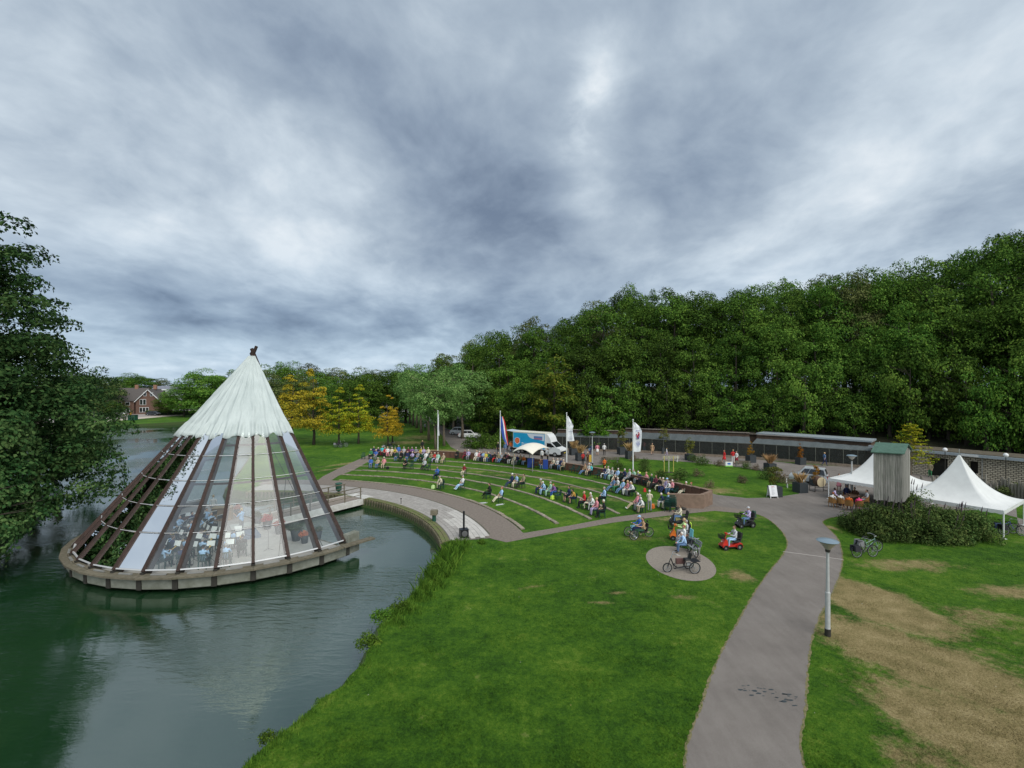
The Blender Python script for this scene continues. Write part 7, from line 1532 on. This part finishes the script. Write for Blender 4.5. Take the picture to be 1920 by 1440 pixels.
planter(1168, 853, 1.15, 1.05, 'tall olive shrub in a dark planter left of the hindmost white flag', 'shrub', 2.6, 3); planter(1182, 861, .95, 1.1, 'dark planter with yellow grass just left of the nearest flag pole', 'grass', 1.2, 4)
planter(1247, 851, 1.15, .9, 'tallest olive shrub in a planter before the middle aviary', 'shrub', 3.6, 5); planter(1296, 864, 1.0, .8, 'planter with yellow shrub beside the crouching person', 'shrub', 2.2, 6)
planter(1411, 868, .95, .95, 'russet cone shaped conifer in a planter before the aviary', 'cone', 1.9, 7); planter(1505, 872, .9, .9, 'russet conifer behind the silver van', 'cone', 2.0, 8)
planter(1448, 885, 1.0, .95, 'planter with pale dry grass left of the silver van', 'grass', 1.1, 9); planter(1506, 925, .95, .95, 'dark planter with dry grass left of the big drum', 'grass', 1.0, 10)
planter(1458, 933, .9, .95, 'dark planter with olive shrub right behind the white board', 'shrub', 2.0, 11); planter(1534, 912, .8, .6, 'golden conifer in a pot before the silver van', 'cone', 2.3, 12)
p = G(1127, 868); mb = MB(); mb.box((0, 0, .45), (.5, .5, .9)); mb.build('parcel_box', mat('yellow_crate', (.55, .36, .05), .7, var=.1), None, (p.x - 1.2, p.y + 1, 0), label='yellow box standing by the planters beyond the wall', cat='box')
p = G(1144, 868); park_bench((p.x, p.y, 0), R(176), 'weathered wooden bench beside the street lamp and aviary', 2.4)
p = G(1257, 866); park_bench((p.x, p.y, 0), R(178), 'pale bench on the path edge behind the staked sapling', 2.2, mat('pale_slat', (.42, .38, .30), .8, var=.1), M_WPOLE)
p = G(1492, 915); park_bench((p.x, p.y, 0), R(-20), 'bench with white metal ends between the lawn and the silver van', 1.9, M_WOODW, M_WPOLE)
p = G(1380, 876); park_bench((p.x + .8, p.y, 0), R(170), 'low bench behind the small blue and green sign', 1.8)
# sandwich board
p = G(1448, 933); t = thing('sandwich_board', 'white sandwich board on the asphalt in front of a planter', 'sign', (p.x, p.y, 0), R(4))
for s_ in (-1, 1):
    mb = MB(); mb.bar((0, s_ * .26, .16), (0, s_ * .03, 1.12), .74, .03, up=(0, 1, 0)); mb.build('board', mat('sign_white', (.74, .75, .76), .6), t)
    for x in (-.34, .34): mb = MB(); mb.bar((x, s_ * .32, 0), (x, s_ * .26, .2), .04, .03); mb.build('leg', M_WPOLE, t)
mb = MB(); mb.bar((-.16, -.095, 1.02), (.10, -.095, 1.02), .012, .035)
for k in range(7): mb.bar((-.16, -.115 - .023 * k, .90 - .09 * k), (.02 + .05 * (k % 3), -.115 - .023 * k, .90 - .09 * k), .012, .014, m=1)
mb.build('board_print', [mat('print_red', (.5, .1, .1), .7), mat('faint_print', (.45, .46, .48), .7)], t, kind='stuff')
p = G(1367, 878); t = thing('lawn_sign', 'small white sign with blue oval and green base in the grass', 'sign', (p.x, p.y, 0), R(-6)); mb = MB(); mb.box((0, 0, .5), (.85, .03, .62)); mb.build('board', mat('sign_white', (.74, .75, .76), .6), t); mb = MB(); mb.box((0, -.02, .26), (.85, .01, .14)); mb.build('green_band', mat('sign_green', (.2, .5, .08), .7), t)
mb = MB(); mb.add([(.22 * math.cos(2 * PI * k / 16), -.022, .56 + .11 * math.sin(2 * PI * k / 16)) for k in range(16)], [tuple(range(16))]); mb.build('blue_oval', mat('sign_blue', (.03, .15, .5), .7), t)
for x in (-.35, .35): mb = MB(); mb.box((x, .02, .1), (.03, .03, .25)); mb.build('leg', M_DARK, t)
# big drum on its frame
p = G(1536, 921); t = thing('drum', 'large round drum on a black stand by the farther white tent', 'drum', (p.x, p.y, 0), R(8)); mb = MB(); mb.tube([(-.28, 0, 0), (0, 0, 0), (.28, 0, 0)], [.46, .52, .46], 22); o = mb.build('barrel', mat('drum_wood', (.10, .05, .03), .5), t, (0, 0, .95), R(90)); mb = MB(); mb.tube([(-.30, 0, 0), (-.285, 0, 0)], .47, 22); mb.build('drum_skin', mat('hide', (.60, .50, .32), .7, var=.06), t, (0, 0, .95), R(90))
mb = MB()
for x in (-.75, .75):
    for y in (-.35, .35): mb.bar((x, y, 0), (x, y, 1.45), .04, .04)
    mb.bar((x, -.35, 1.45), (x, .35, 1.45), .04, .04); mb.bar((x, -.35, .05), (x, .35, .05), .04, .04)
for z in (.45, 1.45): mb.bar((-.75, .35, z), (.75, .35, z), .04, .04)
mb.bar((-.75, -.35, .45), (.75, -.35, .45), .04, .04); mb.bar((.1, -.40, .05), (.1, -.40, 1.3), .03, .03); mb.build('drum_frame', M_DARK, t)
# staked sapling, dead shrubs in the island lawn
p = G(1254, 886); t = thing('sapling', 'young tree between two yellow stakes with a square of soil', 'tree', (p.x, p.y, 0)); mb = MB(); mb.tube([(0, 0, 0), (0, 0, 1.9)], .06, 6); mb.build('trunk', mat('pale_trunk', (.42, .45, .32), .8), t)
for x in (-.55, .55): mb = MB(); mb.tube([(x, 0, 0), (x, 0, 1.95)], .05, 6); mb.build('stake', mat('yellow_stake', (.45, .38, .10), .8), t)
mb = MB(); mb.bar((-.55, 0, 1.85), (.55, 0, 1.85), .03, .05); mb.build('tie', M_DARK, t); mb = MB(); mb.prism([(-.4, -.3), (.4, -.3), (.4, .3), (-.4, .3)], .01, .04); mb.build('soil', M_DARK, t)
twig = bush_mesh('twigs', 131, .55, .55, .8, leafmat('dry_twigs', [(.25, (.06, .06, .03)), (.5, (.14, .11, .07)), (.8, (.22, .16, .11))], .2), 14, 46, .10, (.2, .4)); twg = bush_mesh('twigs', 132, .6, .6, .7, L_SHR, 14, 60, .10, (.2, .4))
for i, (x, y, s_, k, lbl) in enumerate(((1309, 893, 1.1, 0, 'bare twiggy shrub in the middle of the island lawn'), (1391, 905, 1.1, 0, 'brown dead shrub at the right of the island lawn'), (1160, 880, 1.3, 1, 'sparse green shrub behind the hindmost flag pole'), (1207, 884, 1.4, 1, 'sparse shrub right of the nearest flag pole'), (1240, 897, 1.3, 1, 'sparse grey green shrub behind the wall row'), (1275, 901, 1.6, 1, 'largest sparse shrub behind the wall'), (1262, 910, 1.2, 0, 'dry shrub close behind the wall'), (1319, 872, 1.5, 1, 'leafy green clump at the edge of the island lawn'), (1347, 874, 1.1, 0, 'brown twiggy clump at the lawn edge'), (1398, 879, 1.0, 1, 'small clump by the lawn sign'), (1418, 882, 1.0, 0, 'dry clump before the russet conifer'), (1190, 865, 1.2, 0, 'brown clump at the foot of the flag pole planter'), (1440, 899, 1.5, 1, 'green shrub left of the bench with white ends'), (1463, 905, 1.6, 0, 'tall dry shrub on the lawn edge by the planter'), (1300, 866, 1.3, 1, 'round clump beside the yellow planter'), (1330, 915, 1.0, 0, 'low dry tuft at the lawn corner by the wall'), (1208, 872, 1.1, 1, 'small bush behind the nearest flag'), (1135, 870, 1.2, 0, 'dry tuft behind the wall by the street lamp'))):
    p = G(x, y); o = link_mesh('small_shrub', (twig, twg)[k], None, (p.x, p.y, 0), i * 1.1, label=lbl, cat='shrub', group='small shrubs on the island lawn'); o.scale = (s_, s_, s_ * 1.1)
# plaza things: bin lamp, black speaker post, waste bin by the bridge
p = G(814, 978); t = thing('bollard_lamp', 'short green bollard with a weathered hood on the mossy quay edge', 'bollard', (p.x, p.y, 0)); mb = MB(); mb.lathe([(.15, 0), (.15, .55)], 12); mb.build('post', mat('dark_green_paint', (.015, .07, .045), .5), t); mb = MB(); mb.side([(-.26, .55), (.26, .55), (.20, .88), (-.20, .88)], -.26, .26); mb.build('hood', M_WOODW, t)
p = G(869, 1010); t = thing('loudspeaker', 'black speaker box with tall black pole on the plaza edge', 'loudspeaker', (p.x, p.y + .25, 0), R(20)); mb = MB(); mb.box((0, 0, .30), (.56, .50, .60)); mb.build('box', M_BLK, t); mb = MB(); mb.tube([(0, 0, .60), (0, 0, 1.8)], .07, 8); mb.build('pole', M_BLK, t); mb = MB(); mb.lathe([(.20, 0), (.18, .012), (.05, .02)], 16); o = mb.build('speaker_cone', mat('cone_grey', (.10, .10, .10), .6), t, (0, -.25, .32)); o.rotation_euler = (R(90), 0, 0)
p = G(635, 926); t = thing('litter_bin', 'dark green litter bin on the plaza behind the bridge rail', 'bin', (p.x, p.y, 0)); mb = MB(); mb.lathe([(.12, 0), (.12, .3), (.27, .34), (.30, .85)], 12); mb.build('bin_body', mat('dark_green_paint', (.015, .07, .045), .5), t); mb = MB(); mb.lathe([(.34, .95), (.34, 1.0), (.28, 1.05)], 12); mb.build('lid', mat('dark_green_paint', (.015, .07, .045), .5), t)
p = G(752, 945); mb = MB(); mb.tube([(0, 0, 0), (0, 0, .45)], .03, 5); mb.box((0, 0, .47), (.12, .12, .06)); mb.build('marker_post', M_DARK, None, (p.x, p.y, 0), label='tiny marker post on the quay edge between bridge and bollard', cat='post')
p = G(1275, 956); mb = MB(); mb.box((0, 0, .12), (.7, .35, .22), taper=.8); mb.ball((.3, -.1, .12), (.22, .14, .12), 8, 6); mb.build('bags', mat('bag_dark', (.04, .035, .03), .8), None, (p.x, p.y, 0), label='dark bag lying on the path by the wall end', cat='bag')
for i, (x, y, c, lbl) in enumerate(((905, 944, 'lightgrey', 'folded pale umbrella on the grass before the person in black'), (937, 947, 'lightgrey', 'folded pale umbrella on the grass behind the light blue jacket'), (1036, 936, 'neon', 'neon yellow bag on the grass behind the foursome'), (1224, 953, 'orange', 'orange bag standing beside the person in the cream coat'), (812, 916, 'lime', 'green edged bag in front of the cream shawl'), (727, 880, 'black', 'black bag on the grass beside the pink top'), (1209, 922, 'red', 'red bag under the chair near the neon cap'))):
    p = G(x, y); mb = MB(); mb.box((0, 0, .05 if 'umbrella' in lbl else .16), (.75 if 'umbrella' in lbl else .36, .10 if 'umbrella' in lbl else .24, .08 if 'umbrella' in lbl else .30), taper=.8); mb.tube([(-.1, 0, .3), (0, 0, .42), (.1, 0, .3)], .012, 4) if 'umbrella' not in lbl else mb.tube([(.37, 0, .05), (.5, 0, .05)], .012, 4)
    mb.build('folded_umbrella' if 'umbrella' in lbl else 'bag', cloth(c), None, (p.x, p.y, 0), R(20 + 10 * i), label=lbl, cat='umbrella' if 'umbrella' in lbl else 'bag')

# ---------------------------------------------------------------- on the stage: plants, instruments, furniture
fl_r = leafmat('red_flowers', [(.25, (.10, .10, .02)), (.5, (.45, .07, .05)), (.8, (.65, .14, .10))], .2, scale=6); fl_o = leafmat('salmon_flowers', [(.25, (.14, .10, .03)), (.5, (.62, .16, .08)), (.8, (.75, .30, .18))], .1, scale=6); fl_g = leafmat('pot_greens', [(.25, (.02, .05, .01)), (.5, (.05, .10, .03)), (.8, (.16, .12, .08))], .2, scale=4)
pot = MB(); pot.lathe([(.20, 0), (.30, .60), (.27, .60), (.26, .52)], 14, cap=False); pot_me = pot.mesh('pot', M_PLNT, True)
for i, (x, y, m_, s_, lbl) in enumerate(((445, 967, fl_r, 1.0, 'red flowers in a tall dark pot at the far stage edge'), (486, 982, fl_g, 1.0, 'leafy plant in a dark pot by the footbridge'), (503, 992, fl_r, 1.15, 'pink and red flowers in a tall pot left of the bridge opening'), (525, 1001, fl_r, 1.1, 'third flower pot along the open stage edge'), (563, 1016, fl_g, 1.25, 'large green plant in a pot near the last rafter'), (579, 1021, fl_o, .9, 'salmon flowers in a low pot near the last rafter'), (606, 1012, fl_g, .9, 'dark small tree in a pot at the outer stage corner'))):
    p = G(x, y); dd = Vector((TC.x - p.x, TC.y - p.y, 0)); p = p + dd.normalized() * (.5 if i > 3 else .1); t = thing('flower_pot', lbl, 'potted plant', (p.x, p.y, 0), 0, 'potted plants on the stage'); t.scale = (s_, s_, s_); link_mesh('pot', pot_me, t); link_mesh('flowers', bush_mesh('flowers', 140 + i, .34, .34, .34, m_, 14, 60, .09, (.14, .24)), t, (0, 0, .55))
def gp(x, y): return G(x, y)
p = gp(312, 974); t = thing('table', 'light wooden table standing at the back of the stage', 'table', (p.x, p.y, 0), R(25)); mb = MB(); mb.box((0, 0, .85), (1.7, .8, .06)); mb.build('tabletop', mat('pine', (.42, .26, .09), .6, var=.1, stretch=(1, 6, 1)), t)
for x in (-.75, .75): mb = MB(); mb.box((x, 0, .41), (.06, .6, .82)); mb.build('leg', mat('pine_side', (.30, .17, .06), .6), t)
p = gp(318, 958); t = thing('piano', 'old upright piano with brown case at the back of the stage', 'piano', (p.x, p.y, 0), R(20)); mb = MB(); mb.box((0, .1, .62), (1.5, .42, 1.24)); mb.build('case', mat('walnut', (.17, .10, .04), .45, var=.2, stretch=(1, 5, 1)), t); mb = MB(); mb.box((0, -.22, .70), (1.4, .26, .08)); mb.build('keyboard', M_PAPER, t); mb = MB(); mb.box((0, .1, 1.26), (1.56, .48, .04)); mb.build('lid', mat('walnut_lid', (.20, .12, .05), .45), t)
p = gp(418, 975); t = thing('desk', 'brown wooden desk at the open side of the stage', 'desk', (p.x, p.y, 0), R(15)); mb = MB(); mb.box((0, 0, .50), (1.3, .6, 1.0)); mb.build('case', mat('desk_wood', (.24, .16, .09), .6, var=.15), t); mb = MB(); mb.bar((-.65, -.1, 1.03), (.65, -.1, 1.03), .7, .05); mb.build('desk_top', mat('desk_top', (.45, .33, .20), .6), t)
p = gp(400, 970); add_person((p.x, p.y, 0), R(200), 'white', 'grey', 'blond', 'stand', 'person in white standing beside the brown desk on the stage')
p = gp(351, 985); t = thing('kettledrum', 'round pale drum table on the stage behind the band', 'drum', (p.x, p.y, 0)); mb = MB(); mb.lathe([(.25, .35), (.45, .5), (.52, .8)], 16, cap=False); mb.build('shell', mat('copper', (.25, .12, .07), .3, .7), t); mb = MB(); mb.lathe([(.53, .80), (.53, .83)], 18); mb.build('drum_head', M_PAPER, t); mb = MB(); [mb.tube([(.3 * math.cos(k * 2.1), .3 * math.sin(k * 2.1), 0), (.35 * math.cos(k * 2.1), .35 * math.sin(k * 2.1), .5)], .02, 5) for k in range(3)]; mb.build('drum_stand', M_DARK, t)
for i, (x, y) in enumerate(((503, 1031), (470, 1042), (533, 1018))):
    p = gp(x, y); t = thing('microphone_stand', '%s microphone stand on the stage floor %s' % (WORD[i], ('right of the conductor', 'close to the front glass', 'near the flower pots')[i]), 'microphone stand', (p.x, p.y, 0), i, 'microphone stands'); mb = MB(); mb.tube([(0, 0, .02), (0, 0, 1.25)], .012, 5); mb.tube([(0, 0, 1.2), (-.4, .1, 1.45)], .01, 5); [mb.tube([(0, 0, .1), (.3 * math.cos(k * 2.1), .3 * math.sin(k * 2.1), .01)], .01, 4) for k in range(3)]; mb.build('frame', M_DARK, t); mb = MB(); mb.ball((-.42, .1, 1.47), .03, 8, 6); mb.build('microphone', M_BLK, t)
p = gp(458, 985); mb = MB(); mb.box((0, 0, .03), (1.8, 1.1, .05)); mb.build('floor_panel', mat('pale_panel', (.50, .50, .47), .7), None, (p.x, p.y, 0), R(35), label='pale panel lying on the stage behind the conductor', cat='panel')

# ---------------------------------------------------------------- houses on the far road
M_BR = mat('house_brick', (.13, .075, .055), .9, var=.2, scale=2, bump=.3); M_TILE = mat('roof_tiles', (.085, .075, .07), .85, var=.2, scale=5, bump=.5, stretch=(1, 4, 4)); M_WFR = mat('window_frame_white', (.65, .66, .65), .6)
hp = at(278, 166); t = thing('brick_house', 'brown brick house with steep gable on the far side of the lake', 'house', (hp.x, hp.y, 0), R(14))
GW, GH, EV = 7.6, 8.4, 4.4
def win(parent, x, y, z, w, h, nx=2, rot=0):
    f = MB(); f.box((x, y, z), (w, .12, h)); fr = f.build('window', M_WFR, parent)
    for k in range(nx): g = MB(); g.box((x - w / 2 + w * (k + .5) / nx, y - .075, z), (w / nx - .16, .03, h - .22)); g.build('pane', M_GLD, fr)
mb = MB(); mb.add([(-GW / 2, 0, 0), (GW / 2, 0, 0), (GW / 2, 0, EV), (0, 0, GH), (-GW / 2, 0, EV), (-GW / 2, 9, 0), (GW / 2, 9, 0), (GW / 2, 9, EV), (0, 9, GH), (-GW / 2, 9, EV)], [(0, 1, 2, 3, 4), (9, 8, 7, 6, 5), (0, 4, 9, 5), (1, 6, 7, 2)]); mb.build('wall', M_BR, t)
for s_ in (-1, 1): mb = MB(); mb.bar((s_ * (GW / 4 + .12), -.35, (EV + GH) / 2 + .02), (s_ * (GW / 4 + .12), 9.3, (EV + GH) / 2 + .02), math.hypot(GW / 2, GH - EV) + .6, .18, up=(s_ * (GH - EV), 0, GW / 2)); mb.build('roof', M_TILE, t)
for s_ in (-1, 1): mb = MB(); mb.bar((0, -.42, GH + .1), (s_ * (GW / 2 + .3), -.42, EV - .2), .12, .22); mb.build('verge_board', M_WFR, t)
win(t, -1.0, -.02, 6.9, .9, 1.3, 1); win(t, 1.0, -.02, 6.9, .9, 1.3, 1); win(t, -1.6, -.02, 4.2, 1.9, 2.0, 2); win(t, -1.2, -.1, 1.5, 2.8, 1.7, 3)
# left wing with long roof slope
mb = MB(); mb.box((-8.6, 2.5, 2.3), (8.6, 5, 4.6)); mb.build('wall', M_BR, t)
mb = MB(); mb.add([(-13.2, -.3, 4.5), (-4.2, -.3, 4.5), (-1.5, 4.6, 8.9), (-10.8, 4.6, 8.9), (-13.2, -.3, 4.7), (-4.2, -.3, 4.7), (-1.5, 4.6, 9.1), (-10.8, 4.6, 9.1), (-13.2, 8, 4.6), (-4.2, 8, 4.6)], [(3, 2, 1, 0), (4, 5, 6, 7), (0, 1, 5, 4), (7, 6, 9, 8), (4, 7, 8)]); mb.build('roof', M_TILE, t)
for x in (-11, -8.6, -6.2): win(t, x, -.03, 3.7, 1.4, 1.2, 1)
win(t, -11.0, -.08, 1.3, 1.8, 2.2, 2); win(t, -6.6, -.08, 1.3, 2.2, 1.8, 2)
mb = MB(); mb.box((-7.6, -.5, 2.55), (3.6, 1.0, .15)); mb.build('awning', mat('awning', (.30, .26, .12), .8), t)
for x in (.2, -5.5): mb = MB(); mb.box((x, 4.6, 9.4), (.9, .9, 1.6)); mb.build('chimney', mat('chimney_brick', (.28, .15, .10), .9, var=.2), t)
mb = MB(); mb.box((-14.6, 1.2, 1.3), (3.0, 3, 2.6)); mb.build('wall', M_WFR, t); win(t, -14.6, -.35, 1.5, 2.2, 1.3, 2); mb = MB(); mb.box((-14.8, 2.0, 4.0), (2.6, 3, 2.4)); mb.build('wall', M_BR, t); win(t, -14.6, .45, 4.0, 1.6, 1.5, 2)
hp2 = at(303, 205); t = thing('white_house', 'white dormered house with grey roof partly behind the brick house', 'house', (hp2.x, hp2.y, 0), R(10)); mb = MB(); mb.box((0, 4, 3.2), (10, 8, 6.4)); mb.build('wall', M_WFR, t); mb = MB(); mb.add([(-5.4, -.3, 6.3), (5.4, -.3, 6.3), (4.8, 4, 9.6), (-4.8, 4, 9.6), (-5.4, 8.3, 6.3), (5.4, 8.3, 6.3)], [(0, 1, 2, 3), (3, 2, 5, 4), (0, 3, 4), (1, 5, 2)]); mb.build('roof', mat('slate', (.16, .17, .20), .8, var=.2), t); mb = MB(); mb.box((0, 1.0, 7.4), (4, 2.4, 1.7)); mb.build('dormer', M_WFR, t); win(t, 0, -.28, 7.4, 3.4, 1.1, 3); win(t, -2.5, -.05, 4.4, 2.2, 1.5, 2)
hp3 = at(714, 150); t = thing('white_hall', 'low white flat building glimpsed between the autumn trees', 'building', (hp3.x, hp3.y, 0)); mb = MB(); mb.box((0, 4, 2.1), (14, 8, 4.2)); mb.build('wall', M_WFR, t); mb = MB(); mb.box((0, 4, 4.3), (14.6, 8.6, .25)); mb.build('roof', M_FAS, t); win(t, -3, -.05, 2, 3, 1.4, 3); win(t, 3, -.05, 2, 3, 1.4, 3)
hp3 = at(560, 140); t = thing('pale_house', 'pale house glimpsed under the rusty trees left of the lawn', 'house', (hp3.x, hp3.y, 0)); mb = MB(); mb.box((0, 4, 1.6), (9, 8, 3.2)); mb.build('wall', mat('pale_render', (.5, .45, .38), .8), t); mb = MB(); mb.add([(-5, -.4, 3.1), (5, -.4, 3.1), (5, 4, 6), (-5, 4, 6), (-5, 8.4, 3.1), (5, 8.4, 3.1)], [(0, 1, 2, 3), (3, 2, 5, 4), (0, 3, 4), (1, 5, 2)]); mb.build('roof', M_TILE, t); win(t, -2, -.05, 1.6, 1.6, 1.2, 2); win(t, 2, -.05, 1.6, 1.6, 1.2, 2)
p = G(249, 788); t = thing('green_container', 'dark green container on the lake bank across the water', 'container', (p.x, p.y, 0)); mb = MB(); mb.box((0, 0, .75), (2.1, 1.2, 1.5)); mb.build('case', mat('dark_green_paint', (.015, .07, .045), .5), t); mb = MB(); mb.box((0, 0, 1.54), (2.2, 1.3, .08)); mb.build('lid', M_DARK, t)
hd = thing('hedge', 'clipped dark hedge along the far road beside the brick house', 'hedge', at(322, 161)); mb = MB(); mb.box((0, 0, .7), (17, 1.0, 1.4)); rgh = np.random.default_rng(4); C = np.stack([rgh.uniform(-8.6, 8.6, 5000), rgh.uniform(-.6, .6, 5000), rgh.uniform(.05, 1.5, 5000)], 1); N = rgh.normal(0, 1, (5000, 3)); V, FA = leaves(C, N, .22, rgh, .6); link_mesh('foliage', np_mesh('foliage', V, FA, L_OAK), hd); mb.build('hedge_core', mat('hedge_dark', (.015, .03, .01), .95), hd)
for i, x in enumerate((245.5, 320, 363)):
    p = G(x, 778 if i else 781); mb = MB(); mb.lathe([(.22, 0), (.14, .9), (.2, 1.0), (.02, 1.3)], 8); mb.build('traffic_post', mat('traffic_yellow', (.75, .42, .02), .6), None, (p.x, p.y, 0), label='yellow traffic post on the far road %s' % ('above the green container', 'left of the white car', 'beyond the white car by the canvas')[i], cat='traffic post', group='yellow traffic posts')
for i, x in enumerate((288, 338)):
    p = G(x, 774.5); t = thing('road_sign', 'road sign on a pole %s' % ('before the brick house', 'beyond the white car on the far road')[i], 'sign', (p.x, p.y, 0), 0, 'road signs on the far road'); mb = MB(); mb.tube([(0, 0, 0), (0, 0, 4.6 - 1.6 * i)], .06, 6); mb.build('pole', M_WPOLE, t); mb = MB(); mb.box((0, -.08, 4.3 - 1.6 * i), (1.1, .05, .8)); mb.build('sign_plate', mat('sign_salmon', (.6, .35, .25), .6), t)
